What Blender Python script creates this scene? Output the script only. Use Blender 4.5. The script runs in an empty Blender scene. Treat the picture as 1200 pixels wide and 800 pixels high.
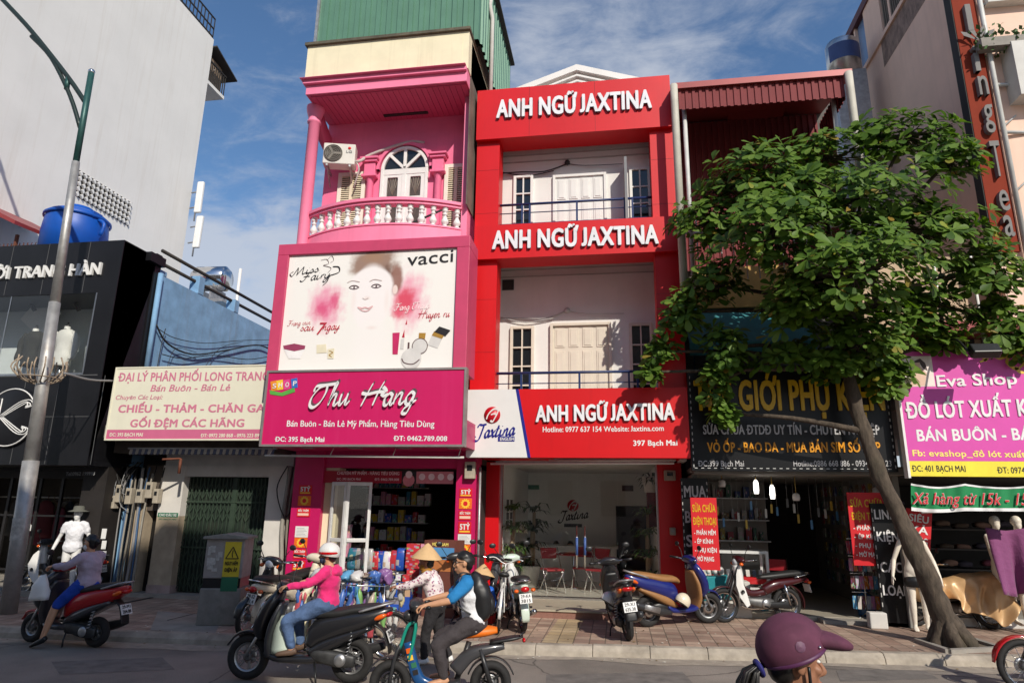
import bpy, bmesh, math, random, unicodedata
from mathutils import Vector, Matrix, noise as mnoise
R_ = math.radians
random.seed(7)
SC = bpy.context.scene
COL = SC.collection

# ------------------------------------------------------------------ camera
CAM_H = 2.05
YAW, PITCH, ROLL, FPX = 0.159284, 0.244619, 0.0153648, 768.0
_f = Vector((-math.sin(YAW)*math.cos(PITCH), math.cos(YAW)*math.cos(PITCH), math.sin(PITCH)))
_r = Vector((math.cos(YAW), math.sin(YAW), 0)); _u = _r.cross(_f)
AX_R = _r*math.cos(ROLL) + _u*math.sin(ROLL)
AX_U = -_r*math.sin(ROLL) + _u*math.cos(ROLL)
AX_F = _f
cam_d = bpy.data.cameras.new('camera'); cam_d.sensor_width = 36.0; cam_d.lens = FPX*36/1200
cam_d.clip_start = .05; cam_d.clip_end = 2000
cam = bpy.data.objects.new('camera', cam_d); COL.objects.link(cam); SC.camera = cam
m4 = Matrix((AX_R, AX_U, -AX_F)).transposed().to_4x4(); m4.translation = (0, 0, CAM_H); cam.matrix_world = m4

# ------------------------------------------------------------------ light
SUN_EL, SUN_AZ = R_(35), R_(30.7)          # azimuth: to the right of straight behind the camera
to_sun = Vector((math.sin(SUN_AZ)*math.cos(SUN_EL), -math.cos(SUN_AZ)*math.cos(SUN_EL), math.sin(SUN_EL)))
sun_d = bpy.data.lights.new('sun', 'SUN'); sun_d.energy = 4.2; sun_d.angle = R_(.53); sun_d.color = (1, .93, .82)
sun = bpy.data.objects.new('sun', sun_d); COL.objects.link(sun)
sun.rotation_euler = to_sun.to_track_quat('Z', 'Y').to_euler(); sun.location = to_sun*60
W = bpy.data.worlds.new('World'); SC.world = W; W.use_nodes = True
nt = W.node_tree; N = nt.nodes; L = nt.links
for n in list(N): N.remove(n)
sky = N.new('ShaderNodeTexSky'); sky.sky_type = 'NISHITA'; sky.sun_disc = False
sky.sun_elevation = SUN_EL; sky.sun_rotation = math.atan2(to_sun.x, to_sun.y); sky.air_density = 1.1; sky.dust_density = .35; sky.ozone_density = 4.0
tc = N.new('ShaderNodeTexCoord')
sep = N.new('ShaderNodeSeparateXYZ'); L.new(tc.outputs['Generated'], sep.inputs[0])
add = N.new('ShaderNodeMath'); add.operation = 'ADD'; add.inputs[1].default_value = .22; L.new(sep.outputs[2], add.inputs[0])
comb = N.new('ShaderNodeCombineXYZ')
for i in (0, 1):
    d = N.new('ShaderNodeMath'); d.operation = 'DIVIDE'; L.new(sep.outputs[i], d.inputs[0]); L.new(add.outputs[0], d.inputs[1]); L.new(d.outputs[0], comb.inputs[i])
def wnoise(scale, detail, rough, dist, off):
    mp = N.new('ShaderNodeMapping'); mp.inputs['Location'].default_value = off; mp.inputs['Scale'].default_value = (1, 1.5, 1); L.new(comb.outputs[0], mp.inputs[0])
    t = N.new('ShaderNodeTexNoise'); t.inputs['Scale'].default_value = scale; t.inputs['Detail'].default_value = detail
    t.inputs['Roughness'].default_value = rough; t.inputs['Distortion'].default_value = dist; L.new(mp.outputs[0], t.inputs['Vector']); return t
n1 = wnoise(1.6, 9, .6, .25, (3.1, 7.7, 0)); n2 = wnoise(6.5, 8, .65, .5, (1, 2, 5))
mixn = N.new('ShaderNodeMath'); mixn.operation = 'MULTIPLY_ADD'; mixn.inputs[1].default_value = .42; L.new(n2.outputs[0], mixn.inputs[0]); L.new(n1.outputs[0], mixn.inputs[2])
# more cloud low down
low = N.new('ShaderNodeMapRange'); low.inputs[1].default_value = .47; low.inputs[2].default_value = .32; low.inputs[3].default_value = 0; low.inputs[4].default_value = .34; L.new(sep.outputs[2], low.inputs[0])
addl = N.new('ShaderNodeMath'); addl.operation = 'ADD'; L.new(mixn.outputs[0], addl.inputs[0]); L.new(low.outputs[0], addl.inputs[1])
rmp = N.new('ShaderNodeMapRange'); rmp.interpolation_type = 'SMOOTHSTEP'; rmp.inputs[1].default_value = .68; rmp.inputs[2].default_value = 1.0; rmp.inputs[3].default_value = 0; rmp.inputs[4].default_value = .8; L.new(addl.outputs[0], rmp.inputs[0])
cl = N.new('ShaderNodeMix'); cl.data_type = 'RGBA'; cl.inputs[7].default_value = (4.6, 4.9, 5.5, 1)
L.new(rmp.outputs[0], cl.inputs[0]); hs = N.new('ShaderNodeHueSaturation'); hs.inputs[1].default_value = 1.08; L.new(sky.outputs[0], hs.inputs['Color']); L.new(hs.outputs[0], cl.inputs[6])
bg = N.new('ShaderNodeBackground'); bg.inputs[1].default_value = .128; L.new(cl.outputs[2], bg.inputs[0])
wo = N.new('ShaderNodeOutputWorld'); L.new(bg.outputs[0], wo.inputs[0])
SC.view_settings.view_transform = 'Standard'; SC.view_settings.look = 'None'; SC.view_settings.exposure = 0.0; SC.view_settings.gamma = 1
SC.cycles.max_bounces = 8; SC.cycles.transparent_max_bounces = 16; SC.cycles.use_denoising = True
SC.cycles.sample_clamp_indirect = 6

# ------------------------------------------------------------------ measuring helpers: a pixel of the photograph -> a point on a known plane
def ray(px, py): return AX_R*((px-600)/FPX) - AX_U*((py-400)/FPX) + AX_F
def at(px, py, Y):
    d = ray(px, py); t = Y/d.y; return Vector((d.x*t, Y, CAM_H + d.z*t))
def atX(px, py, X):
    d = ray(px, py); t = X/d.x; return Vector((X, d.y*t, CAM_H + d.z*t))
def gp(px, py, z=0.0):
    d = ray(px, py); t = (z-CAM_H)/d.z; return Vector((d.x*t, d.y*t, z))

# ------------------------------------------------------------------ materials
MATS = {}
def srgb(r, g, b):
    f = lambda c: (c/255/12.92) if c/255 <= .04045 else ((c/255+.055)/1.055)**2.4
    return (f(r), f(g), f(b))
def mat(name, col, rough=.55, metal=0., var=.12, scale=4., bump=0., streak=0., dirt=0., dirtcol=(.12, .09, .06), spec=.5, coat=0., sheen=0., emit=0., trans=0., detail=6, stretch=None):
    if name in MATS: return MATS[name]
    m = bpy.data.materials.new(name); m.use_nodes = True; MATS[name] = m
    t = m.node_tree; b = t.nodes['Principled BSDF']
    b.inputs['Roughness'].default_value = rough; b.inputs['Metallic'].default_value = metal
    b.inputs['Specular IOR Level'].default_value = spec; b.inputs['Coat Weight'].default_value = coat; b.inputs['Coat Roughness'].default_value = .08
    if sheen: b.inputs['Sheen Weight'].default_value = sheen
    c = t.nodes.new('ShaderNodeTexCoord')
    vec = c.outputs['Object']
    if stretch:
        mp = t.nodes.new('ShaderNodeMapping'); mp.inputs['Scale'].default_value = stretch; t.links.new(vec, mp.inputs[0]); vec = mp.outputs[0]
    nz = t.nodes.new('ShaderNodeTexNoise'); nz.inputs['Scale'].default_value = scale; nz.inputs['Detail'].default_value = detail; nz.inputs['Roughness'].default_value = .6
    t.links.new(vec, nz.inputs['Vector'])
    mr = t.nodes.new('ShaderNodeMapRange'); mr.inputs[1].default_value = .3; mr.inputs[2].default_value = .7; mr.inputs[3].default_value = 1-var; mr.inputs[4].default_value = 1+var*.6
    t.links.new(nz.outputs[0], mr.inputs[0])
    mu = t.nodes.new('ShaderNodeMix'); mu.data_type = 'RGBA'; mu.blend_type = 'MULTIPLY'; mu.inputs[0].default_value = 1; mu.inputs[6].default_value = (*col, 1)
    t.links.new(mr.outputs[0], mu.inputs[7]); out = mu.outputs[2]
    if streak or dirt:
        mp = t.nodes.new('ShaderNodeMapping'); mp.inputs['Scale'].default_value = (5, 5, .22) if streak else (1, 1, 1); t.links.new(c.outputs['Object'], mp.inputs[0])
        n2 = t.nodes.new('ShaderNodeTexNoise'); n2.inputs['Scale'].default_value = 1.1 if streak else 1.7; n2.inputs['Detail'].default_value = 9; n2.inputs['Roughness'].default_value = .68; t.links.new(mp.outputs[0], n2.inputs['Vector'])
        m2 = t.nodes.new('ShaderNodeMapRange'); m2.inputs[1].default_value = .52; m2.inputs[2].default_value = .78; m2.inputs[4].default_value = max(streak, dirt); t.links.new(n2.outputs[0], m2.inputs[0])
        mx = t.nodes.new('ShaderNodeMix'); mx.data_type = 'RGBA'; mx.inputs[7].default_value = (*dirtcol, 1)
        t.links.new(m2.outputs[0], mx.inputs[0]); t.links.new(out, mx.inputs[6]); out = mx.outputs[2]
    t.links.new(out, b.inputs['Base Color'])
    if emit:
        b.inputs['Emission Color'].default_value = (*col, 1); b.inputs['Emission Strength'].default_value = emit
    if trans: b.inputs['Transmission Weight'].default_value = trans
    if bump:
        bn = t.nodes.new('ShaderNodeBump'); bn.inputs['Strength'].default_value = bump; bn.inputs['Distance'].default_value = .02; t.links.new(nz.outputs[0], bn.inputs['Height']); t.links.new(bn.outputs[0], b.inputs['Normal'])
    return m
def glass_mat(name, tint=(.9, .95, .94), refl=.12, rough=.0):
    if name in MATS: return MATS[name]
    m = bpy.data.materials.new(name); m.use_nodes = True; MATS[name] = m; t = m.node_tree
    for n in list(t.nodes): t.nodes.remove(n)
    tr = t.nodes.new('ShaderNodeBsdfTransparent'); tr.inputs[0].default_value = (*tint, 1)
    gl = t.nodes.new('ShaderNodeBsdfGlossy'); gl.inputs['Roughness'].default_value = rough; gl.inputs[0].default_value = (.9, .9, .9, 1)
    lw = t.nodes.new('ShaderNodeLayerWeight'); pw_ = t.nodes.new('ShaderNodeMath'); pw_.operation = 'POWER'; pw_.inputs[1].default_value = 5; t.links.new(lw.outputs['Facing'], pw_.inputs[0])
    ad = t.nodes.new('ShaderNodeMath'); ad.operation = 'MULTIPLY_ADD'; ad.inputs[1].default_value = .6; ad.inputs[2].default_value = refl; t.links.new(pw_.outputs[0], ad.inputs[0]); ad.use_clamp = True
    mx = t.nodes.new('ShaderNodeMixShader'); t.links.new(ad.outputs[0], mx.inputs[0]); t.links.new(tr.outputs[0], mx.inputs[1]); t.links.new(gl.outputs[0], mx.inputs[2])
    o = t.nodes.new('ShaderNodeOutputMaterial'); t.links.new(mx.outputs[0], o.inputs[0]); return m

# ------------------------------------------------------------------ object helpers
def tag(o, label=None, cat=None, group=None, kind=None):
    if label: o['label'] = label
    if cat: o['category'] = cat
    if group: o['group'] = group
    if kind: o['kind'] = kind
    return o
def thing(name, label, cat, loc=(0, 0, 0), rz=0., group=None):
    o = bpy.data.objects.new(name, None); COL.objects.link(o); o.location = loc; o.rotation_euler = (0, 0, rz); o.empty_display_size = .2
    return tag(o, label, cat, group)
def copy_tree(o, parent=None):
    c = o.copy(); COL.objects.link(c); c.parent = parent
    for ch in list(o.children): copy_tree(ch, c)
    return c
def catmull(pts, k=4):
    P = [Vector(p) for p in pts]
    if len(P) < 3: return P
    out = []
    for i in range(len(P)-1):
        p0 = P[max(i-1, 0)]; p1 = P[i]; p2 = P[i+1]; p3 = P[min(i+2, len(P)-1)]
        for j in range(k):
            t = j/k
            out.append(.5*((2*p1) + (p2-p0)*t + (2*p0-5*p1+4*p2-p3)*t*t + (3*p1-p0-3*p2+p3)*t*t*t))
    out.append(P[-1]); return out
class MB:
    def __init__(s): s.v = []; s.f = []; s.mi = []; s.ms = []; s.sm = []
    def _m(s, m):
        if m is None: return 0
        if m not in s.ms: s.ms.append(m)
        return s.ms.index(m)
    def raw(s, vs, fs, m=None, smooth=False):
        b = len(s.v); s.v += [Vector(v) for v in vs]; i = s._m(m)
        for f in fs: s.f.append([a+b for a in f]); s.mi.append(i); s.sm.append(smooth)
        return s
    def box(s, a, b, m=None):
        x0, x1 = sorted((a[0], b[0])); y0, y1 = sorted((a[1], b[1])); z0, z1 = sorted((a[2], b[2]))
        vs = [(x, y, z) for z in (z0, z1) for y in (y0, y1) for x in (x0, x1)]
        return s.raw(vs, [(0, 2, 3, 1), (4, 5, 7, 6), (0, 1, 5, 4), (2, 6, 7, 3), (0, 4, 6, 2), (1, 3, 7, 5)], m)
    def cbox(s, c, sz, m=None, rot=None):
        h = [d/2 for d in sz]; vs = [Vector((x*h[0], y*h[1], z*h[2])) for z in (-1, 1) for y in (-1, 1) for x in (-1, 1)]
        if rot is not None: vs = [rot @ v for v in vs]
        c = Vector(c); vs = [v+c for v in vs]
        return s.raw(vs, [(0, 2, 3, 1), (4, 5, 7, 6), (0, 1, 5, 4), (2, 6, 7, 3), (0, 4, 6, 2), (1, 3, 7, 5)], m)
    def bar(s, p, q, w, h=None, m=None, up=(0, 0, 1)):
        p = Vector(p); q = Vector(q); d = q-p; l = d.length
        if l < 1e-6: return s
        z = d/l; u = Vector(up)
        if abs(z.dot(u)) > .98: u = Vector((0, 1, 0))
        x = u.cross(z).normalized(); y = z.cross(x); h = h or w
        rot = Matrix((x, y, z)).transposed()
        return s.cbox((p+q)/2, (w, h, l), m, rot)
    def tube(s, pts, r, n=8, m=None, cap=True, smooth=True, k=0):
        P = catmull(pts, k) if k else [Vector(p) for p in pts]
        rs = r if isinstance(r, (list, tuple)) else [r]*len(P)
        if len(rs) != len(P):
            o = list(rs); rs = [o[min(int(i*(len(o)-1)/max(len(P)-1, 1)), len(o)-2)]*(1-((i*(len(o)-1)/max(len(P)-1, 1)) - min(int(i*(len(o)-1)/max(len(P)-1, 1)), len(o)-2))) + o[min(int(i*(len(o)-1)/max(len(P)-1, 1)), len(o)-2)+1]*((i*(len(o)-1)/max(len(P)-1, 1)) - min(int(i*(len(o)-1)/max(len(P)-1, 1)), len(o)-2)) for i in range(len(P))]
        vs = []; fs = []; ref = None
        for i, p in enumerate(P):
            d = (P[min(i+1, len(P)-1)] - P[max(i-1, 0)]).normalized()
            if ref is None:
                ref = Vector((0, 0, 1)) if abs(d.z) < .9 else Vector((1, 0, 0))
            x = ref.cross(d)
            if x.length < 1e-4: x = Vector((0, 1, 0)).cross(d)
            x.normalize(); y = d.cross(x); ref = y
            for j in range(n):
                a = 2*math.pi*j/n; vs.append(p + (x*math.cos(a) + y*math.sin(a))*rs[i])
        for i in range(len(P)-1):
            for j in range(n): fs.append((i*n+j, i*n+(j+1) % n, (i+1)*n+(j+1) % n, (i+1)*n+j))
        if cap: fs += [tuple(reversed(range(n))), tuple((len(P)-1)*n+j for j in range(n))]
        return s.raw(vs, fs, m, smooth)
    def loft(s, pts, sizes, n=14, e=2.6, m=None, k=4, side=(0, 1, 0), smooth=True):
        """superelliptic sections (half width along side, half height) carried along a path"""
        P = catmull(pts, k); S = [Vector((a[0], a[1], 0)) for a in sizes]; S = catmull(S, k)
        sd = Vector(side); vs = []; fs = []
        for i, p in enumerate(P):
            d = (P[min(i+1, len(P)-1)] - P[max(i-1, 0)]).normalized(); u = d.cross(sd).normalized(); sx = u.cross(d).normalized()
            w, h = max(S[i].x, .002), max(S[i].y, .002)
            for j in range(n):
                a = 2*math.pi*j/n; c, t = math.cos(a), math.sin(a)
                vs.append(p + sx*(w*math.copysign(abs(c)**(2/e), c)) + u*(h*math.copysign(abs(t)**(2/e), t)))
        for i in range(len(P)-1):
            for j in range(n): fs.append((i*n+j, i*n+(j+1) % n, (i+1)*n+(j+1) % n, (i+1)*n+j))
        fs += [tuple(reversed(range(n))), tuple((len(P)-1)*n+j for j in range(n))]
        return s.raw(vs, fs, m, smooth)
    def lathe(s, prof, c=(0, 0, 0), axis=(0, 0, 1), n=16, m=None, smooth=True, a0=0., a1=2*math.pi):
        ax = Vector(axis).normalized(); x = Vector((1, 0, 0)) if abs(ax.x) < .9 else Vector((0, 1, 0)); x = (x - ax*x.dot(ax)).normalized(); y = ax.cross(x); c = Vector(c)
        full = abs(a1-a0-2*math.pi) < 1e-6; K = n if full else n+1; vs = []; fs = []
        for r, h in prof:
            for j in range(K):
                a = a0+(a1-a0)*j/n; vs.append(c + ax*h + (x*math.cos(a) + y*math.sin(a))*r)
        for i in range(len(prof)-1):
            for j in range(n): fs.append((i*K+j, i*K+(j+1) % K, (i+1)*K+(j+1) % K, (i+1)*K+j))
        return s.raw(vs, fs, m, smooth)
    def ball(s, c, r, n=12, m=None, rot=None, lo=-1., hi=1.):
        c = Vector(c); r = (r, r, r) if not isinstance(r, (tuple, list)) else r; k = max(6, n//2+2); vs = []; fs = []
        a0, a1 = math.asin(lo), math.asin(hi)
        for i in range(k+1):
            t = a0+(a1-a0)*i/k
            for j in range(n):
                a = 2*math.pi*j/n; v = Vector((math.cos(t)*math.cos(a)*r[0], math.cos(t)*math.sin(a)*r[1], math.sin(t)*r[2]))
                if rot is not None: v = rot @ v
                vs.append(c+v)
        for i in range(k):
            for j in range(n): fs.append((i*n+j, i*n+(j+1) % n, (i+1)*n+(j+1) % n, (i+1)*n+j))
        return s.raw(vs, fs, m, True)
    def poly(s, pts, d, m=None):
        """a flat outline pushed along the vector d"""
        P = [Vector(p) for p in pts]; n = len(P); d = Vector(d); vs = P + [p+d for p in P]
        fs = [tuple(range(n)), tuple(reversed(range(n, 2*n)))] + [(i, i+n, (i+1) % n + n, (i+1) % n) for i in range(n)]
        return s.raw(vs, fs, m)
    def quad(s, a, b, c, d, m=None): return s.raw([a, b, c, d], [(0, 1, 2, 3)], m)
    def torus(s, c, R, r, axis=(0, 1, 0), n=28, k=8, m=None):
        return s.lathe([(R+r*math.cos(2*math.pi*i/k), r*math.sin(2*math.pi*i/k)) for i in range(k+1)], c, axis, n, m)
    def jitter(s, amt, fr=3., seed=0.):
        for v in s.v:
            o = mnoise.noise_vector(v*fr+Vector((seed, seed*2, seed*3))); v += o*amt
        return s
    def xf(s, M4):
        s.v = [M4 @ v for v in s.v]; return s
    def build(s, name, m=None, parent=None, bevel=0., loc=None, recalc=True):
        me = bpy.data.meshes.new(name); me.from_pydata(s.v, [], s.f)
        for mm in (s.ms or [m]): me.materials.append(mm)
        if s.ms: me.polygons.foreach_set('material_index', s.mi)
        me.polygons.foreach_set('use_smooth', s.sm)
        if recalc:
            bm = bmesh.new(); bm.from_mesh(me); bmesh.ops.recalc_face_normals(bm, faces=bm.faces); bm.to_mesh(me); bm.free()
        o = bpy.data.objects.new(name, me); COL.objects.link(o)
        if parent is not None: o.parent = parent
        if loc is not None: o.location = loc
        if bevel:
            b = o.modifiers.new('edge', 'BEVEL'); b.width = bevel; b.segments = 2; b.limit_method = 'ANGLE'; b.angle_limit = R_(40)
        return o
def bx(name, a, b, m, parent=None, bevel=.008): return MB().box(a, b).build(name, m, parent, bevel)
def obj(name, mb, m, parent=None, label=None, cat=None, group=None, kind=None, bevel=0.): return tag(mb.build(name, m, parent, bevel), label, cat, group, kind)

# ------------------------------------------------------------------ lettering
_GL = {}
def _curve_mesh(body):
    c = bpy.data.curves.new('tmp', 'FONT'); c.body = body; c.size = 1; c.resolution_u = 3
    o = bpy.data.objects.new('tmp', c); COL.objects.link(o); dg = bpy.context.evaluated_depsgraph_get(); dg.update()
    me = o.evaluated_get(dg).to_mesh(); vs = [Vector(v.co) for v in me.vertices]; fs = [tuple(p.vertices) for p in me.polygons]
    o.evaluated_get(dg).to_mesh_clear(); bpy.data.objects.remove(o); bpy.data.curves.remove(c); return vs, fs
def glyph(ch):
    if ch not in _GL:
        vs, fs = _curve_mesh(ch) if ch.strip() else ([], [])
        wide = lambda t: (lambda v: max(p.x for p in v)-min(p.x for p in v))(_curve_mesh(t)[0])
        adv = wide('H'+ch+'H') - wide('HH') if ch != ' ' else .26
        if ch == 'J':
            lo_ = min(v.y for v in vs); vs = [Vector((v.x, (v.y-lo_)*CAPH/(CAPH-lo_), 0)) for v in vs]
        _GL[ch] = (vs, fs, adv)
    return _GL[ch]
_MARK = {'\u0301': [[(-.02, .05), (.05, .05), (.15, .2), (.05, .2)]], '\u0300': [[(.02, .05), (-.05, .05), (-.15, .2), (-.05, .2)]],
         '\u0302': [[(-.16, .04), (-.09, .04), (.03, .16), (-.03, .16)], [(.16, .04), (.09, .04), (-.03, .158), (.03, .158)]],
         '\u0306': [[(-.15, .16), (-.09, .16), (-.05, .1), (-.08, .05)], [(-.08, .05), (-.05, .1), (.05, .1), (.08, .05)], [(.08, .05), (.05, .1), (.09, .16), (.15, .16)]],
         '\u0309': [[(-.07, .2), (.04, .2), (.04, .15), (-.07, .15)], [(.04, .2), (.09, .17), (.05, .1), (.0, .13)], [(0, .128), (.05, .1), (.03, .045), (-.02, .045)]],
         '\u0303': [[(-.17, .05), (-.1, .05), (-.03, .13), (-.08, .17)], [(-.08, .17), (-.03, .13), (.05, .07), (.09, .11)], [(.09, .11), (.05, .07), (.16, .17), (.19, .15)]],
         '\u0323': [[(-.055, -.19), (.055, -.19), (.055, -.08), (-.055, -.08)]]}
CAPH = .682
def text(body, x0, x1, capm, orig, name, m, parent=None, depth=.0, bold=0., shear=0., ex=(1, 0, 0), ez=(0, 0, 1), out=(0, -1, 0), vbold=None, back=None, label=None):
    """letters from x0 to x1 along ex (metres from orig), capital height capm; own accents, bold by overlaid shifts"""
    k = capm/CAPH; vbold = bold*.5 if vbold is None else vbold
    vs = []; fs = []; cur = 0.
    for ch in body:
        d = unicodedata.normalize('NFD', ch); base = d[0]; marks = list(d[1:])
        bar = base in '\u0110\u0111'; base = {'\u0110': 'D', '\u0111': 'd'}.get(base, base)
        gv, gf, adv = glyph(base); b0 = len(vs)
        vs += [(v.x+cur, v.y, 0) for v in gv]; fs += [tuple(i+b0 for i in f) for f in gf]
        if bar or marks:
            xs = [v.x for v in gv]; ys = [v.y for v in gv]; cx = cur+(min(xs)+max(xs))/2; top = max(ys)
            if base in 'iy': top = .5
            extra = []
            if bar: extra.append(([(cur-.03, .31), (cur+.3, .31), (cur+.3, .39), (cur-.03, .39)] if base == 'D' else [(cx-.05, .56), (cx+.33, .56), (cx+.33, .63), (cx-.05, .63)], .003))
            up = 0.
            for mk in marks:
                if mk == '\u031b':
                    hx = cur+max(xs); extra.append(([(hx-.06, top-.08), (hx+.02, top-.1), (hx+.11, top+.1), (hx+.02, top+.1)], .003)); continue
                for q in _MARK.get(mk, []):
                    if mk == '\u0323': extra.append(([(cx+p[0], p[1]) for p in q], 0)); continue
                    extra.append(([(cx+p[0]+(.1 if up else 0), top+p[1]+up) for p in q], 0))
                if mk in '\u0302\u0306': up = .1
            for q, zo in extra:
                b0 = len(vs); vs += [(p[0], p[1], zo) for p in q]; fs.append(tuple(range(b0, b0+len(q))))
        cur += adv + bold*.9
    wtot = max(v[0] for v in vs)-min(v[0] for v in vs); xmin = min(v[0] for v in vs)
    sx = (x1-x0)/(wtot+2*bold) if x1 is not None else k
    ex = Vector(ex); ez = Vector(ez); out = Vector(out); orig = Vector(orig)
    sh = [(0, 0)]
    if bold: sh = [(0, 0), (bold, 0), (-bold, 0), (bold*.7, vbold), (-bold*.7, -vbold), (bold*.7, -vbold), (-bold*.7, vbold), (0, vbold), (0, -vbold)]
    ed = {}
    for f in fs:
        for i in range(len(f)):
            e = (f[i], f[(i+1) % len(f)]); ed.setdefault(tuple(sorted(e)), []).append(e)
    bnd = [e[0] for e in ed.values() if len(e) == 1]
    mb = MB()
    for q, (dx, dy) in enumerate(sh):
        lay = .0004*q
        pt = lambda v: orig + ex*(x0 + (v[0]-xmin+bold+dx)*sx + shear*(v[1]+dy)*k) + ez*((v[1]+dy)*k)
        A = [pt(v) + out*(depth+.002+lay+v[2]) for v in vs]
        mb.raw(A, fs, m)
        if depth > .004:
            B = [pt(v) for v in vs]; n = len(vs)
            mb.raw(A+B, [(a, b, b+n, a+n) for a, b in bnd], back or m)
    return obj(name, mb, m, parent, label) if not mb.ms else tag(mb.build(name, None, parent, recalc=False), label)
def ptext(body, pl, pr, cappx, Y, name, m, parent=None, **kw):
    """lettering measured from the photograph: baseline from pixel pl to pixel pr on the plane y=Y"""
    a = at(*pl, Y); b = at(*pr, Y); c = at(pl[0], pl[1]-cappx, Y); px = a.lerp(b, 0)
    return text(body, 0, (b-a).length, (c.z-a.z), a, name, m, parent, ex=(b-a).normalized(), **kw)
def ribbon(mb, pts, w, m, orig, ex, ez, out, k=6, nib=R_(40), thin=.3, lay=0.):
    """a pen stroke in the plane (ex, ez): broad where it runs across the nib"""
    P = catmull([(p[0], p[1], 0) for p in pts], k); ex = Vector(ex); ez = Vector(ez); out = Vector(out); orig = Vector(orig); vs = []; fs = []
    for i, p in enumerate(P):
        d = (P[min(i+1, len(P)-1)]-P[max(i-1, 0)]).normalized(); a = math.atan2(d.y, d.x)
        ww = w*(thin+(1-thin)*abs(math.sin(a-nib)))/2
        if i in (0, len(P)-1): ww *= .5
        n = Vector((-d.y, d.x, 0))
        for sg in (1, -1):
            q = p+n*ww*sg; vs.append(orig+ex*q.x+ez*q.y+out*(.004+lay))
    for i in range(len(P)-1): fs.append((2*i, 2*i+1, 2*i+3, 2*i+2))
    mb.raw(vs, fs, m)
# ------------------------------------------------------------------ things measured in world metres: children keep world coordinates
WP = {}
def wthing(name, label, cat, loc, group=None):
    t = thing(name, label, cat, loc, 0, group); WP[t.name] = Vector(loc); return t
_b0 = MB.build
def _build(s, name, m=None, parent=None, bevel=0., loc=None, recalc=True):
    if parent is not None and parent.name in WP:
        off = WP[parent.name]; s.v = [v-off for v in s.v]
        o = _b0(s, name, m, parent, bevel, loc, recalc); WP[o.name] = off; return o
    return _b0(s, name, m, parent, bevel, loc, recalc)
MB.build = _build
def settle(o):
    """move a world-built single mesh so that its origin sits at its base"""
    vs = [v.co for v in o.data.vertices]; c = Vector(((min(v.x for v in vs)+max(v.x for v in vs))/2, (min(v.y for v in vs)+max(v.y for v in vs))/2, min(v.z for v in vs)))
    o.data.transform(Matrix.Translation(-c)); o.location = c; WP[o.name] = c; return o
def wobj(name, mb, m, label, cat, group=None, bevel=0.): return settle(obj(name, mb, m, None, label, cat, group, None, bevel))

# base materials
WHITE = mat('white_paint', (.78, .77, .74), .5, var=.06, scale=3)
DWHITE = mat('dusty_white_plaster', (.62, .60, .56), .75, var=.12, scale=2.5, dirt=.35, dirtcol=(.25, .2, .14))
RED = mat('red_composite_panel', srgb(208, 3, 16), .42, var=.08, scale=1.2, streak=.16, dirtcol=srgb(150, 10, 16))
PINK = mat('pink_masonry_paint', srgb(234, 116, 154), .6, var=.07, scale=3, streak=.3, dirtcol=srgb(176, 84, 112), bump=.15)
MAG = mat('magenta_sheet', srgb(192, 20, 92), .42, var=.05, scale=2, coat=.1)
DPINK = mat('dusty_pink_frame', srgb(198, 66, 104), .5, var=.08, scale=3, streak=.1, dirtcol=srgb(120, 50, 80))
BLACKP = mat('black_cladding', (.011, .011, .013), .32, var=.3, scale=2, spec=.35)
BLACK = mat('black_plastic', (.013, .013, .014), .42, var=.2, scale=12)
RUBBER = mat('tyre_rubber', (.018, .017, .017), .8, var=.3, scale=18, bump=.2)
STEEL = mat('brushed_steel', (.55, .55, .55), .3, 1., var=.12, scale=20)
CHROME = mat('chrome', (.7, .7, .7), .12, 1., var=.05)
GALV = mat('galvanised_steel', (.42, .42, .42), .5, .75, var=.25, scale=9, dirt=.25, dirtcol=(.2, .13, .08))
ALU = mat('cast_aluminium', (.42, .42, .42), .42, .85, var=.2, scale=14)
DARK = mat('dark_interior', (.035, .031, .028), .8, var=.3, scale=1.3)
GREYC = mat('raw_concrete', (.30, .275, .24), .85, var=.22, scale=3, bump=.3, dirt=.45, dirtcol=(.10, .085, .06))
GLASS = glass_mat('clear_glass', (.97, .98, .975), .035)
DGLASS = mat('dark_window_glass', (.012, .014, .017), .08, var=.1, spec=.6)
CREAM = mat('cream_paint', srgb(236, 225, 192), .7, var=.08, scale=2.2, streak=.3, dirtcol=(.28, .22, .12))
BLUE_RAIL = mat('blue_railing_paint', srgb(32, 52, 98), .4, var=.12, scale=8)

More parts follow.
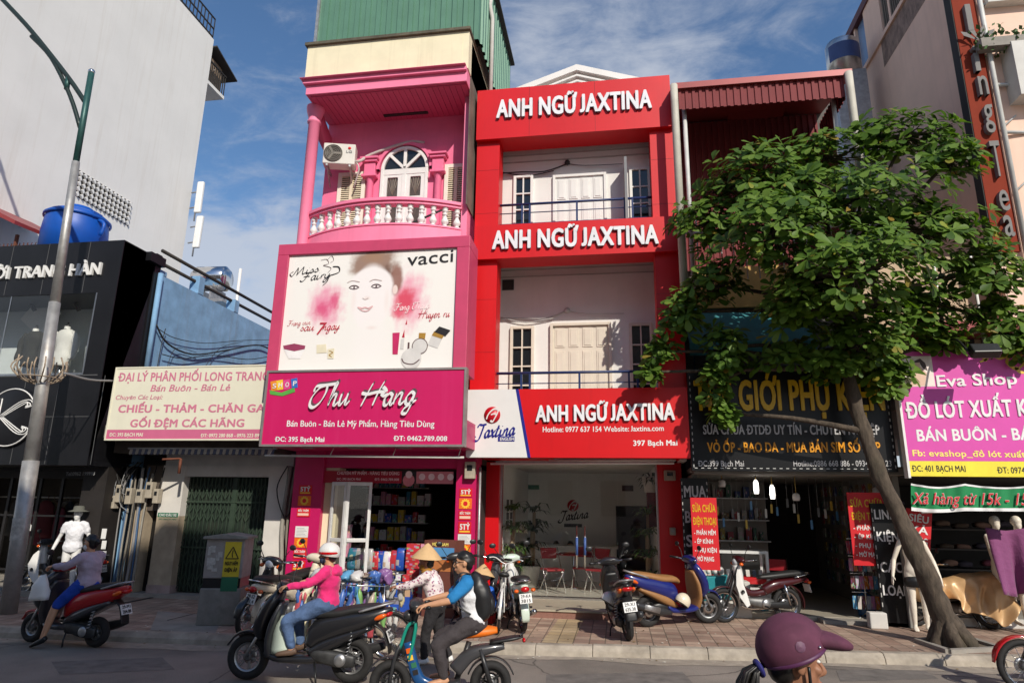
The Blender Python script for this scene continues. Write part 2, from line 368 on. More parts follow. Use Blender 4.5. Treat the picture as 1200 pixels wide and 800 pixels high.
def brick_mat(name, c1, c2, mortar, sx, sz, msize=.012, off=.5, rough=.85):
    m = bpy.data.materials.new(name); m.use_nodes = True; MATS[name] = m; t = m.node_tree; b = t.nodes['Principled BSDF']
    c = t.nodes.new('ShaderNodeTexCoord'); bt = t.nodes.new('ShaderNodeTexBrick'); t.links.new(c.outputs['Object'], bt.inputs[0])
    bt.inputs['Color1'].default_value = (*c1, 1); bt.inputs['Color2'].default_value = (*c2, 1); bt.inputs['Mortar'].default_value = (*mortar, 1)
    bt.inputs['Scale'].default_value = 1; bt.inputs['Brick Width'].default_value = sx; bt.inputs['Row Height'].default_value = sz; bt.inputs['Mortar Size'].default_value = msize; bt.offset = off
    nz = t.nodes.new('ShaderNodeTexNoise'); nz.inputs['Scale'].default_value = 1.1; nz.inputs['Detail'].default_value = 8; t.links.new(c.outputs['Object'], nz.inputs[0])
    mr = t.nodes.new('ShaderNodeMapRange'); mr.inputs[1].default_value = .32; mr.inputs[2].default_value = .68; mr.inputs[3].default_value = .62; mr.inputs[4].default_value = 1.15; t.links.new(nz.outputs[0], mr.inputs[0])
    n2 = t.nodes.new('ShaderNodeTexNoise'); n2.inputs['Scale'].default_value = 14; n2.inputs['Detail'].default_value = 6; t.links.new(c.outputs['Object'], n2.inputs[0])
    m2 = t.nodes.new('ShaderNodeMapRange'); m2.inputs[1].default_value = .5; m2.inputs[2].default_value = .75; m2.inputs[4].default_value = .55; t.links.new(n2.outputs[0], m2.inputs[0])
    mu = t.nodes.new('ShaderNodeMix'); mu.data_type = 'RGBA'; mu.blend_type = 'MULTIPLY'; mu.inputs[0].default_value = 1; t.links.new(bt.outputs[0], mu.inputs[6]); t.links.new(mr.outputs[0], mu.inputs[7])
    mx = t.nodes.new('ShaderNodeMix'); mx.data_type = 'RGBA'; mx.inputs[7].default_value = (.2, .17, .135, 1); t.links.new(m2.outputs[0], mx.inputs[0]); t.links.new(mu.outputs[2], mx.inputs[6])
    t.links.new(mx.outputs[2], b.inputs['Base Color']); b.inputs['Roughness'].default_value = rough
    bn = t.nodes.new('ShaderNodeBump'); bn.inputs['Strength'].default_value = .5; bn.inputs['Distance'].default_value = .01; bn.invert = True; t.links.new(bt.outputs['Fac'], bn.inputs['Height']); t.links.new(bn.outputs[0], b.inputs['Normal'])
    return m
PAVE = brick_mat('red_brick_paving', (.31, .195, .145), (.48, .345, .26), (.17, .125, .09), .23, .23, .009, off=0)
# asphalt: worn, dusty, with patches and cracks
ASPH = mat('worn_asphalt', (.235, .205, .175), .9, var=.4, scale=.6, bump=.0, dirt=.4, dirtcol=(.30, .26, .21))
def add_cracks(m):
    t = m.node_tree; b = t.nodes['Principled BSDF']; src = b.inputs['Base Color'].links[0].from_socket
    c = t.nodes.new('ShaderNodeTexCoord'); nz = t.nodes.new('ShaderNodeTexNoise'); nz.inputs['Scale'].default_value = .9; nz.inputs['Detail'].default_value = 5; t.links.new(c.outputs['Object'], nz.inputs[0])
    mxv = t.nodes.new('ShaderNodeMix'); mxv.data_type = 'VECTOR'; mxv.inputs[0].default_value = .35; t.links.new(c.outputs['Object'], mxv.inputs[4]); t.links.new(nz.outputs[1], mxv.inputs[5])
    v = t.nodes.new('ShaderNodeTexVoronoi'); v.feature = 'DISTANCE_TO_EDGE'; v.inputs['Scale'].default_value = .55; t.links.new(mxv.outputs[1], v.inputs[0])
    mr = t.nodes.new('ShaderNodeMapRange'); mr.inputs[1].default_value = .0; mr.inputs[2].default_value = .007; mr.inputs[3].default_value = .35; mr.inputs[4].default_value = 1; t.links.new(v.outputs[0], mr.inputs[0])
    g = t.nodes.new('ShaderNodeTexNoise'); g.inputs['Scale'].default_value = 90; g.inputs['Detail'].default_value = 3; t.links.new(c.outputs['Object'], g.inputs[0])
    gr = t.nodes.new('ShaderNodeMapRange'); gr.inputs[1].default_value = .3; gr.inputs[2].default_value = .7; gr.inputs[3].default_value = .72; gr.inputs[4].default_value = 1.2; t.links.new(g.outputs[0], gr.inputs[0])
    ml = t.nodes.new('ShaderNodeMath'); ml.operation = 'MULTIPLY'; t.links.new(mr.outputs[0], ml.inputs[0]); t.links.new(gr.outputs[0], ml.inputs[1])
    mu = t.nodes.new('ShaderNodeMix'); mu.data_type = 'RGBA'; mu.blend_type = 'MULTIPLY'; mu.inputs[0].default_value = 1; t.links.new(src, mu.inputs[6]); t.links.new(ml.outputs[0], mu.inputs[7]); t.links.new(mu.outputs[2], b.inputs['Base Color'])
    bn = t.nodes.new('ShaderNodeBump'); bn.inputs['Strength'].default_value = .35; bn.inputs['Distance'].default_value = .012; t.links.new(g.outputs[0], bn.inputs['Height']); t.links.new(bn.outputs[0], b.inputs['Normal'])
add_cracks(ASPH)

# ------------------------------------------------------------------ ground, road, pavement
SW = .13                                             # pavement height
def curbY(x): return 10.15 + (.115 if x > -2 else .08)*max(min(x, 9), -11) - (0 if x > -2 else .07)
g = MB(); g.quad((-400, -200, 0), (400, -200, 0), (400, 600, 0), (-400, 600, 0)); obj('road', g, ASPH, kind='structure')
xs = [-60, -30, -20] + [-11+i*.5 for i in range(41)] + [15, 30, 60]
g = MB(); KW = .16
for a, b in zip(xs, xs[1:]):
    ya, yb = curbY(a)+KW, curbY(b)+KW
    g.quad((a, ya, SW), (b, yb, SW), (b, 20, SW), (a, 20, SW))
obj('pavement', g, PAVE, kind='structure')
KERB = mat('kerb_concrete', (.38, .33, .265), .9, var=.35, scale=4, bump=.8, dirt=.85, dirtcol=(.2, .165, .125))
g = MB(); rnd = random.Random(4)
x = -60.
while x < 60:
    l = .8 if -12 < x < 12 else 6; a, b = x, x+l-.005; ya, yb = curbY(a), curbY(b); t = rnd.uniform(-.008, .006); q = rnd.uniform(-.012, .012)
    vs = [(a, ya-.07+q, -.05), (b, yb-.07+q, -.05), (b, yb+KW, -.05), (a, ya+KW, -.05), (a, ya-.035+q, SW*.55), (b, yb-.035+q, SW*.55), (a, ya+.03+q, SW+.004+t), (b, yb+.03+q, SW+.004+t), (b, yb+KW, SW+.004+t), (a, ya+KW, SW+.004+t)]
    g.raw(vs, [(0, 1, 5, 4), (4, 5, 7, 6), (6, 7, 8, 9), (0, 4, 6, 9, 3), (1, 2, 8, 7, 5)]); x += l
obj('kerb', g, KERB, kind='structure', bevel=.012)
# gutter strip of dust and sand along the kerb
GUT = mat('gutter_dust', (.33, .285, .23), .95, var=.3, scale=6, bump=.2, dirt=.5, dirtcol=(.2, .165, .13))
g = MB()
for a, b in zip(xs, xs[1:]):
    w = lambda x: .34+.1*math.sin(x*1.7)+.06*math.sin(x*4.1)
    g.quad((a, curbY(a)-w(a), .004), (b, curbY(b)-w(b), .004), (b, curbY(b)-.02, .004), (a, curbY(a)-.02, .004))
obj('gutter_strip', g, GUT, kind='structure')
# concrete apron and manhole patch on the left pavement
g = MB(); p = [gp(185, 716, SW), gp(262, 722, SW), gp(252, 742, SW), gp(176, 738, SW)]
g.poly([(v.x, v.y, SW-.05) for v in p], (0, 0, .056)); obj('pavement_patch', g, GREYC, kind='structure')
for q in ((196, 719, 228, 727), (150, 700, 176, 706)):
    a = gp(q[0], q[3], SW); b = gp(q[2], q[1], SW); g = MB().box((a.x, a.y, SW-.02), (b.x, b.y, SW+.012))
    wobj('drain_cover', g, mat('cast_iron', (.06, .05, .045), .7, .4, var=.3, scale=15), 'dark iron drain cover in the concrete patch' if q[0] == 196 else 'dark drain cover in front of the narrow barred gate', 'drain cover')

for i, P_ in enumerate((((640, 790), (800, 787), (812, 800), (640, 806)), ((60, 775), (190, 770), (205, 784), (70, 790)), ((980, 785), (1080, 783), (1100, 795), (985, 798)))):
    g = MB(); v = [gp(*p) for p in P_]; g.raw([(q.x, q.y, .003) for q in v], [(0, 1, 2, 3)]); obj('road_patch', g, mat('asphalt_patch', (.16, .145, .13), .92, var=.35, scale=5, bump=.4), kind='structure')
# ------------------------------------------------------------------ small litter on the pavement and kerb
LIT = [mat('litter_%s' % n, c, .8) for n, c in (('pale', (.6, .58, .5)), ('brown', (.16, .09, .045)), ('leaf', (.2, .13, .04)))]
rnd = random.Random(11); g = MB()
for i in range(260):
    x = rnd.uniform(-9, 8); y = curbY(x)+rnd.choice((-.12, -.2, .1, .25, .5, 1.2, 2.2))+rnd.uniform(-.12, .12); z = SW+.008 if y > curbY(x)+.03 else .01
    a = rnd.uniform(0, 6.3); r = rnd.uniform(.008, .03); c, s = math.cos(a)*r, math.sin(a)*r
    g.raw([(x+c, y+s, z), (x-s*.6, y+c*.6, z+.006), (x-c, y-s, z+.002), (x+s*.6, y-c*.6, z+.008)], [(0, 1, 2, 3)], rnd.choice(LIT))
tag(g.build('litter'), kind='stuff')

# ------------------------------------------------------------------ repeated building bits
def corr(mb, p, wv, hv, nrm, pitch=.2, d=.04, m=None, prof=(0, 0, 1, 1), pos=(0, .45, .55, .95)):
    """profiled steel sheet from corner p: ribs stand along hv"""
    p = Vector(p); wv = Vector(wv); hv = Vector(hv); nrm = Vector(nrm); w = wv.length; n = max(1, int(round(w/pitch))); vs = []
    for i in range(n):
        for q, h in zip(pos, prof):
            b = p + wv*((i+q)/n) + nrm*(d*h); vs += [b, b+hv]
    b = p+wv; vs += [b, b+hv]; k = len(vs)//2
    return mb.raw(vs, [(2*i, 2*i+2, 2*i+3, 2*i+1) for i in range(k-1)], m)
def shutter(parent, x0, x1, z0, z1, y, m, panes=None, name='window', slats=False, panels=None, glassm=None, depth=.05, lb=None):
    """a framed casement on the plane y (facing -y)"""
    w = .09 if slats else .06; f = MB(); f.box((x0, y-depth, z0), (x0+w, y, z1)); f.box((x1-w, y-depth, z0), (x1, y, z1)); f.box((x0+w, y-depth, z0), (x1-w, y, z0+w)); f.box((x0+w, y-depth, z1-w), (x1-w, y, z1))
    o = obj(name, f, m, parent, lb, bevel=.006)
    ix0, ix1, iz0, iz1 = x0+w, x1-w, z0+w, z1-w
    if panes:
        c, r = panes; g = MB().box((ix0, y-.012, iz0), (ix1, y-.004, iz1)); obj('pane', g, glassm or DGLASS, o)
        b = MB(); t = .028
        for i in range(1, c): x = ix0+(ix1-ix0)*i/c; b.box((x-t/2, y-depth+.012, iz0), (x+t/2, y-.013, iz1))
        for i in range(1, r): z = iz0+(iz1-iz0)*i/r; b.box((ix0, y-depth+.014, z-t/2), (ix1, y-.015, z+t/2))
        obj('glazing_bar', b, m, o)
    if slats:
        b = MB().box((ix0, y-.012, iz0), (ix1, y-.004, iz1)); obj('backing', b, DARK, o); b = MB(); k = int((iz1-iz0)/.05)
        xm = (ix0+ix1)/2; b.box((xm-.035, y-depth, iz0), (xm+.035, y-.012, iz1)); rot = Matrix.Rotation(R_(-35), 3, 'X')
        for i in range(k): b.cbox(((ix0+ix1)/2, y-.03, iz0+(i+.5)*(iz1-iz0)/k), (ix1-ix0, .006, .05), None, rot)
        obj('slats', b, mat('louvre_paint', srgb(226, 214, 186), .6, var=.12), o)
    if panels:
        c, rows = panels; b = MB().box((ix0, y-.03, iz0), (ix1, y-.004, iz1)); k = (ix1-ix0)/c; H = iz1-iz0; z = iz1
        for fr in rows:
            for i in range(c):
                a = ix0+k*i+k*.14; e = ix0+k*(i+1)-k*.14; b.box((a, y-.045, z-fr*H+.04), (e, y-.031, z-.04))
                b.box((a+.035, y-.056, z-fr*H+.075), (e-.035, y-.0455, z-.075))
            z -= fr*H
        obj('panelled_leaf', b, m, o, bevel=.006)
    return o
def railing(parent, x0, x1, z0, z1, y, m, posts, rails=3):
    b = MB(); b.tube([(x0, y, z1), (x1, y, z1)], .028, 8); pr = obj('top_rail', b, m, parent)
    b = MB()
    for i in range(rails): z = z0+(z1-z0)*(i+.4)/(rails+.2); b.tube([(x0, y, z), (x1, y, z)], .011, 6)
    obj('lower_rails', b, m, parent)
    for x in posts: obj('post', MB().box((x-.02, y-.02, z0), (x+.02, y+.02, z1-.02)), m, parent)

# ================================================================== WHITE TOWER, far left
TX = -17.
far = atX(228, 203, TX); top = atX(224, 16, TX).z
TW = mat('weathered_white_render', (.77, .755, .72), .85, var=.05, scale=.7, streak=.3, dirtcol=(.5, .43, .34), bump=.15)
t = wthing('tower_block', 'tall windowless white block with stained side wall rising behind the black shop', 'building', (TX-3, (15+far.y)/2, 0))
obj('wall', MB().box((TX-9, 12.2, 0), (TX, far.y, top)), TW, t)
rm = mat('dark_iron', (.05, .045, .04), .6, .5, var=.2)
q0 = atX(212, 2, TX); g = MB(); y0 = far.y-3.5
for i in range(16): yy = y0+(far.y-y0)*i/15; g.box((TX-.1, yy-.012, top), (TX-.06, yy+.012, top+1.05))
for z in (.15, .55, 1.05): g.box((TX-.11, y0, top+z-.02), (TX-.05, far.y, top+z+.02))
obj('roof_railing', g, rm, t)
a = atX(242, 47, TX); b = atX(241, 95, TX)
g = MB().box((TX-2, far.y, b.z), (TX+.0, far.y+1.2, b.z+.15)); bal = obj('balcony', g, TW, t)
g = MB()
for i in range(9): yy = far.y+.05+1.1*i/8; g.box((TX-.04, yy-.012, b.z+.15), (TX-.0, yy+.012, b.z+1.1))
g.box((TX-.05, far.y+.02, b.z+1.08), (TX+.01, far.y+1.2, b.z+1.14)); obj('balcony_railing', g, rm, bal)
g = MB().poly([(TX-2, far.y, a.z), (TX+.2, far.y, a.z), (TX+.2, far.y+1.7, a.z-.55), (TX-2, far.y+1.7, a.z-.55)], (0, 0, .06)); obj('balcony_awning', g, DARK, bal)
g = MB().box((TX-.3, far.y+.1, b.z+.2), (TX-.2, far.y+1.1, a.z-.3)); obj('balcony_screen', g, mat('brown_boards', (.28, .2, .14), .8, var=.25, scale=6), bal)
# pierced vent blocks
v0 = atX(92, 200, TX); v1 = atX(155, 237, TX); v2 = atX(152.5, 255, TX); zt = (v0.z+v1.z)/2; zb = v2.z+(zt-v1.z)
zb = min(zb, zt-.9); ya, yb = v0.y, v1.y; nr, nc = 5, max(12, int((yb-ya)/((zt-zb)/5)))
g = MB().box((TX+.001, ya, zb), (TX+.005, yb, zt)); ven = obj('vent_grille', g, DARK, t)
g = MB(); dy = (yb-ya)/nc; dz = (zt-zb)/nr
for i in range(nc):
    for j in range(nr):
        y = ya+dy*(i+.5); z = zb+dz*(j+.5); k = .33
        g.poly([(TX+.006, y-dy*.5, z), (TX+.006, y, z-dz*.5), (TX+.006, y+dy*.5*k, z-dz*.1), (TX+.006, y-dy*.1, z+dz*.4)], (.07, 0, 0))
obj('vent_blocks', g, WHITE, ven)
d = at(248, 106, far.y+1.5); g = MB().lathe([(.0, .1), (.16, .08), (.3, 0), (.31, .01), (.17, .1), (.0, .12)], d, (.75, -.6, .2), 20); so = wobj('satellite_dish', g, GALV, 'small grey satellite dish below the balcony of the white tower', 'dish')
g = MB().tube([d, d+Vector((-.3, 0, .05)), (TX, far.y+.3, d.z+.1)], .02); obj('bracket', g, GALV, so)
for (x, y0, y1, xe) in ((227, 214, 250, 222), (226, 254, 291, 220)):
    p = at(x, y0, far.y-.2); q = at(xe, y1, far.y-.2); p.x += .35; q.x += .35
    g = MB().bar(p, q, .28, .14); so = wobj('antenna_panel', g, WHITE, 'white mobile antenna panel on the tower corner, %s of two' % ('upper' if y0 < 220 else 'lower'), 'antenna', bevel=.04)
    g = MB().tube([q+Vector((-.1, 0, -.35)), p+Vector((-.15, .05, 0))], .03); g.tube([p.lerp(q, .3), p.lerp(q, .3)+Vector((-.45, .1, 0))], .03); g.tube([p.lerp(q, .8), p.lerp(q, .8)+Vector((-.45, .1, 0))], .03); obj('mounting_pole', g, GALV, so)

# ================================================================== BLACK FASHION SHOP (left)
BY = 11.9
bR = at(145, 288, BY).x; zT = at(110, 283, BY).z; zB = at(110, 545, BY).z
bX = atX(181, 312, at(183, 330, 13.0).x).x
bL = -16.9
t = wthing('fashion_shop', 'black panelled clothes shop with a lit display window above the entrance', 'shop building', (-12.5, 13, 0))
wz0 = at(60, 438, BY).z; wz1 = at(60, 345, BY).z; wx1 = at(106, 390, BY).x
f = MB(); f.box((bL, BY, wz1), (bR, 13.0, zT)); f.box((wx1, BY, wz0), (bR, 12.9, wz1)); f.box((bL, BY, zB), (bR, 13.0, wz0)); obj('facade', f, BLACKP, t)
pz = at(150, 320, 13.0)
f = MB().poly([(bR, BY+.02, zT-.02), (bR, 13.1, zT-.02), (bX, 13.1, pz.z), (bX, 13.1, zB+.3), (bR, 12.9, zB+.1), (bR, BY+.02, zB+.1)], (-.03, 0, 0)); f.box((bR, 12.9, zB+.1), (bX, 13.09, at(160, 300, 13).z)); obj('return_panel', f, BLACKP, t)
bzt = atX(187, 316, bX).z; bzt2 = atX(313, 376, bX).z; byf = atX(313, 400, bX).y
f = MB().box((bL, 13.1, zB+.01), (bX, byf+3, bzt-.1)); f.box((bX-.1, 13.1, 0), (bX, byf+3, zB+.01))
BLUEW = mat('peeling_blue_paint', srgb(126, 168, 204), .8, var=.25, scale=2.5, bump=.2, streak=.55, dirtcol=(.2, .22, .24), dirt=.3)
obj('wall', f, BLUEW, t)
f = MB().box((bL, 12.6, zT+.003), (bX+.1, 13.1, at(150, 318, 12.6).z+.25)); obj('parapet', f, BLACKP, t)
seam = mat('panel_joint', (.10, .10, .10), .6)
f = MB(); 
for x in (10, 52, 100): v = at(x, 320, BY).x; f.box((v-.006, BY-.003, wz1+.02), (v+.006, BY-.0005, zT))
for x in (22, 62, 115): v = at(x, 490, BY).x; f.box((v-.006, BY-.003, zB+.02), (v+.006, BY-.0005, wz0-.05))
z = at(60, 488, BY).z; f.box((at(45, 480, BY).x, BY-.004, z-.006), (bR-.1, BY-.001, z+.006)); z = at(60, 440, BY).z; f.box((bL, BY-.005, z-.01), (bR-.1, BY-.0015, z+.01)); obj('panel_joints', f, seam, t)
ptext('ỜI TRANG HÀN', (-6, 328), (118.5, 322), 13, BY, 'lettering', WHITE, t, depth=.05, bold=.028)
ptext('Tel:0962 199998', (77, 557), (111, 556.5), 4, BY+.35, 'phone_lettering', mat('grey_lettering', (.3, .3, .3), .6), t, bold=.01)
# round emblem
c = at(14, 489, BY); r = (at(45, 489, BY)-c).length
g = MB().lathe([(r, 0), (r, .04), (r-.03, .05), (0, .05)], c+Vector((0, -.002, 0)), (0, -1, 0), 40); o = obj('emblem', g, BLACKP, t)
g = MB().torus(c+Vector((0, -.052, 0)), r-.035, .014, (0, 1, 0), 40, 6)
for k in range(3):
    s = .055*k
    for sg in (1,):
        h = r*.78
        for pts in ([(-.30+s, -h*.75), (-.30+s, h*.8)], [(-.2+s*.6, .0), (.12+s, h*.62-s*.2), (.3-s*.3, h*.72-s), (.36-s*.7, h*.5), (.24, h*.38+s*.3)], [(-.18+s*.6, .0), (.12+s, -h*.62+s*.2), (.3-s*.3, -h*.72+s), (.36-s*.7, -h*.5), (.24, -h*.38-s*.3)]):
            g.tube([(c.x+p[0]*r/.46, c.y-.056, c.z+p[1]) for p in pts], .012, 6, k=4)
obj('emblem_monogram', g, WHITE, o)
# display window: white box behind glass with two jackets
dz = BY+1.1; f = MB().box((bL, dz, wz0-.1), (bR, dz+.05, wz1+.3)); obj('display_back', f, mat('display_white', (.62, .66, .66), .6, var=.05), t)
f = MB().box((bL, BY+.25, wz0-.12), (bR-.05, dz, wz0-.03)); obj('display_floor', f, WHITE, t)
f = MB().box((wx1-.02, BY+.06, wz0), (wx1+.04, dz, wz1)); obj('display_side', f, WHITE, t)
f = MB().box((bL, BY+.02, wz0), (wx1, BY+.03, wz1)); obj('display_glass', f, GLASS, t)
f = MB(); v = at(2, 400, BY).x; f.box((v-.01, BY+.012, wz0), (v+.01, BY+.018, wz1)); f.box((wx1-.03, BY-.005, wz0), (wx1, BY+.015, wz1)); f.box((bL, BY-.012, wz0-.03), (wx1, BY+.04, wz0+.015)); obj('window_frame', f, STEEL, t)
f = MB(); 
for x in (36, 88):
    c = at(x, 355, BY+.6); f.tube([c+Vector((0, 0, .3)), c], .015); f.tube([c, c+Vector((.05, .1, -.16))], .045, 10)
obj('spotlights', f, BLACK, t)
c = at(48, 370, BY+.9); f = MB().cbox(c, (.75, .02, .75), None, Matrix.Rotation(R_(38), 3, 'Y')); obj('white_panel', f, WHITE, t)
def dress_form(px, base, topy, m, label, Y):
    b = at(px, base, Y); tp = at(px, topy, Y); h = tp.z-b.z; o = thing('tailor_dummy', label, 'dummy', b)
    g = MB().loft([(0, 0, -.02*h), (0, 0, .18*h), (0, 0, .4*h), (0, 0, .66*h), (0, 0, .8*h), (0, 0, .84*h)], [(.19, .13), (.2, .14), (.18, .12), (.23, .13), (.16, .09), (.07, .06)], 16, 2.2, None, 4, (1, 0, 0))
    for s in (1, -1): g.loft([(s*.19, 0, .76*h), (s*.27, .0, .6*h), (s*.29, -.02, .38*h), (s*.28, -.05, .12*h)], [(.06, .07), (.075, .08), (.065, .07), (.055, .06)], 10, 2.2)
    g.jitter(.025, 7, px); obj('jacket', g, m, o)
    obj('neck', MB().lathe([(.065, .83*h), (.06, .9*h), (.0, .9*h)], n=12), WHITE, o); obj('neck_pin', MB().lathe([(.02, .9*h), (.018, h), (0, h)], n=8), BLACK, o)
    obj('stand', MB().tube([(0, 0, -.35), (0, 0, 0)], .03), STEEL, o)
dress_form(34, 428, 381, mat('dark_olive_wool', (.035, .033, .027), .9, var=.2), 'headless tailor dummy in a dark jacket in the upper display window', BY+.62)
dress_form(71, 428, 378, mat('white_cotton', (.75, .73, .69), .8, var=.06), 'headless tailor dummy in a white jacket in the upper display window', BY+.62)
# open shop front
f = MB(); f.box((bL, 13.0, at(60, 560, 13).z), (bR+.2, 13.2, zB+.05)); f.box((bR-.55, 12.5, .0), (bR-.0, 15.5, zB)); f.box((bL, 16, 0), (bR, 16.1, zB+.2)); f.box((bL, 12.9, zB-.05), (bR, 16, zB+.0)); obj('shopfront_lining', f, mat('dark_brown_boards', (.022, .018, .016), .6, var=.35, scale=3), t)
f = MB().box((bL, 12.3, 0), (bR-.4, 16, SW+.1)); obj('shop_floor', f, GREYC, t)
f = MB()
for x in (5, 40, 66, 105): v = at(x, 620, 13.1); f.box((v.x-.03, 13.05, .2), (v.x+.03, 13.1, zB-.1))
for yy in (604, 668): z = at(60, yy, 13.1).z; f.box((bL, 13.06, z-.02), (bR-.5, 13.09, z+.02))
obj('door_frames', f, mat('door_frame_dark', (.03, .028, .028), .4, .3), t)
rnd = random.Random(3)
cloth_cols = [(.05, .04, .05), (.16, .03, .05), (.3, .25, .2), (.08, .1, .14), (.4, .38, .36), (.12, .02, .03), (.03, .03, .03), (.2, .16, .1)]
for i in range(16):
    x = at(rnd.uniform(2, 85), 650, 14.6).x; y = 14.2+rnd.uniform(0, .9); z = 1.95+rnd.uniform(-.12, .1)
    g = MB().loft([(0, 0, 0), (0, 0, -.12), (0, 0, -.5), (0, 0, -.85)], [(.05, .02), (.2, .05), (.22, .07), (.25, .08)], 10, 2.3, None, 3, (1, 0, 0)); g.tube([(0, 0, 0), (0, 0, .09), (.03, 0, .12)], .006)
    g.jitter(.03, 6, i); o = obj('hanging_garment', g, mat('garment_%d' % (i % 8), cloth_cols[i % 8], .9, var=.2), None, 'dark garment hanging on a rail inside the black shop', 'garment', 'garments hanging inside the black shop'); o.location = (x, y, z); o.rotation_euler.z = rnd.uniform(-.6, .6)
g = MB().tube([(bL, 14.6, 2.07), (bR-.6, 14.6, 2.07)], .02); wobj('garment_rail', g, STEEL, 'long steel garment rail inside the black shop', 'rail')
c = at(31, 618, 12.9); g = MB().box((c.x-.11, 12.9, c.z-.06), (c.x+.11, 12.91, c.z+.06)); so = wobj('notice_card', g, WHITE, 'small white notice hanging on a string in the black shop entrance', 'sign'); obj('string', MB().tube([(c.x-.09, 12.905, c.z+.06), (c.x, 12.905, c.z+.28), (c.x+.09, 12.905, c.z+.06)], .004, 5), WHITE, so)
text('OPEN', -.08, .08, .05, (c.x, 12.9, c.z-.025), 'lettering', BLACK, so, bold=.02)
for i, (a, b) in enumerate(((619, 631), (633, 643), (645, 654))):
    p = at(120, a, 12.49); q = at(123.5, b, 12.49); g = MB().box((p.x, 12.485, q.z), (q.x, 12.495, p.z)); wobj('paper_notice', g, WHITE, 'white paper strip on the black shop doorpost, %s of three' % ('top', 'middle', 'bottom')[i], 'paper')
# roof-top items
c = at(86, 287, 14.2); s = (at(124, 270, 14.2)-at(49, 270, 14.2)).length/2*.78
TANK = mat('blue_plastic_tank', srgb(12, 82, 176), .45, var=.1, scale=5)
hh = (at(86, 251, 14.2)-c).z
g = MB().lathe([(0, -.5), (s*1.0, -.5), (s, hh*.18), (s*1.01, hh*.2), (s*.985, hh*.5), (s*.95, hh*.78), (s*.95, hh*.86), (s*.86, hh*.92), (s*.45, hh*1.08), (s*.42, hh*1.08), (s*.42, hh*1.16), (0, hh*1.18)], c, n=32); o = wobj('water_tank', g, TANK, 'round blue plastic water tank on the black shop roof', 'water tank')
g = MB().lathe([(s*.98, hh*.72), (s*1.03, hh*.74), (s*1.03, hh*.80), (s*.98, hh*.82)], c, n=32); obj('rim_band', g, TANK, o)
g = MB().box(c+Vector((s*.55, -.3, hh*.72)), c+Vector((s*.95, 0, hh*.9))); g.tube([c+Vector((s*.95, -.1, hh*.7)), c+Vector((s*1.2, -.1, hh*.55)), c+Vector((s*1.12, -.1, hh*.2))], .05, k=3); obj('inlet_pipe', g, TANK, o)
SHEETR = mat('red_sheet_metal', srgb(150, 58, 58), .45, .1, var=.12, scale=3, streak=.2, dirtcol=(.14, .07, .05))
a = at(-20, 240, 14); b = at(48, 277, 14); g = MB().poly([(a.x-1, 13.2, a.z+.35), (b.x, 13.2, b.z), (b.x, 13.2, b.z+.1), (a.x-1, 13.2, a.z+.55)], (0, 2.4, .1)); so = wobj('roof_shelter', g, SHEETR, 'red sheet metal shelter roof beside the blue water tank', 'shelter')
g = MB()
for i in range(14):
    x = b.x-1.6+i*.12; g.bar((x, 13.7, zT-.3), (x+.5, 13.7, zT+.9), .012); g.bar((x+.5, 13.7, zT-.3), (x, 13.7, zT+.9), .012)
for x in (b.x-1.2, b.x-.35): g.box((x, 13.6, zT-.5), (x+.07, 13.66, zT+1.1))
g.box((b.x-1.7, 13.6, zT+.55), (b.x, 13.65, zT+.62)); obj('wire_screen', g, mat('rusty_steel', (.2, .07, .04), .8, .3, var=.3, scale=9), so)
# blue posts and pipe railing on the side wall
t2 = wthing('roof_railing', 'dark pipe railing between blue posts along the blue side wall', 'railing', (bX, 14.5, bzt))
for (px, py, w) in ((187, 320, .24), (233, 327, .24), (274, 354, .22)):
    v = atX(px, py, bX-.1); obj('post', MB().box((bX-.26, v.y-w/2, bzt-.1), (bX+.012, v.y+w/2, v.z+.05)), BLUEW, t2, bevel=.015)
g = MB(); hz = atX(187, 322, bX).z
for dzz in (.36, .05): g.tube([(bX-.12, 13.2, bzt+dzz+.18), (bX-.12, byf+2, bzt+dzz+.18)], .045, 8)
obj('rails', g, mat('rail_dark', (.04, .035, .03), .6, .3, var=.3), t2)
c = at(258, 325, byf+1.2); g = MB().lathe([(0, -.75), (.3, -.7), (.42, -.55), (.43, .4), (.3, .52), (0, .55)], c+Vector((-.2, 0, -.05)), (1, .1, 0), 24); o = wobj('steel_tank', g, CHROME, 'shiny steel water tank lying on its side behind the blue railing', 'water tank')
g = MB(); 
for dx in (-.4, .2): g.box(c+Vector((dx-.25, -.4, -.9)), c+Vector((dx-.18, .4, -.45)))
g.box(c+Vector((-.9, -.45, -1.0)), c+Vector((.5, .45, -.9))); obj('stand', g, GALV, o)
p = at(282, 315, byf+1); g = MB().tube([(p.x, p.y, bzt-.3), (p.x, p.y, p.z)], .05, 8); wobj('vent_pipe', g, WHITE, 'thin white vent pipe beside the steel tank', 'pipe')
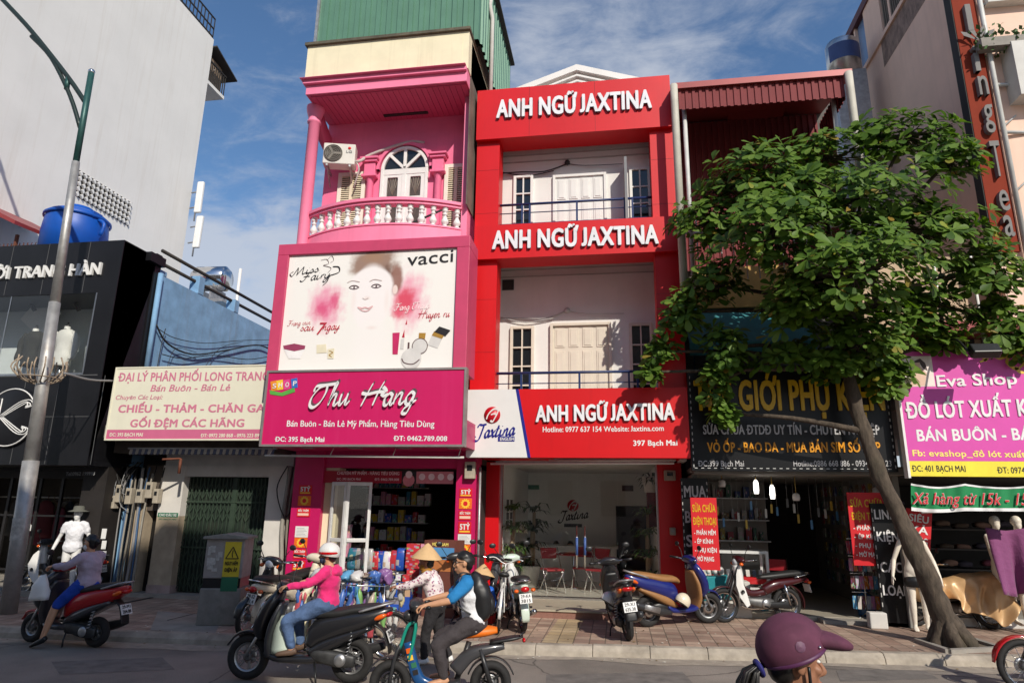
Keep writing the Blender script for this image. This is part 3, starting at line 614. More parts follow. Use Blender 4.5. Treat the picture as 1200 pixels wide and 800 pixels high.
# loose cables on the blue wall
g = MB(); rnd = random.Random(5); CB = mat('black_cable', (.02, .02, .02), .6)
for (pts, r) in (([(183, 380), (196, 402), (225, 415), (262, 411), (300, 404), (318, 410)], .03), ([(187, 386), (205, 396), (240, 402), (280, 399), (316, 398)], .014), ([(190, 415), (215, 420), (250, 416), (290, 421), (318, 417)], .018), ([(184, 432), (189, 405), (194, 385)], .014), ([(240, 430), (258, 408), (285, 400)], .01), ([(196, 430), (206, 408), (230, 413)], .01)):
    g.tube([atX(p[0], p[1], bX+.09) for p in pts], r*.7, 6, k=4)
wobj('wall_cables', g, CB, 'tangle of black cables strung across the blue side wall', 'cables')
p0 = atX(184, 322, bX); g = MB().tube([(bX+.06, p0.y+.05, bzt-.1), (bX+.06, p0.y+.05, bzt-2.6)], .06, 10); wobj('drain_pipe', g, BLUEW, 'pale blue drain pipe at the front edge of the blue wall', 'pipe')
# ================================================================== LOW HOUSE 393
SY = 12.0
a = at(123, 514, SY); b = at(308, 515, SY); c = at(133, 432, SY); d = at(310, 430, SY)
t = wthing('carpet_shop', 'low single storey shop with a folding green gate between white pillars', 'shop building', (-8, 13, 0))
CRS = mat('faded_cream_board', srgb(226, 222, 200), .5, var=.05, scale=2, streak=.12, dirtcol=(.4, .36, .28))
PKT = mat('faded_pink_ink', srgb(206, 122, 146), .6, var=.08); PKB = mat('faded_pink_band', srgb(204, 104, 138), .5, var=.06)
s = wthing('shop_sign', 'cream shop sign with faded pink lettering above the folding green gate', 'sign', (b.x-1.5, SY, a.z))
sx0, sx1, sz0, sz1 = a.x+.02, b.x, a.z, c.z
bandz = at(210, 503, SY).z
obj('board', MB().box((sx0, SY, bandz), (sx1, SY+.14, sz1)), CRS, s); obj('band', MB().box((sx0, SY-.002, sz0), (sx1, SY+.14, bandz-.002)), PKB, s)
g = MB()
for (p, q) in (((sx0-.03, sz0-.03), (sx1+.03, sz0)), ((sx0-.03, sz1), (sx1+.03, sz1+.03))): g.box((p[0], SY-.012, p[1]), (q[0], SY+.15, q[1]))
for x in (sx0-.03, sx1): g.box((x, SY-.012, sz0), (x+.03, SY+.15, sz1))
obj('edge_trim', g, CRS, s)
ptext('ĐẠI LÝ PHÂN PHỐI LONG TRANG', (138, 446.5), (315, 445.5), 9.5, SY, 'lettering', PKT, s, bold=.03)
ptext('Bán Buôn - Bán Lẻ', (176, 458.5), (269, 457.5), 7.5, SY, 'lettering', PKT, s, bold=.016, shear=.22)
ptext('Chuyên Các Loại:', (135, 468), (190, 467.5), 5, SY, 'lettering', PKT, s, bold=.01, shear=.2)
ptext('CHIẾU - THẢM - CHĂN GA', (138, 483), (310, 482.5), 8.5, SY, 'lettering', PKT, s, bold=.04)
ptext('GỐI ĐỆM CÁC HÃNG', (152, 500), (286, 499.8), 8.5, SY, 'lettering', PKT, s, bold=.04)
ptext('ĐC: 393 BẠCH MAI', (128, 511), (167, 511), 4, SY, 'lettering', CRS, s, bold=.03)
ptext('ĐT: 0972 280 868 - 0976 223 899', (235, 512), (306, 512), 4, SY, 'lettering', CRS, s, bold=.03)
# canopy, fringe, pillars, walls
FY = 12.95
rx0 = bX+.02; rx1 = at(340, 560, 13).x-.02
zc = a.z-.02
g = MB().box((rx0, SY+.16, sz0+.05), (rx1, 22, sz0+.30)); obj('roof', g, GREYC, t)
g = MB().box((rx0, SY+.5, zc-.22), (rx1, FY+.3, zc+.06)); obj('beam', g, mat('sooty_beam', (.10, .08, .065), .9, var=.3, dirt=.3), t)
g = MB(); x = at(152, 530, SY+.35).x; k = 0; STRIPE = [mat('awning_white', (.5, .47, .42), .8, var=.2), mat('awning_blue', (.12, .14, .22), .8, var=.2)]
z1 = at(200, 526, SY+.35).z; z0 = at(200, 533, SY+.35).z
while x < rx1-.1:
    g.raw([(x, SY+.35, z1), (x+.07, SY+.345, z1), (x+.07, SY+.33, z0+.03), (x+.035, SY+.32, z0), (x, SY+.33, z0+.03)], [(0, 1, 2, 3, 4)], STRIPE[k % 2]); x += .07; k += 1
g.box((at(150, 526, SY+.35).x, SY+.34, z1), (rx1, SY+.40, z1+.03), GALV); wobj('awning_fringe', g, None, 'striped grey awning fringe rolled up under the cream shop sign', 'awning')
zh = at(202, 545, FY).z
lp0, lp1 = at(188, 575, FY).x, at(214, 575, FY).x; rp0, rp1 = at(313, 580, FY).x, at(334, 580, FY).x
PIL = mat('worn_white_pillar', (.66, .63, .58), .8, var=.1, scale=2.4, dirt=.25, dirtcol=(.32, .25, .17), bump=.2)
PILB = mat('worn_ochre_plaster', (.42, .34, .24), .85, var=.2, scale=4, dirt=.6, dirtcol=(.2, .16, .12), bump=.3)
PILP = mat('worn_pinkish_base', (.36, .27, .25), .85, var=.2, scale=5, dirt=.4, bump=.3)
zm, zb2 = at(196, 604, FY).z, at(183, 685, FY).z
g = MB(); g.box((lp0, FY, zm), (lp1, FY+.35, zh), PIL); g.box((lp0, FY, zb2), (lp1, FY+.35, zm), PILB); g.box((lp0-.01, FY-.01, SW), (lp1+.01, FY+.35, zb2), PILP); obj('pillar', g, None, t)
g = MB(); g.box((rp0, FY, SW), (rp1, FY+.35, zh), PIL); obj('pillar', g, None, t)
g = MB(); zl = at(250, 558, FY).z; g.box((lp1, FY+.02, zl), (rp0, FY+.3, zh), PIL); g.box((lp0, FY+.05, zh), (rp1+.1, FY+.35, zc-.2), DWHITE); obj('lintel', g, None, t)
GRN = mat('green_notice_paint', srgb(40, 110, 80), .6)
z = at(196, 603, FY).z; g = MB().box((lp0+.02, FY-.004, z-.045), (lp1-.03, FY-.001, z+.045)); obj('notice_strip', g, GRN, t)
text('CHO ĐẬU XE', lp0+.05, lp1-.06, .05, (0, FY-.004, z-.025), 'notice_lettering', WHITE, t, bold=.02)
text('393 BẠCH MAI', lp0+.05, lp1-.06, .03, (0, FY, z-.1), 'notice_lettering', GRN, t, bold=.02)
g = MB().box((rx0, FY+.5, 0), (rx1, 22, zc)); obj('wall', g, DARK, t)
g = MB().box((lp0-1.1, 12.8, SW-.02), (rp1+.1, FY+.6, SW+.07)); obj('threshold', g, GREYC, t)
# folding gate
GG = mat('dark_green_gate', srgb(58, 74, 60), .5, .2, var=.2, scale=7, dirt=.35, dirtcol=(.09, .075, .05))
gy = FY+.2; gate = wthing('folding_gate', 'closed dark green folding lattice gate between the white pillars', 'gate', ((lp1+rp0)/2, gy, SW+.07))
gz0, gz1 = SW+.09, zl-.01; W_ = rp0-lp1; n = 22
g = MB().box((lp1, gy+.04, gz0), (rp0, gy+.06, gz1)); obj('sheet', g, mat('gate_sheet', srgb(36, 48, 40), .6, .1, var=.2, dirt=.3), gate)
g = MB()
for i in range(n+1): x = lp1+W_*i/n; g.box((x-.011, gy-.005, gz0), (x+.011, gy+.018, gz1))
xm = lp1+W_*.56; g.box((xm-.05, gy-.02, gz0), (xm+.05, gy+.03, gz1)); obj('upright_bars', g, GG, gate)
g = MB(); c2 = W_/n*2
for r in range(5):
    z0 = gz0+.05+r*(gz1-gz0-.05)/5
    for i in range(0, n, 2):
        x = lp1+W_*i/n
        for sg in (0, 1):
            p, q = ((x, z0), (x+c2, z0+.32)) if sg else ((x+c2, z0), (x, z0+.32))
            if q[1] < gz1: g.bar((p[0], gy-.012-.006*sg, p[1]), (q[0], gy-.012-.006*sg, q[1]), .016, .005, None, (0, 1, 0))
for fz in (.38, .78):
    zz = gz0+(gz1-gz0)*fz; g.box((lp1, gy-.03, zz-.015), (rp0, gy-.019, zz+.015))
obj('lattice', g, GG, gate)
# narrow barred gate, old pillar, pipes, meters
nx0, nx1 = at(163, 640, FY).x, lp0-.01; nz1 = at(178, 598, FY).z
g = MB()
for i in range(9): x = nx0+(nx1-nx0)*i/8; g.box((x-.012, FY+.25, SW+.05), (x+.012, FY+.27, nz1))
for z in (SW+.12, SW+.95, nz1-.05): g.box((nx0, FY+.245, z-.025), (nx1, FY+.275, z+.025))
wobj('barred_gate', g, mat('iron_gate_black', (.022, .02, .018), .6, .4), 'narrow dark barred gate beside the white pillar', 'gate')
g = MB().box((nx0-.1, FY+.02, nz1), (nx1, FY+.45, zh)); obj('panel', g, mat('sooty_beam', (0, 0, 0)), t)
ox0, ox1 = at(150, 640, FY).x-.02, at(165, 640, FY).x
g = MB().box((ox0, FY-.02, SW), (ox1, FY+.3, nz1+.15)); g.jitter(.03, 3); obj('old_pillar', g, PILB, t)
rnd = random.Random(8); PVC = [mat('grey_pvc', (.26, .25, .24), .6), mat('blue_pvc', (.05, .11, .22), .5), mat('white_pvc', (.3, .28, .24), .6, var=.2), mat('old_pipe', (.22, .19, .15), .7, var=.3), mat('black_hose', (.03, .03, .03), .6)]
base = at(131, 700, FY).x
for i in range(8):
    x = base+i*.075+rnd.uniform(-.02, .02); top = at(140, 560, FY).z+rnd.uniform(-.1, .25); r = rnd.choice((.014, .02, .03)); g = MB()
    g.tube([(x, FY-.08-.05*(i % 2), SW), (x+rnd.uniform(-.03, .03), FY-.1, 1.0), (x+rnd.uniform(-.05, .05), FY-.08, 1.9), (x+rnd.uniform(-.06, .06), FY-.05, top)], r, 8, k=4)
    wobj('utility_pipe', g, PVC[i % 5], 'one of the thin utility pipes bundled beside the old ochre pillar', 'pipe', 'pipes beside the old pillar')
MTR = mat('meter_plastic', (.42, .37, .29), .6, var=.25, scale=8, dirt=.4, dirtcol=(.18, .14, .09))
for i, (px, py, w, h) in enumerate(((134, 588, 9, 16), (153, 581, 8, 20), (166, 581, 10, 17), (177, 574, 9, 20), (185, 581, 7, 18), (141, 578, 7, 22))):
    c = at(px, py, FY-.12); k = .0165; o = thing('electric_meter', 'electricity meter box in the cluster above the old ochre pillar', 'meter', (c.x, FY-.12, c.z-h*k/2), rnd.uniform(-.1, .1), 'electricity meters above the old pillar')
    obj('case', MB().box((-w*k/2, -.09, 0), (w*k/2, .06, h*k)), MTR, o, bevel=.012); obj('dial_window', MB().box((-w*k*.25, -.098, h*k*.55), (w*k*.25, -.091, h*k*.82)), DGLASS, o)
    obj('conduit', MB().tube([(0, 0, h*k), (.02, .02, h*k+.2), (.0, .1, h*k+.45)], .012, 6), CB, o)
g = MB(); tr = [mat('cable_grey', (.25, .25, .25), .6), CB]
for i in range(16):
    x = at(rnd.uniform(118, 152), 600, FY-.1).x; z = at(140, 560, FY).z; y = FY-.15
    g.tube([(x, y+.3, z+.35), (x+rnd.uniform(-.15, .1), y, z+rnd.uniform(-.1, .15)), (x+rnd.uniform(-.1, .15), y-.05, z-rnd.uniform(.1, .5)), (x+rnd.uniform(-.1, .2), y, z-rnd.uniform(.3, .7))], .009, 5, tr[i % 2], k=3)
wobj('cable_tangle', g, None, 'tangle of loose cables hanging around the electricity meters', 'cables')
# messy pipes on the right pillar
g = MB()
for i, x in enumerate((.05, .16, .24)):
    xx = rp1+x; g.tube([(xx, FY-.02, SW), (xx+.03, FY-.04, .9), (xx-.04, FY-.02, 1.6), (xx+.02, FY, zh)], (.045, .03, .012)[i], 8, (PVC[2], PVC[3], CB)[i], k=4)
g.tube([(rp1+.02, FY-.05, zh), (rp1-.15, FY-.08, 2.3), (rp1+.08, FY-.08, 1.75), (rp1+.24, FY-.05, 2.1), (rp1+.25, FY-.03, zh)], .012, 6, CB, k=5)
wobj('downpipes', g, None, 'patched white downpipes and black hose between white pillar and pink pillar', 'pipes')
# outdoor lamp arms
g = MB(); p = at(212, 537, 12.4); g.tube([at(190, 538, 12.2), p], .022, 6); g.tube([p, p+Vector((0, 0, -.3))], .03, 6); wobj('lamp_arm', g, mat('rusty_steel', (0, 0, 0)), 'rusty lamp arm hanging over the white pillar', 'bracket')
c = at(95, 596, 12.6); 
# ================================================================== PINK HOUSE 395
PY = 12.2                                              # columns
wy = 12.87                                             # upper back wall
t = wthing('pink_house', 'narrow pink house with a bowed balcony, arched window and green rooftop shed', 'house', (-5, 14, 0))
hx0 = at(377, 240, wy).x; hx1 = -2.93
zsof = at(460, 105, 11.75).z
zfl = at(460, 272, PY).z
g = MB().box((hx0, wy, 2.9), (hx1, 22, zsof+.2)); obj('wall', g, PINK, t)
# slab, cornice, soffit
ex0 = at(358, 111, 11.7).x; ex1 = hx1-.0
CP = mat('bright_pink_cornice', srgb(246, 134, 168), .6, var=.06, scale=2, streak=.28, dirtcol=srgb(196, 96, 126))
z1 = at(358, 111, 11.7).z; z2 = at(356, 98, 11.62).z; z3 = at(355, 91, 11.55).z
g = MB(); g.box((ex0, 11.7, z1), (ex1, 22, z2), CP); g.box((ex0-.05, 11.62, z2), (ex1, 22, z2+.09), CP); g.box((ex0-.1, 11.54, z2+.09), (ex1, 22, z3), CP); obj('cornice', g, None, t, bevel=.02)
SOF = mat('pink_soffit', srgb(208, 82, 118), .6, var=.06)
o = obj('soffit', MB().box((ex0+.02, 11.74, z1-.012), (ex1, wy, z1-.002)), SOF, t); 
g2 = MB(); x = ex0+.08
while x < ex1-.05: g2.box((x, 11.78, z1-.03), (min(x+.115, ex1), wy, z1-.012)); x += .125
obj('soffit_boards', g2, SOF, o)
obj('soffit_lamp', MB().box((at(448, 122, 12.5).x, 12.6, z1-.055), (at(500, 118, 12.5).x, 12.68, z1-.032)), DARK, t)
# cream parapet, dark capping, green shed
pz1 = at(360, 55, 11.72).z; px0 = at(359.5, 70, 11.72).x
g = MB().box((px0, 11.72, z3), (hx1+.02, 22, pz1)); obj('parapet', g, CREAM, t)
g = MB().box((px0+.12, 11.712, z3+.09), (hx1-.12, 11.719, pz1-.1)); obj('parapet_panel', g, CREAM, t)
CAPM = mat('sooty_coping', (.10, .085, .06), .9, var=.4, scale=5, dirt=.6, dirtcol=(.25, .21, .13))
g = MB().box((px0-.05, 11.66, pz1), (hx1+.05, 22, pz1+.07)); g.jitter(.012, 5); obj('coping', g, CAPM, t)
GS = mat('green_sheet_metal', srgb(92, 134, 112), .5, .1, var=.1, scale=2, streak=.12, dirtcol=(.10, .16, .12))
sy = 12.1; gx0 = at(371, 48, sy).x; gx1 = at(562, 30, sy).x; gz = pz1+.05; gh = 2.3
shed_end = atX(596, 98, gx1).y
g = MB(); corr(g, (gx0, sy, gz), (gx1-gx0, 0, 0), (0, 0, gh), (0, -1, 0), .26, .045, GS); corr(g, (gx1, sy, gz), (0, shed_end-sy, 0), (0, 0, gh+.05), (1, 0, 0), .26, .045, GS)
g.box((gx0-.05, sy-.15, gz+gh), (gx1+.15, shed_end+.1, gz+gh+.06), mat('dark_roof_edge', (.04, .035, .03), .8)); g.box((gx0-.045, sy-.055, gz), (gx0+.02, sy, gz+gh), GALV); g.box((gx0+.02, sy+.2, gz), (gx1-.01, shed_end, gz+gh-.01), DARK)
obj('rooftop_shed', g, None, t)
g = MB().tube([(gx1+.1, sy+.9, z1), (gx1+.1, sy+.9, gz+1.3), (gx1+.05, sy+.8, gz+1.6), (gx1+.1, sy+.9, gz+2.2)], .05, 8); obj('drain_pipe', g, DWHITE, t)
g = MB().box((hx1-.0, 12.0, 8), (hx1+.02, 22, pz1-.05)); obj('side_wall', g, mat('sooty_side_wall', (.16, .13, .10), .9, var=.35, scale=2, dirt=.6, dirtcol=(.05, .045, .04)), t)
# columns
for px, nm in ((371, 0), (546, 1)):
    cx = at(363, 200, PY).x if nm == 0 else hx1-.03; r = .125; g = MB()
    zb_ = at(355, 285, PY).z-.6
    if nm: g.box((hx1-.14, PY, zb_), (hx1-.01, PY+.3, z1)); obj('pilaster', g, CP, t); continue
    g.lathe([(r, zb_), (r, z1-.42), (r+.03, z1-.40), (r+.03, z1-.36), (r+.01, z1-.34), (r+.02, z1-.26), (r+.06, z1-.12), (r+.07, z1-.06), (r+.07, z1)], (cx, PY, 0), n=20); obj('column', g, CP, t)
g = MB(); cx = at(363, 200, PY).x
g.loft([(cx+.05, PY+.1, z1-.25), (cx+.02, PY+.5, z1-.45), (cx+.12, PY+1.05, z1-.85), (cx+.22, wy, z1-1.1)], [(.09, .16), (.09, .2), (.09, .14), (.09, .08)], 10, 6, None, 4, (1, 0, 0)); obj('bracket', g, SOF, t)
# balcony with bowed balustrade
bx0 = at(362, 250, 12.1).x; bx1 = hx1-.12; bxm = (bx0+bx1)/2
def bow(x): u = (x-bxm)/((bx1-bx0)/2); return 12.18-.46*max(0, 1-abs(u)**2.2)
rz = at(475, 232, 11.72).z; fz = at(475, 262, 11.72).z
K = 24; XS = [bx0+(bx1-bx0)*i/K for i in range(K+1)]
def bowed(z0, z1_, d, m, nm, par):
    g = MB()
    for a_, b_ in zip(XS, XS[1:]):
        ya, yb = bow(a_)-d, bow(b_)-d; wa = .14+2*d
        g.raw([(a_, ya, z0), (b_, yb, z0), (b_, yb+wa, z0), (a_, ya+wa, z0), (a_, ya, z1_), (b_, yb, z1_), (b_, yb+wa, z1_), (a_, ya+wa, z1_)], [(0, 1, 2, 3), (7, 6, 5, 4), (0, 4, 5, 1), (2, 6, 7, 3), (0, 3, 7, 4), (1, 5, 6, 2)])
    return obj(nm, g, m, par)
slab = MB()
for a_, b_ in zip(XS, XS[1:]):
    slab.raw([(a_, bow(a_), fz-.42), (b_, bow(b_), fz-.42), (b_, wy, fz-.42), (a_, wy, fz-.42), (a_, bow(a_), fz), (b_, bow(b_), fz), (b_, wy, fz), (a_, wy, fz)], [(0, 3, 2, 1), (4, 5, 6, 7), (0, 1, 5, 4), (2, 3, 7, 6)])
balc = obj('balcony', slab, CP, t)
bowed(rz-.10, rz-.045, .03, CP, 'hand_rail', balc); bowed(rz-.044, rz+.02, .07, CP, 'hand_rail_cap', balc); bowed(fz-.0, fz+.035, .02, CP, 'balustrade_base', balc)
hb = rz-.10-(fz+.035)
prof = [(.055, 0), (.055, .06), (.03, .08), (.03, .1), (.062, .2), (.068, .3), (.05, .42), (.032, .52), (.03, .6), (.045, .62), (.045, .66), (.03, .69), (.032, .76), (.052, .8), (.055, .84), (.04, .88), (.055, .92), (.055, 1.0)]
bal0 = None
for i in range(15):
    x = bx0+.1+(bx1-bx0-.2)*i/14
    if bal0 is None:
        bal0 = MB().lathe([(r*1.15, z*hb) for r, z in prof], n=14).build('baluster', WHITE); o = bal0
    else: o = bal0.copy(); COL.objects.link(o)
    o.location = Vector((x, bow(x)+.07, fz+.035))-WP[t.name]; o.parent = balc
# arched window and shutters
def ring(mb, cx, cz, r0, r1, y0, y1, a0=0, a1=math.pi, n=24):
    for i in range(n):
        p, q = a0+(a1-a0)*i/n, a0+(a1-a0)*(i+1)/n; pts = [(cx+r*math.cos(a), z) for a in (p, q) for r in (r0, r1) for z in ()]
        vs = [(cx+r*math.cos(a), y, cz+r*math.sin(a)) for y in (y0, y1) for a, r in ((p, r0), (p, r1), (q, r1), (q, r0))]
        mb.raw(vs, [(0, 1, 2, 3), (7, 6, 5, 4), (1, 5, 6, 2), (0, 3, 7, 4)])
ac = at(474, 200, wy); ax0 = at(446.5, 215, wy).x; ax1 = at(502, 212, wy).x; ar = (ax1-ax0)/2; acx = (ax0+ax1)/2; acz = at(474, 199, wy).z
wbot = fz+.02
g = MB(); ring(g, acx, acz, ar-.07, ar, wy-.07, wy-.001)
for x in (ax0, ax1-.07): g.box((x, wy-.07, wbot), (x+.07, wy-.001, acz))
g.box((ax0+.07, wy-.06, acz-.14), (ax1-.07, wy-.001, acz)); g.box((acx-.05, wy-.062, wbot), (acx+.05, wy-.001, acz-.14)); 
for a_ in (45, 90, 135): g.bar((acx, wy-.04, acz), (acx+math.cos(R_(a_))*(ar-.05), wy-.04, acz+math.sin(R_(a_))*(ar-.05)), .07, .05, None, (0, 1, 0))
win = obj('arched_window', g, WHITE, t, 'white arched window with fanlight', bevel=.008)
g = MB(); pts = [(acx+math.cos(math.pi*i/20)*(ar-.05), wy-.014, acz+math.sin(math.pi*i/20)*(ar-.05)) for i in range(21)]; g.poly(pts, (0, .008, 0)); obj('fanlight_pane', g, DGLASS, win)
for x0, x1 in ((ax0+.07, acx-.05), (acx+.05, ax1-.07)):
    zt_ = acz-.2; m_ = (x0+x1)/2; w = (x1-x0)/2-.09
    lf = MB(); zlo = wbot
    lf.box((x0, wy-.05, zlo), (x0+.09, wy-.004, acz-.14)); lf.box((x1-.09, wy-.05, zlo), (x1, wy-.004, acz-.14)); lf.box((x0+.09, wy-.05, zlo), (x1-.09, wy-.004, zlo+.45)); lf.box((x0+.09, wy-.05, zlo+1.05), (x1-.09, wy-.004, zlo+1.15)); ring(lf, m_, zt_-w*.45, w, w+.12, wy-.049, wy-.004, n=14); lf.box((x0+.09, wy-.048, acz-.20), (x1-.09, wy-.004, acz-.14))
    lf = obj('casement', lf, WHITE, win); obj('pane', MB().box((x0+.08, wy-.012, zlo+.4), (x1-.08, wy-.006, acz-.15)), mat('amber_grey_pane', (.10, .075, .06), .15, var=.4, scale=10), lf)
    g = MB()
    for i in range(5): a_ = -.6+i*.3; g.tube([(m_, wy-.016, zlo+1.2), (m_+math.sin(a_)*.2, wy-.016, zlo+1.2+math.cos(a_)*.45)], .006, 5)
    obj('pane_ironwork', g, mat('pale_ironwork', (.3, .25, .2), .5), lf)
g = MB(); ring(g, acx, acz, ar+.03, ar+.10, wy-.10, wy); ring(g, acx, acz, ar+.10, ar+.17, wy-.07, wy); obj('arch_moulding', g, PINK, win)
for sg in (-1, 1):
    cxp = acx+sg*(ar+.24); g = MB().lathe([(.085, wbot), (.08, acz-.28), (.1, acz-.24), (.12, acz-.2)], (cxp, wy-.05, 0), n=12); g.box((cxp-.17, wy-.2, acz-.2), (cxp+.17, wy, acz-.14)); g.box((cxp-.13, wy-.15, acz-.14), (cxp+.13, wy, acz+.16)); g.box((cxp-.18, wy-.2, acz+.16), (cxp+.18, wy, acz+.22)); g.box((cxp-.21, wy-.24, acz+.22), (cxp+.21, wy, acz+.27)); obj('pilaster', g, PINK, win, bevel=.01)
WCR = mat('cream_white_woodwork', srgb(232, 226, 210), .55, var=.06, scale=4)
for (l, r, tp) in ((396, 428, 203), (520.5, 552, 193)):
    x0 = at(l, 225, wy).x; x1 = min(at(r, 225, wy).x, hx1-.18); z1_ = at((l+r)/2, tp, wy).z; shutter(t, x0, x1, z1_-1.75, z1_, wy, WCR, slats=True, name='louvred_window')
# air conditioner
ay = 12.35; c0 = at(377, 193, ay); c1 = at(412, 166, ay); w = .70; h = .5
o = wthing('air_conditioner', 'white air conditioner unit with round fan grille on the pink balcony wall', 'air conditioner', (c0.x+w/2, ay+.15, c0.z))
MT = Matrix.Translation((c0.x+w/2, ay+.15, c0.z)) @ Matrix.Rotation(R_(14), 4, 'Z')
ACW = mat('ac_casing', (.66, .64, .58), .5, var=.08, dirt=.15)
obj('casing', MB().box((-w/2, -.15, 0), (w/2, .15, h)).xf(MT), ACW, o, bevel=.02)
g = MB().lathe([(0, .0), (.17, .0), (.20, .012), (.205, 0)], (-.13, -.155, h*.5), (0, -1, 0), 28); obj('fan_recess', g.xf(MT), mat('fan_dark', (.07, .06, .05), .6), o)
g = MB()
for r in (.05, .09, .13, .17, .2): g.torus((-.13, -.172, h*.5), r, .005, (0, 1, 0), 24, 5)
for i in range(3): a_ = i*2.09; g.bar((-.13, -.168, h*.5), (-.13+math.cos(a_)*.18, -.168, h*.5+math.sin(a_)*.18), .05, .006, None, (0, 1, 0))
obj('fan_grille', g.xf(MT), mat('grille_grey', (.2, .18, .15), .5), o)
g = MB().lathe([(0, .004), (.035, .004), (.035, 0)], (.22, -.152, h*.78), (0, -1, 0), 16); obj('badge', g.xf(MT), RED, o)
p = MT @ Vector((.15, -.155, h*.55)); text('LG', 0, .13, .055, p, 'lettering', mat('grey_lettering', (0, 0, 0)), o, bold=.04, ex=MT.to_3x3() @ Vector((1, 0, 0)), out=MT.to_3x3() @ Vector((0, -1, 0)))
g = MB()
for x in (-.25, .25): g.bar((x, -.15, -.03), (x, .4, -.03), .04, .04); g.bar((x, -.1, -.03), (x, .4, -.3), .03)
obj('bracket', g.xf(MT), GALV, o)
p = MT @ Vector((w/2, 0, .15)); g = MB().tube([p, p+Vector((.12, .0, .02)), p+Vector((.3, .15, .25)), (p.x+1.1, wy-.08, p.z+.52), (p.x+1.5, wy-.05, p.z+.5)], .035, 8, k=4); g.tube([p, p+Vector((.1, -.02, -.2)), p+Vector((-.05, .1, -.6))], .018, 6, k=3); obj('pipe', g, mat('lagged_pipe', (.5, .45, .42), .7), o)
g = MB().bar((at(460, 262, 12.3).x, 12.4, fz+.15), (at(530, 244, 12.3).x, 12.5, fz+.75), .035); wobj('dark_pole', g, BLACK, 'dark pole leaning across the pink balcony behind the balusters', 'pole')
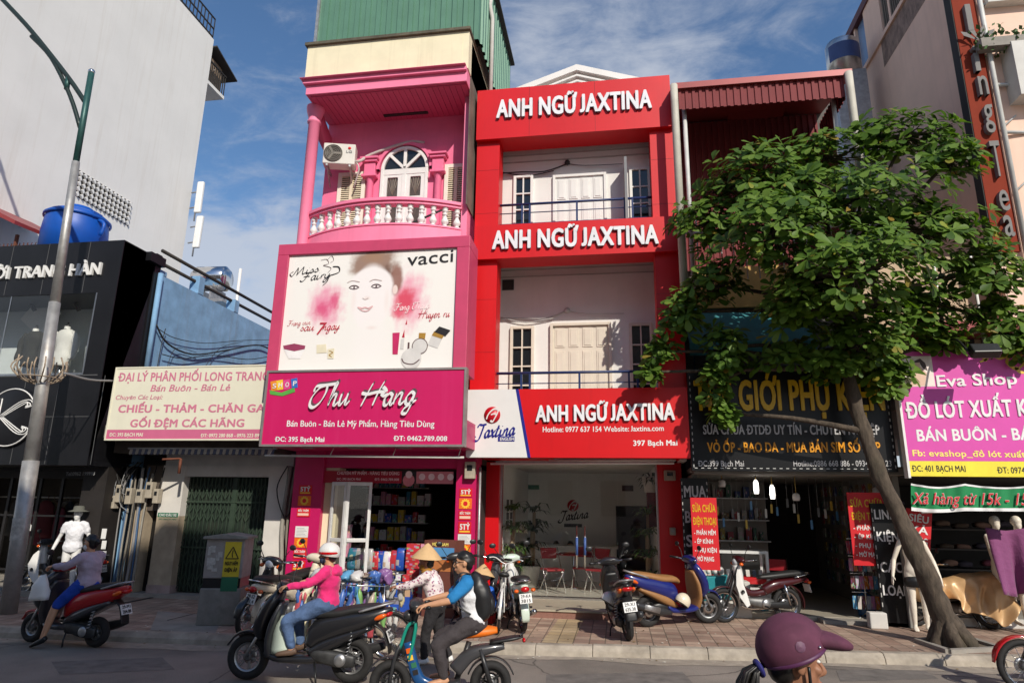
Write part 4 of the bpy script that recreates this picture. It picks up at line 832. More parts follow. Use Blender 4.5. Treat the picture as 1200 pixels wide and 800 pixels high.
# billboard
LY = 11.45
q = [at(327, 288, LY), at(551, 274, LY), at(546, 431, LY), at(311, 433, LY)]
fx0, fx1 = (q[0].x+q[3].x)/2, (q[1].x+q[2].x)/2; fz1 = (q[0].z+q[1].z)/2; fz0 = (q[2].z+q[3].z)/2-.1
ix0, ix1 = at(332, 360, LY).x, at(533, 360, LY).x; iz1 = at(437, 294, LY).z
bb = wthing('billboard', 'large cosmetics billboard in a pink frame showing a pale smiling woman', 'billboard', ((fx0+fx1)/2, LY, fz0))
g = MB(); g.box((fx0, LY, iz1), (fx1, LY+.75, fz1)); g.box((fx0, LY, fz0), (ix0, LY+.75, iz1)); g.box((ix1, LY, fz0), (fx1, LY+.75, iz1)); obj('frame', g, DPINK, bb, bevel=.01)
def poster_mat():
    m = bpy.data.materials.new('poster_print'); m.use_nodes = True; t_ = m.node_tree; b_ = t_.nodes['Principled BSDF']; b_.inputs['Roughness'].default_value = .45
    c_ = t_.nodes.new('ShaderNodeTexCoord'); out = None
    def blob(cx, cz, rx, rz, col, prev, dist, lo=0., hi=1., amt=1.):
        mp = t_.nodes.new('ShaderNodeMapping'); mp.vector_type = 'POINT'; mp.inputs['Location'].default_value = (-cx/rx, 0, -cz/rz); mp.inputs['Scale'].default_value = (1/rx, 0, 1/rz); t_.links.new(c_.outputs['Object'], mp.inputs[0])
        nz = t_.nodes.new('ShaderNodeTexNoise'); nz.inputs['Scale'].default_value = 2.6; nz.inputs['Detail'].default_value = 7; t_.links.new(mp.outputs[0], nz.inputs[0])
        ln = t_.nodes.new('ShaderNodeVectorMath'); ln.operation = 'LENGTH'; t_.links.new(mp.outputs[0], ln.inputs[0])
        ad = t_.nodes.new('ShaderNodeMath'); ad.operation = 'MULTIPLY_ADD'; ad.inputs[1].default_value = dist; t_.links.new(nz.outputs[0], ad.inputs[0]); t_.links.new(ln.outputs['Value'], ad.inputs[2])
        mr = t_.nodes.new('ShaderNodeMapRange'); mr.interpolation_type = 'SMOOTHSTEP'; mr.inputs[1].default_value = hi+dist*.5; mr.inputs[2].default_value = lo+dist*.5; mr.inputs[4].default_value = amt; t_.links.new(ad.outputs[0], mr.inputs[0])
        mx = t_.nodes.new('ShaderNodeMix'); mx.data_type = 'RGBA'; mx.inputs[7].default_value = (*col, 1); t_.links.new(mr.outputs[0], mx.inputs[0])
        if prev is None: mx.inputs[6].default_value = (*srgb(240, 236, 230), 1)
        else: t_.links.new(prev, mx.inputs[6])
        return mx.outputs[2]
    S = lambda px, py: at(px, py, LY)-Vector(((fx0+fx1)/2, LY, fz0))
    sc = (at(500, 360, LY).x-at(400, 360, LY).x)/100
    def B(px, py, rx, ry, col, dist, **k):
        nonlocal out
        p_ = S(px, py); out = blob(p_.x, p_.z, rx*sc, ry*sc, col, out, dist, **k)
    rose = srgb(216, 72, 120); pale = srgb(243, 236, 234)
    B(380, 358, 26, 34, srgb(232, 150, 175), 1.1, lo=.2, hi=1.1); B(376, 362, 13, 14, rose, .9, lo=.2, hi=1, amt=.8); B(391, 352, 9, 16, rose, 1., lo=.2, hi=1, amt=.8)
    B(478, 350, 26, 40, srgb(236, 160, 180), 1.1, lo=.2, hi=1.1); B(474, 352, 17, 22, srgb(214, 50, 78), .9, lo=.3, hi=1, amt=.85); B(466, 366, 12, 10, srgb(220, 70, 100), .9, lo=.2, hi=1, amt=.8)
    B(437, 309, 33, 26, srgb(140, 104, 84), .7, lo=.55, hi=1.1, amt=.9); B(463, 326, 9, 20, srgb(140, 92, 76), .3, lo=.6, hi=1.1, amt=.9)
    B(437, 301, 20, 10, srgb(164, 128, 100), .9, lo=.2, hi=1, amt=.6); B(452, 318, 9, 14, srgb(84, 56, 46), .8, lo=.2, hi=1, amt=.6)
    B(434, 348, 25, 42, pale, .08, lo=.82, hi=1.06); B(434, 333, 27, 22, pale, .08, lo=.85, hi=1.05); B(462, 338, 3.2, 6, srgb(236, 214, 206), .05, lo=.7, hi=1.1)
    B(432, 400, 28, 34, srgb(242, 237, 233), .2, lo=.3, hi=1.1)
    B(429, 348, 5, 3, srgb(232, 214, 208), .1, lo=.0, hi=1.2, amt=.7); B(434, 383, 8, 3, srgb(234, 218, 212), .1, lo=0, hi=1.2, amt=.7); B(452, 352, 4, 18, srgb(238, 224, 218), .2, lo=0, hi=1.2, amt=.6); B(413, 352, 4, 18, srgb(238, 224, 218), .2, lo=0, hi=1.2, amt=.6)
    t_.links.new(out, b_.inputs['Base Color']); return m
obj('poster', MB().box((ix0, LY+.055, fz0), (ix1, LY+.08, iz1)), poster_mat(), bb)
YY = LY+.05
INK = mat('black_ink', (.015, .013, .015), .5); REDINK = mat('red_ink', srgb(190, 40, 62), .5); GINK = mat('grey_brown_ink', srgb(92, 66, 66), .5); PALINK = mat('pale_ink', srgb(246, 220, 222), .5)
def P2(pts): return [tuple(at(p[0], p[1], YY)) for p in pts]
def flat(par, nm, pts, m, d=.0, Y=None):
    return obj(nm, MB().poly([at(p[0], p[1], YY if Y is None else Y)-Vector((0, d, 0)) for p in pts], (0, -.002, 0)), m, par)
# face features printed on the poster
g = MB()
def pen(g, pts, w, m=None, nib=40, thin=.3, lay=0., k=6):
    Q = [at(p[0], p[1], YY) for p in pts]; o_ = Vector((0, YY, 0)); ribbon(g, [(v.x, v.z) for v in Q], w, m, o_, (1, 0, 0), (0, 0, 1), (0, -1, 0), k, R_(nib), thin, lay)
for ex_, ey in ((415, 336.3), (441, 334.8)):
    pen(g, [(ex_-6, ey+1.2), (ex_-3, ey-1.2), (ex_+2, ey-1.6), (ex_+6, ey+.6)], .018, GINK, 90, .8); pen(g, [(ex_-5, ey+1.5), (ex_, ey+2.4), (ex_+5, ey+1)], .012, GINK, 90, .8, .001)
    c_ = at(ex_, ey+.4, YY-.006); g.lathe([(0, 0), (.018, 0)], c_, (0, -1, 0), 14, GINK)
    pen(g, [(ex_-8, ey-5), (ex_-2, ey-7.5), (ex_+7, ey-6)], .014, mat('brow_ink', srgb(214, 198, 192), .5), 90, .8, .002)
obj('printed_eyes', g, None, bb)
g = MB(); LIP = mat('lip_ink', srgb(226, 182, 182), .5)
pen(g, [(419, 360), (424, 361), (428, 360.3), (432, 361), (437, 358.6)], .03, LIP, 90, .8); pen(g, [(420, 360.5), (425, 364), (431, 364), (436, 359.5)], .022, LIP, 90, .8, .001); pen(g, [(425, 349), (428, 350.6), (432, 349)], .014, mat('brow_ink', (0, 0, 0)), 90, .7)
obj('printed_mouth', g, None, bb)
# script lettering with a broad nib: strokes in a unit box per letter, x advances
SCRIPT = {
 'M': (1.25, [[(-.05, .1), (.1, .0), (.3, .5), (.42, 1)], [(.42, 1), (.5, .4), (.48, .02)], [(.48, .02), (.75, .6), (.92, 1)], [(.92, 1), (.95, .4), (1.0, .05), (1.2, .15)], [(-.05, .1), (-.15, .35), (.1, .6)]]),
 'F': (1.0, [[(.1, .85), (.25, 1), (.6, .93), (1.1, 1.02)], [(.65, .95), (.5, .5), (.3, .05), (.05, 0), (-.05, .15)], [(.2, .5), (.5, .55), (.8, .5)]]),
 'T': (1.0, [[(.05, .7), (.12, .95), (.6, .97), (1.2, 1.0)], [(.62, .97), (.3, .85), (.02, .45), (.02, .1), (.25, -.02), (.55, .2), (.72, .6), (.72, .95)]]),
 'H': (1.25, [[(.45, 1.05), (.28, .6), (.08, .0)], [(1.05, 1.1), (.85, .6), (.7, .0)], [(-.05, .62), (.3, .55), (.8, .62), (1.25, .6)]]),
 'J': (.95, [[(.1, .8), (.25, 1.02), (.55, .98), (.95, 1.02)], [(.72, 1), (.62, .5), (.45, -.1), (.15, -.22), (-.08, -.05), (.1, .15)]]),
 'i': (.36, [[(.0, .1), (.1, .5)], [(.1, .5), (.06, .1), (.18, .0), (.36, .15)], [(.16, .72), (.2, .78)]]),
 's': (.42, [[(-.02, .1), (.16, .5)], [(.16, .5), (.3, .2), (.2, .0), (.02, .05)], [(.2, 0), (.42, .15)]]),
 'a': (.55, [[(.42, .42), (.25, .52), (.05, .3), (.08, .02), (.25, .02), (.42, .42)], [(.44, .5), (.38, .12), (.46, .0), (.58, .15)]]),
 'r': (.42, [[(0, .1), (.12, .5)], [(.12, .5), (.1, .0)], [(.1, .2), (.2, .45), (.36, .5)]]),
 'y': (.6, [[(.05, .5), (.04, .15), (.18, .02), (.38, .3), (.46, .5)], [(.46, .5), (.36, .0), (.2, -.42), (.0, -.4), (.1, -.15), (.6, .15)]]),
 'h': (.56, [[(.0, .1), (.22, .8), (.24, 1.0), (.15, .95), (.03, .0)], [(.06, .2), (.22, .48), (.34, .45), (.32, .1), (.4, .0), (.56, .15)]]),
 'u': (.6, [[(0, .1), (.08, .5)], [(.08, .5), (.05, .1), (.15, .0), (.36, .3), (.42, .5)], [(.42, .5), (.38, .1), (.46, 0), (.6, .15)]]),
 'n': (.6, [[(0, .1), (.08, .5)], [(.08, .5), (.03, 0)], [(.05, .2), (.22, .48), (.36, .45), (.33, .1), (.42, 0), (.6, .15)]]),
 'g': (.6, [[(.42, .42), (.25, .52), (.05, .3), (.08, .02), (.25, .02), (.42, .42)], [(.44, .5), (.38, .0), (.24, -.42), (.02, -.42), (.08, -.2), (.6, .15)]]),
 'x': (.5, [[(.02, .45), (.12, .5), (.3, .0), (.46, .1)], [(.46, .5), (.25, .25), (.0, .0)]]),
 't': (.4, [[(.0, .1), (.16, .5), (.22, .85)], [(.2, .8), (.06, .1), (.16, 0), (.4, .15)], [(.0, .55), (.34, .6)]]),
 'e': (.42, [[(.0, .12), (.2, .25), (.3, .42), (.2, .52), (.06, .3), (.1, .02), (.25, .0), (.42, .15)]]),
}
def script(par, nm, body, pl, pr, cappx, Y, m, w=.16, slant=.18, nib=35, thin=.28, dy=0., d=.0):
    a_ = at(*pl, Y); b_ = at(*pr, Y); h_ = at(pl[0], pl[1]-cappx, Y).z-a_.z; W0 = sum(SCRIPT[c_][0] if c_ in SCRIPT else .45 for c_ in body); kx = (b_-a_).length/W0/h_; g_ = MB(); cur = 0; ex_ = (b_-a_).normalized(); q_ = 0
    for c_ in body:
        if c_ not in SCRIPT: cur += .45; continue
        for st in SCRIPT[c_][1]:
            ribbon(g_, [((cur+p_[0]+slant*p_[1])*kx*h_, p_[1]*h_) for p_ in st], w*h_, m, a_, ex_, (0, 0, 1), (0, -1, 0), 6, R_(nib), thin, d+.0006*(q_ % 7)); q_ += 1
        cur += SCRIPT[c_][0]
    return tag(g_.build(nm, None, par))
script(bb, 'lettering', 'Miss', (341, 324), (374, 318), 9, YY, INK, .14); script(bb, 'lettering', 'Fairy', (352, 330), (387, 325), 9.5, YY, INK, .14)
g = MB(); pen(g, [(386, 323), (397, 319), (397, 313), (390, 312.5)], .03, INK); pen(g, [(386, 323), (383, 330), (378, 334.5)], .03, INK)
pen(g, [(376, 305), (383, 304), (385, 309), (379, 311), (388, 314), (384, 320)], .012, GINK); pen(g, [(384, 304), (389, 300), (391, 305), (387, 308)], .012, GINK); obj('printed_flourish', g, None, bb)
ptext('vacci', (477, 311.5), (531, 306.5), 14.5, YY, 'lettering', INK, bb, bold=.006)
script(bb, 'lettering', 'Frang inin', (337, 382), (364, 380), 6, YY, REDINK, .1); script(bb, 'lettering', 'sau', (352, 387.5), (368, 387), 9, YY, REDINK, .13); ptext('7', (370, 392), (378, 392), 14, YY, 'lettering', REDINK, bb, bold=.008, shear=.3); script(bb, 'lettering', 'ngay', (378, 387), (398, 385.5), 9, YY, REDINK, .13)
script(bb, 'lettering', 'Fang Trang', (462, 364), (504, 361), 8, YY, PALINK, .13); script(bb, 'lettering', 'Huyen ru', (490, 373), (527, 371), 9, YY, REDINK, .12)
# printed products
flat(bb, 'printed_lipgloss', [(460, 390), (468.5, 389.5), (466, 415), (460, 415)], mat('rose_print', srgb(196, 40, 96), .5)); flat(bb, 'printed_lipstick', [(471, 395), (474, 386), (474, 395.5)], REDINK); flat(bb, 'printed_lipstick', [(475, 380), (477, 374), (477, 380)], REDINK); flat(bb, 'printed_tube', [(470, 397), (474, 396.5), (473, 409), (469, 409)], mat('silver_print', srgb(214, 210, 206), .5))
flat(bb, 'printed_brush', [(478, 401), (480, 401), (479.5, 416), (477, 416)], GINK); flat(bb, 'printed_eyeshadow', [(491, 390), (499, 390), (498, 397), (490.5, 397)], mat('gold_print', srgb(170, 128, 50), .5))
flat(bb, 'printed_jar', [(507, 391), (519, 395), (513, 408), (501, 404)], mat('silver_print', (0, 0, 0))); flat(bb, 'printed_jar_neck', [(509, 388), (521, 392), (518, 397), (506, 393)], mat('gold_print', (0, 0, 0)), .004); flat(bb, 'printed_jar_lid', [(515, 382.5), (528, 387), (522, 394), (509, 389)], INK, .006)
g = MB(); c_ = at(492, 405.5, YY); g.lathe([(.155, .004), (.14, .004)], c_, (0, -1, 0), 24, GINK); g.lathe([(0, .003), (.14, .003)], c_, (0, -1, 0), 24, mat('silver_print', (0, 0, 0))); c_ = at(482, 420, YY); g.lathe([(.2, .006), (0, .006)], c_, (0, -1, 0), 24, mat('silver_print', (0, 0, 0))); pen(g, [(471, 420), (474, 425), (484, 426.5), (492, 421)], .02, GINK, 0, .8, .008); obj('printed_compact', g, None, bb)
flat(bb, 'printed_cream_pot', [(332, 408), (345, 411), (358, 408), (352, 420), (338, 420)], mat('print_white', srgb(238, 234, 232), .5)); flat(bb, 'printed_cream_lid', [(332, 405), (345, 402.5), (358, 405), (357, 409), (345, 411.5), (333, 409)], mat('plum_print', srgb(150, 60, 92), .5), .003)
flat(bb, 'printed_box', [(371, 404), (382, 403), (383, 413), (371, 414)], mat('ivory_print', srgb(232, 222, 194), .5)); flat(bb, 'printed_box', [(384, 409), (392, 408), (391, 420), (384, 420)], mat('ivory_print', (0, 0, 0)), .003); pen2 = MB(); pen(pen2, [(386, 411), (390, 413), (386, 416), (389, 418)], .02, mat('gold_print', (0, 0, 0)), 0, .5, .006); obj('printed_motif', pen2, None, bb)
# THU HANG sign
TY = 11.28
q = [at(312, 433, TY), at(546, 431, TY), at(545, 523, TY), at(304, 523, TY)]
tx0, tx1 = (q[0].x+q[3].x)/2, (q[1].x+q[2].x)/2; tz1 = (q[0].z+q[1].z)/2; tz0 = (q[2].z+q[3].z)/2
ts = wthing('shop_sign', 'magenta cosmetics shop sign with white script under the billboard', 'sign', ((tx0+tx1)/2, TY, tz0))
obj('board', MB().box((tx0+.04, TY+.02, tz0+.04), (tx1-.04, TY+.16, tz1-.04)), mat('magenta_banner', srgb(200, 22, 94), .45, var=.05, scale=1.5, streak=.1, dirtcol=srgb(224, 90, 150)), ts)
g = MB(); g.box((tx0, TY, tz0), (tx1, TY+.17, tz0+.04)); g.box((tx0, TY, tz1-.04), (tx1, TY+.17, tz1)); g.box((tx0, TY, tz0+.04), (tx0+.04, TY+.17, tz1-.04)); g.box((tx1-.04, TY, tz0+.04), (tx1, TY+.17, tz1-.04)); obj('edge_trim', g, mat('weathered_aluminium', (.36, .32, .31), .5, .6, var=.2), ts)
Y3 = TY+.018
STW = mat('sign_white', (.8, .79, .78), .45)
SHD = mat('sign_grey_backing', srgb(120, 96, 104), .4, .5)
script(ts, 'lettering', 'Thu', (362, 477), (409, 473), 25, Y3-.055, STW, .17, .22, 55, .26)
script(ts, 'lettering', 'Hang', (421, 476), (487, 472), 25, Y3-.055, STW, .17, .22, 55, .26)
g = MB()
def pen3(pts, w, d=.06): Q = [at(p[0], p[1], Y3-d) for p in pts]; ribbon(g, [(v.x, v.z) for v in Q], w, STW, (0, Y3-d, 0), (1, 0, 0), (0, 0, 1), (0, -1, 0), 6, R_(55), .4)
pen3([(447, 461), (450, 463.5), (455, 461)], .07); pen3([(449, 453), (452, 456), (453, 459)], .07); obj('accent', g, None, ts)
script(ts, 'lettering_return', 'Thu', (364, 474.5), (411, 470.5), 25, Y3-.004, SHD, .17, .22, 55, .26); script(ts, 'lettering_return', 'Hang', (423, 473.5), (489, 469.5), 25, Y3-.004, SHD, .17, .22, 55, .26)
ptext('Bán Buôn - Bán Lẻ Mỹ Phẩm, Hàng Tiêu Dùng', (336, 499.5), (509, 500), 7, Y3, 'lettering', STW, ts, bold=.018)
ptext('ĐC: 395 Bạch Mai', (322, 517), (380, 517.5), 5.5, Y3, 'lettering', STW, ts, bold=.035); ptext('ĐT: 0462.789.008', (461, 516), (524, 516.5), 5.5, Y3, 'lettering', STW, ts, bold=.035)
for i, (x, y, c_) in enumerate(((317, 447, srgb(230, 140, 40)), (324, 446, srgb(240, 200, 60)), (332, 445.5, srgb(220, 70, 140)), (341, 444, srgb(50, 110, 190)))):
    flat(ts, 'shop_emblem_bag', [(x, y), (x+7.5, y-1.5), (x+8, y+10), (x+1, y+11)], mat('emblem_%d' % i, c_, .5), .001+.0005*i, Y3)
    ptext('SHOP'[i], (x+2.2, y+8), (x+6.5, y+7.6), 5.5, Y3-.008, 'lettering', STW, ts, bold=.02)
flat(ts, 'shop_emblem_ribbon', [(316, 457), (330, 460), (345, 454), (346, 459), (331, 464), (317, 462)], mat('emblem_green', srgb(90, 170, 70), .5), .005, Y3)
# canopy box, pipe, pillars, door header
obj('sign_box', MB().box((tx0+.06, TY+.175, tz0+.02), (tx1-.02, 12.62, tz0+.5)), MAG, t)
for i in range(4): x = tx0+.6+i*.95; obj('canopy_lamp', MB().box((x, 11.7, tz0+.008), (x+.22, 11.9, tz0+.018)), GALV, t)
z = at(420, 534, 11.5).z; g = MB().tube([(tx0+.02, 11.5, z), (tx1-.05, 11.5, z-.02)], .02, 8); 
for x in (tx0+.1, tx0+1.3, tx0+2.5, tx1-.15): g.tube([(x, 11.5, z), (x+.02, 11.6, tz0+.02)], .008, 5)
wobj('awning_pipe', g, DWHITE, 'thin white pipe slung below the magenta shop sign', 'pipe')
GY = 12.62
pl0, pl1 = at(337, 640, GY).x, at(372, 640, GY).x; pr0, pr1 = at(532, 640, GY).x, at(556, 640, GY).x
g = MB(); g.box((pl0, GY, SW), (pl1, GY+.5, tz0+.3)); obj('pillar', g, MAG, t); g = MB(); g.box((pr0, GY, SW), (pr1, GY+.5, tz0+.3)); obj('pillar', g, MAG, t)
dzt = at(450, 548, GY).z
obj('lintel', MB().box((pl1, GY+.05, dzt), (pr0, GY+.4, tz0+.3)), MAG, t)
g = MB().box((pl1, GY+.12, SW), (pl1+.28, GY+.45, dzt)); obj('side_jamb', g, CREAM, t)
# inside
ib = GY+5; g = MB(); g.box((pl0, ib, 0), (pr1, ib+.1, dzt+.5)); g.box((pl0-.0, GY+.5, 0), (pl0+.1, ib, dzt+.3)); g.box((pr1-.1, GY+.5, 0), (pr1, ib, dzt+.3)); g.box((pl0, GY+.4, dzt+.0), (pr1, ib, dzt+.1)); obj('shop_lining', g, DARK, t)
obj('shop_floor', MB().box((pl0, GY+.02, 0), (pr1, ib, SW+.09)), mat('brown_tile', (.16, .09, .06), .5, var=.2), t)
obj('doorstep', MB().box((pl1, GY-.12, 0), (pr0, GY+.02, SW+.1)), mat('brick_red_step', (.3, .12, .07), .6, var=.15), t)
# banner over the door
z0, z1_ = at(450, 566, GY+.1).z, at(450, 552, GY+.1).z; hx_0, hx_1 = at(380, 558, GY+.1).x, at(532, 558, GY+.1).x
bn = wthing('door_banner', 'dark red banner with small lettering and portraits over the cosmetics shop door', 'banner', ((hx_0+hx_1)/2, GY+.03, z0))
xm_ = at(472, 558, GY+.1).x; xm2 = at(489, 558, GY+.1).x
obj('sheet', MB().box((hx_0, GY+.03, z0), (xm_, GY+.045, z1_)), mat('dark_red_banner', srgb(170, 22, 48), .5), bn); obj('portrait_panel', MB().box((xm_+.002, GY+.03, z0), (xm2, GY+.045, z1_)), INK, bn); obj('product_panel', MB().box((xm2+.002, GY+.03, z0), (hx_1, GY+.045, z1_)), mat('pink_print', srgb(214, 130, 140), .5), bn)
text('CHUYÊN MỸ PHẨM - HÀNG TIÊU DÙNG', hx_0+.3, xm_-.05, .06, (0, GY+.029, z0+.16), 'lettering', PALINK, bn, bold=.02); text('ĐC: 395 BẠCH MAI', hx_0+.3, hx_0+.8, .045, (0, GY+.029, z0+.05), 'lettering', PALINK, bn, bold=.02); text('ĐT: 0462.789.008', xm_-.55, xm_-.05, .045, (0, GY+.029, z0+.05), 'lettering', PALINK, bn, bold=.02)
g = MB(); g.lathe([(0, .004), (.07, .004)], ((xm_+xm2)/2, GY+.028, z0+.17), (0, -1, 0), 16, PALINK); g.lathe([(0, .003), (.12, .003)], ((xm_+xm2)/2, GY+.028, z0+.06), (0, -1, 0), 16, mat('pink_print', (0, 0, 0)))
for i in range(4): g.lathe([(0, .004), (.065, .004)], (xm2+.12+i*.19, GY+.028, z0+.13), (0, -1, 0), 14, PALINK)
obj('printed_portraits', g, None, bn)
# promotion stickers on pillars
OR = mat('sticker_orange', srgb(236, 108, 30), .5); RD = mat('sticker_red', srgb(214, 26, 36), .5); YL = mat('sticker_yellow', srgb(246, 196, 60), .5)
def sticker(x0, x1, z0, z1_, kind, label, y=GY):
    g = MB().box((x0, y-.012, z0), (x1, y-.002, z1_)); o_ = wobj('sticker', g, {'ty': RD, 'sun': OR, 'txt': RD, 'paper': WHITE}[kind], label, 'sticker'); w = x1-x0; h = z1_-z0
    if kind == 'ty': text('5TỶ', x0+w*.12, x1-w*.1, h*.45, (0, y-.012, z0+h*.35), 'lettering', WHITE, o_, bold=.05); obj('stripe', MB().box((x0+w*.1, y-.014, z0+h*.12), (x1-w*.1, y-.0125, z0+h*.25)), YL, o_)
    elif kind == 'sun':
        g = MB(); c_ = Vector(((x0+x1)/2, y-.0125, (z0+z1_)/2)); rr = min(w, h)*.5
        g.raw([c_+Vector((math.cos(i*math.pi/12)*rr*(1 if i % 2 else .75), -.001, math.sin(i*math.pi/12)*rr*(1 if i % 2 else .75))) for i in range(24)], [tuple(range(24))]); obj('sunburst', g, YL, o_); g = MB().lathe([(0, .003), (rr*.45, .003)], c_, (0, -1, 0), 14); obj('badge', g, RD, o_)
    elif kind == 'txt': text('BỐC THĂM', x0+w*.1, x1-w*.1, h*.25, (0, y-.012, z0+h*.6), 'lettering', WHITE, o_, bold=.04); obj('stripe', MB().box((x0+w*.08, y-.014, z0+h*.15), (x1-w*.08, y-.0125, z0+h*.42)), mat('sticker_pale', srgb(240, 200, 180), .5), o_)
    else:
        g = MB()
        for i in range(6): zz = z0+h*(.15+i*.13); g.box((x0+w*.1, y-.0135, zz), (x1-w*(.1+.1*(i % 3)), y-.0125, zz+h*.03))
        obj('print_lines', g, mat('grey_lettering', (0, 0, 0)), o_)
nth = {}
for side, lst in (('left', ((568, 579, 'ty'), (580.5, 592, 'sun'), (595, 605, 'txt'), (616, 629, 'paper'), (629.5, 641, 'sun'), (642.5, 654, 'txt'), (656, 668, 'ty'))), ('right', ((572, 582, 'ty'), (583.5, 596, 'sun'), (598, 609, 'txt'), (611, 625, 'ty'), (625.5, 637, 'paper'), (637.5, 650, 'sun'), (651, 664, 'txt')))):
    for a_, b_, kd in lst:
        x = 345 if side == 'left' else 544; xx = at(x, (a_+b_)/2, GY).x; hw = .135 if side == 'left' else .125
        if side == 'left': xx = (pl0+pl1)/2-.04
        else: xx = (pr0+pr1)/2
        key = (side, kd); nth[key] = nth.get(key, 0)+1; up = 'upper' if nth[key] == 1 else 'lower'
        lb = {'ty': '%s red prize sticker lettered 5TY on the %s magenta pillar', 'sun': '%s orange sunburst sticker on the %s magenta pillar', 'txt': '%s red sticker with pale lettering on the %s magenta pillar', 'paper': '%s white paper notice on the %s magenta pillar'}[kd] % (up if kd != 'paper' else 'single', side)
        sticker(xx-hw, xx+hw, at(x, b_, GY).z, at(x, a_, GY).z, kd, lb)
# folded glass door leaves
o = wthing('glass_door', 'folded white framed glass door leaf at the cosmetics shop entrance', 'door', (at(392, 690, GY).x, GY-.05, SW+.1))
d0 = at(377, 690, GY-.1); dt = at(382, 564, GY-.1).z; H_ = dt-SW-.1; ang = R_(20)
for k, (x0, a_, w) in enumerate(((d0.x, R_(-24), .42), (d0.x+.40, R_(26), .48))):
    MT = Matrix.Translation((x0, GY-.02-(.17 if k else 0), SW+.1)) @ Matrix.Rotation(a_, 4, 'Z'); g = MB()
    for x in (0, w-.06): g.box((x, 0, 0), (x+.06, .045, H_))
    for z in (0, H_*.49, H_-.07): g.box((.06, .002, z), (w-.06, .043, z+.07))
    lf = obj('leaf_frame', g.xf(MT), mat('white_aluminium', (.68, .68, .66), .4, .1), o, bevel=.006); obj('pane', MB().box((.06, .018, .07), (w-.06, .024, H_-.07)).xf(MT), GLASS, lf)
# ================================================================== RED ENGLISH SCHOOL 397
JX0, JX1 = -2.84, 1.33; JY = 12.5; BYW = 13.62; BW3 = 13.12; GYJ = 13.62
t = wthing('language_school', 'narrow three storey school front in bright red panels with two open balconies', 'school building', (-.75, 13.5, 0))
zt0 = at(670, 156, JY-.12).z; zt1 = at(670, 97.5, JY-.12).z; zm0 = at(674, 299, JY-.12).z; zm1 = at(674, 259, JY-.12).z
LSY = 12.25; zl0 = at(680, 536, LSY).z; zl1 = at(680, 455, LSY).z
ix0, ix1 = at(585, 200, JY).x, at(763, 200, JY).x
tx0_, tx1_ = at(559, 130, JY-.12).x, at(786, 120, JY-.12).x
g = MB(); g.box((JX0, JY, zl0+.15), (ix0, JY+.45, zt0+.05)); o = obj('pillar', g, RED, t); g = MB(); g.box((ix1, JY, zl0+.15), (JX1, JY+.45, zt0+.05)); obj('pillar', g, RED, t)
JT = mat('red_panel_joint', srgb(120, 2, 8), .5)
g = MB(); g.box((tx0_, JY-.12, zt0), (tx1_, JY+.45, zt1)); top = obj('top_fascia', g, RED, t)
g = MB()
for f_ in (.28, .62): x = tx0_+(tx1_-tx0_)*f_; g.box((x-.003, JY-.1225, zt0+.01), (x+.003, JY-.1205, zt1-.01))
for z in (3.3, 5.0, 6.1, 8.0, 9.0):
    for a_, b_ in ((JX0, ix0), (ix1, JX1)): g.box((a_+.005, JY-.0025, z), (b_-.005, JY-.0005, z+.005))
obj('panel_joint', g, JT, top)
mx0, mx1 = at(555.7, 280, JY-.12).x, at(794, 275, JY-.12).x
g = MB(); g.box((mx0, JY-.12, zm0), (mx1, JY+.45, zm1)); mid = obj('middle_fascia', g, RED, t)
LET = mat('white_acrylic_letters', (.82, .82, .84), .35); LETB = mat('letter_returns', (.26, .26, .32), .5)
ptext('ANH NGỮ JAXTINA', (582, 139.5), (764, 127.5), 19.5, JY-.12, 'lettering', LET, top, depth=.055, bold=.046, back=LETB)
ptext('ANH NGỮ JAXTINA', (577, 292.5), (772, 286), 20, JY-.12, 'lettering', LET, mid, depth=.055, bold=.046, back=LETB)
# balconies
JW = mat('white_balcony_wall', (.74, .72, .69), .7, var=.06, scale=2, streak=.08, dirtcol=(.4, .36, .3)); JD = mat('white_door_paint', (.76, .75, .72), .5, var=.05); JB = mat('beige_door_paint', srgb(216, 206, 190), .55, var=.07)
obj('wall', MB().box((JX0+.02, BYW, zl0), (JX1-.02, 22, zt1-.35)), JW, t)
f3 = zm1-.2; f2 = zl1-.18
obj('wall', MB().box((JX0+.03, BW3, f3-.15), (JX1-.03, BYW+.1, zt0+.11)), JW, t)
for fz_ in (f2, f3): obj('balcony_floor', MB().box((JX0+.02, JY+.02, fz_-.2), (JX1-.02, BYW-.002, fz_)), JW, t)
ceil3, ceil2 = zt0+.12, f3-.203
obj('ceiling', MB().box((JX0+.02, JY+.46, ceil3), (JX1-.02, BYW-.002, ceil3+.15)), JW, t)
for x in (JX0+.02, JX1-.14): obj('side_wall', MB().box((x, JY+.452, zl0), (x+.12, BYW-.002, zt0)), JW, t)
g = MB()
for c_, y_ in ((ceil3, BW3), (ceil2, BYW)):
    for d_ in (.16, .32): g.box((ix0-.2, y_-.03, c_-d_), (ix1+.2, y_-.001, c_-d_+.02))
obj('wall_moulding', g, mat('grey_moulding', (.42, .40, .38), .7), t)  # moulding strips in a darker grey than the white wall
BYW, BY2 = BW3, BYW
def bw(px, py): return at(px, py, BYW)
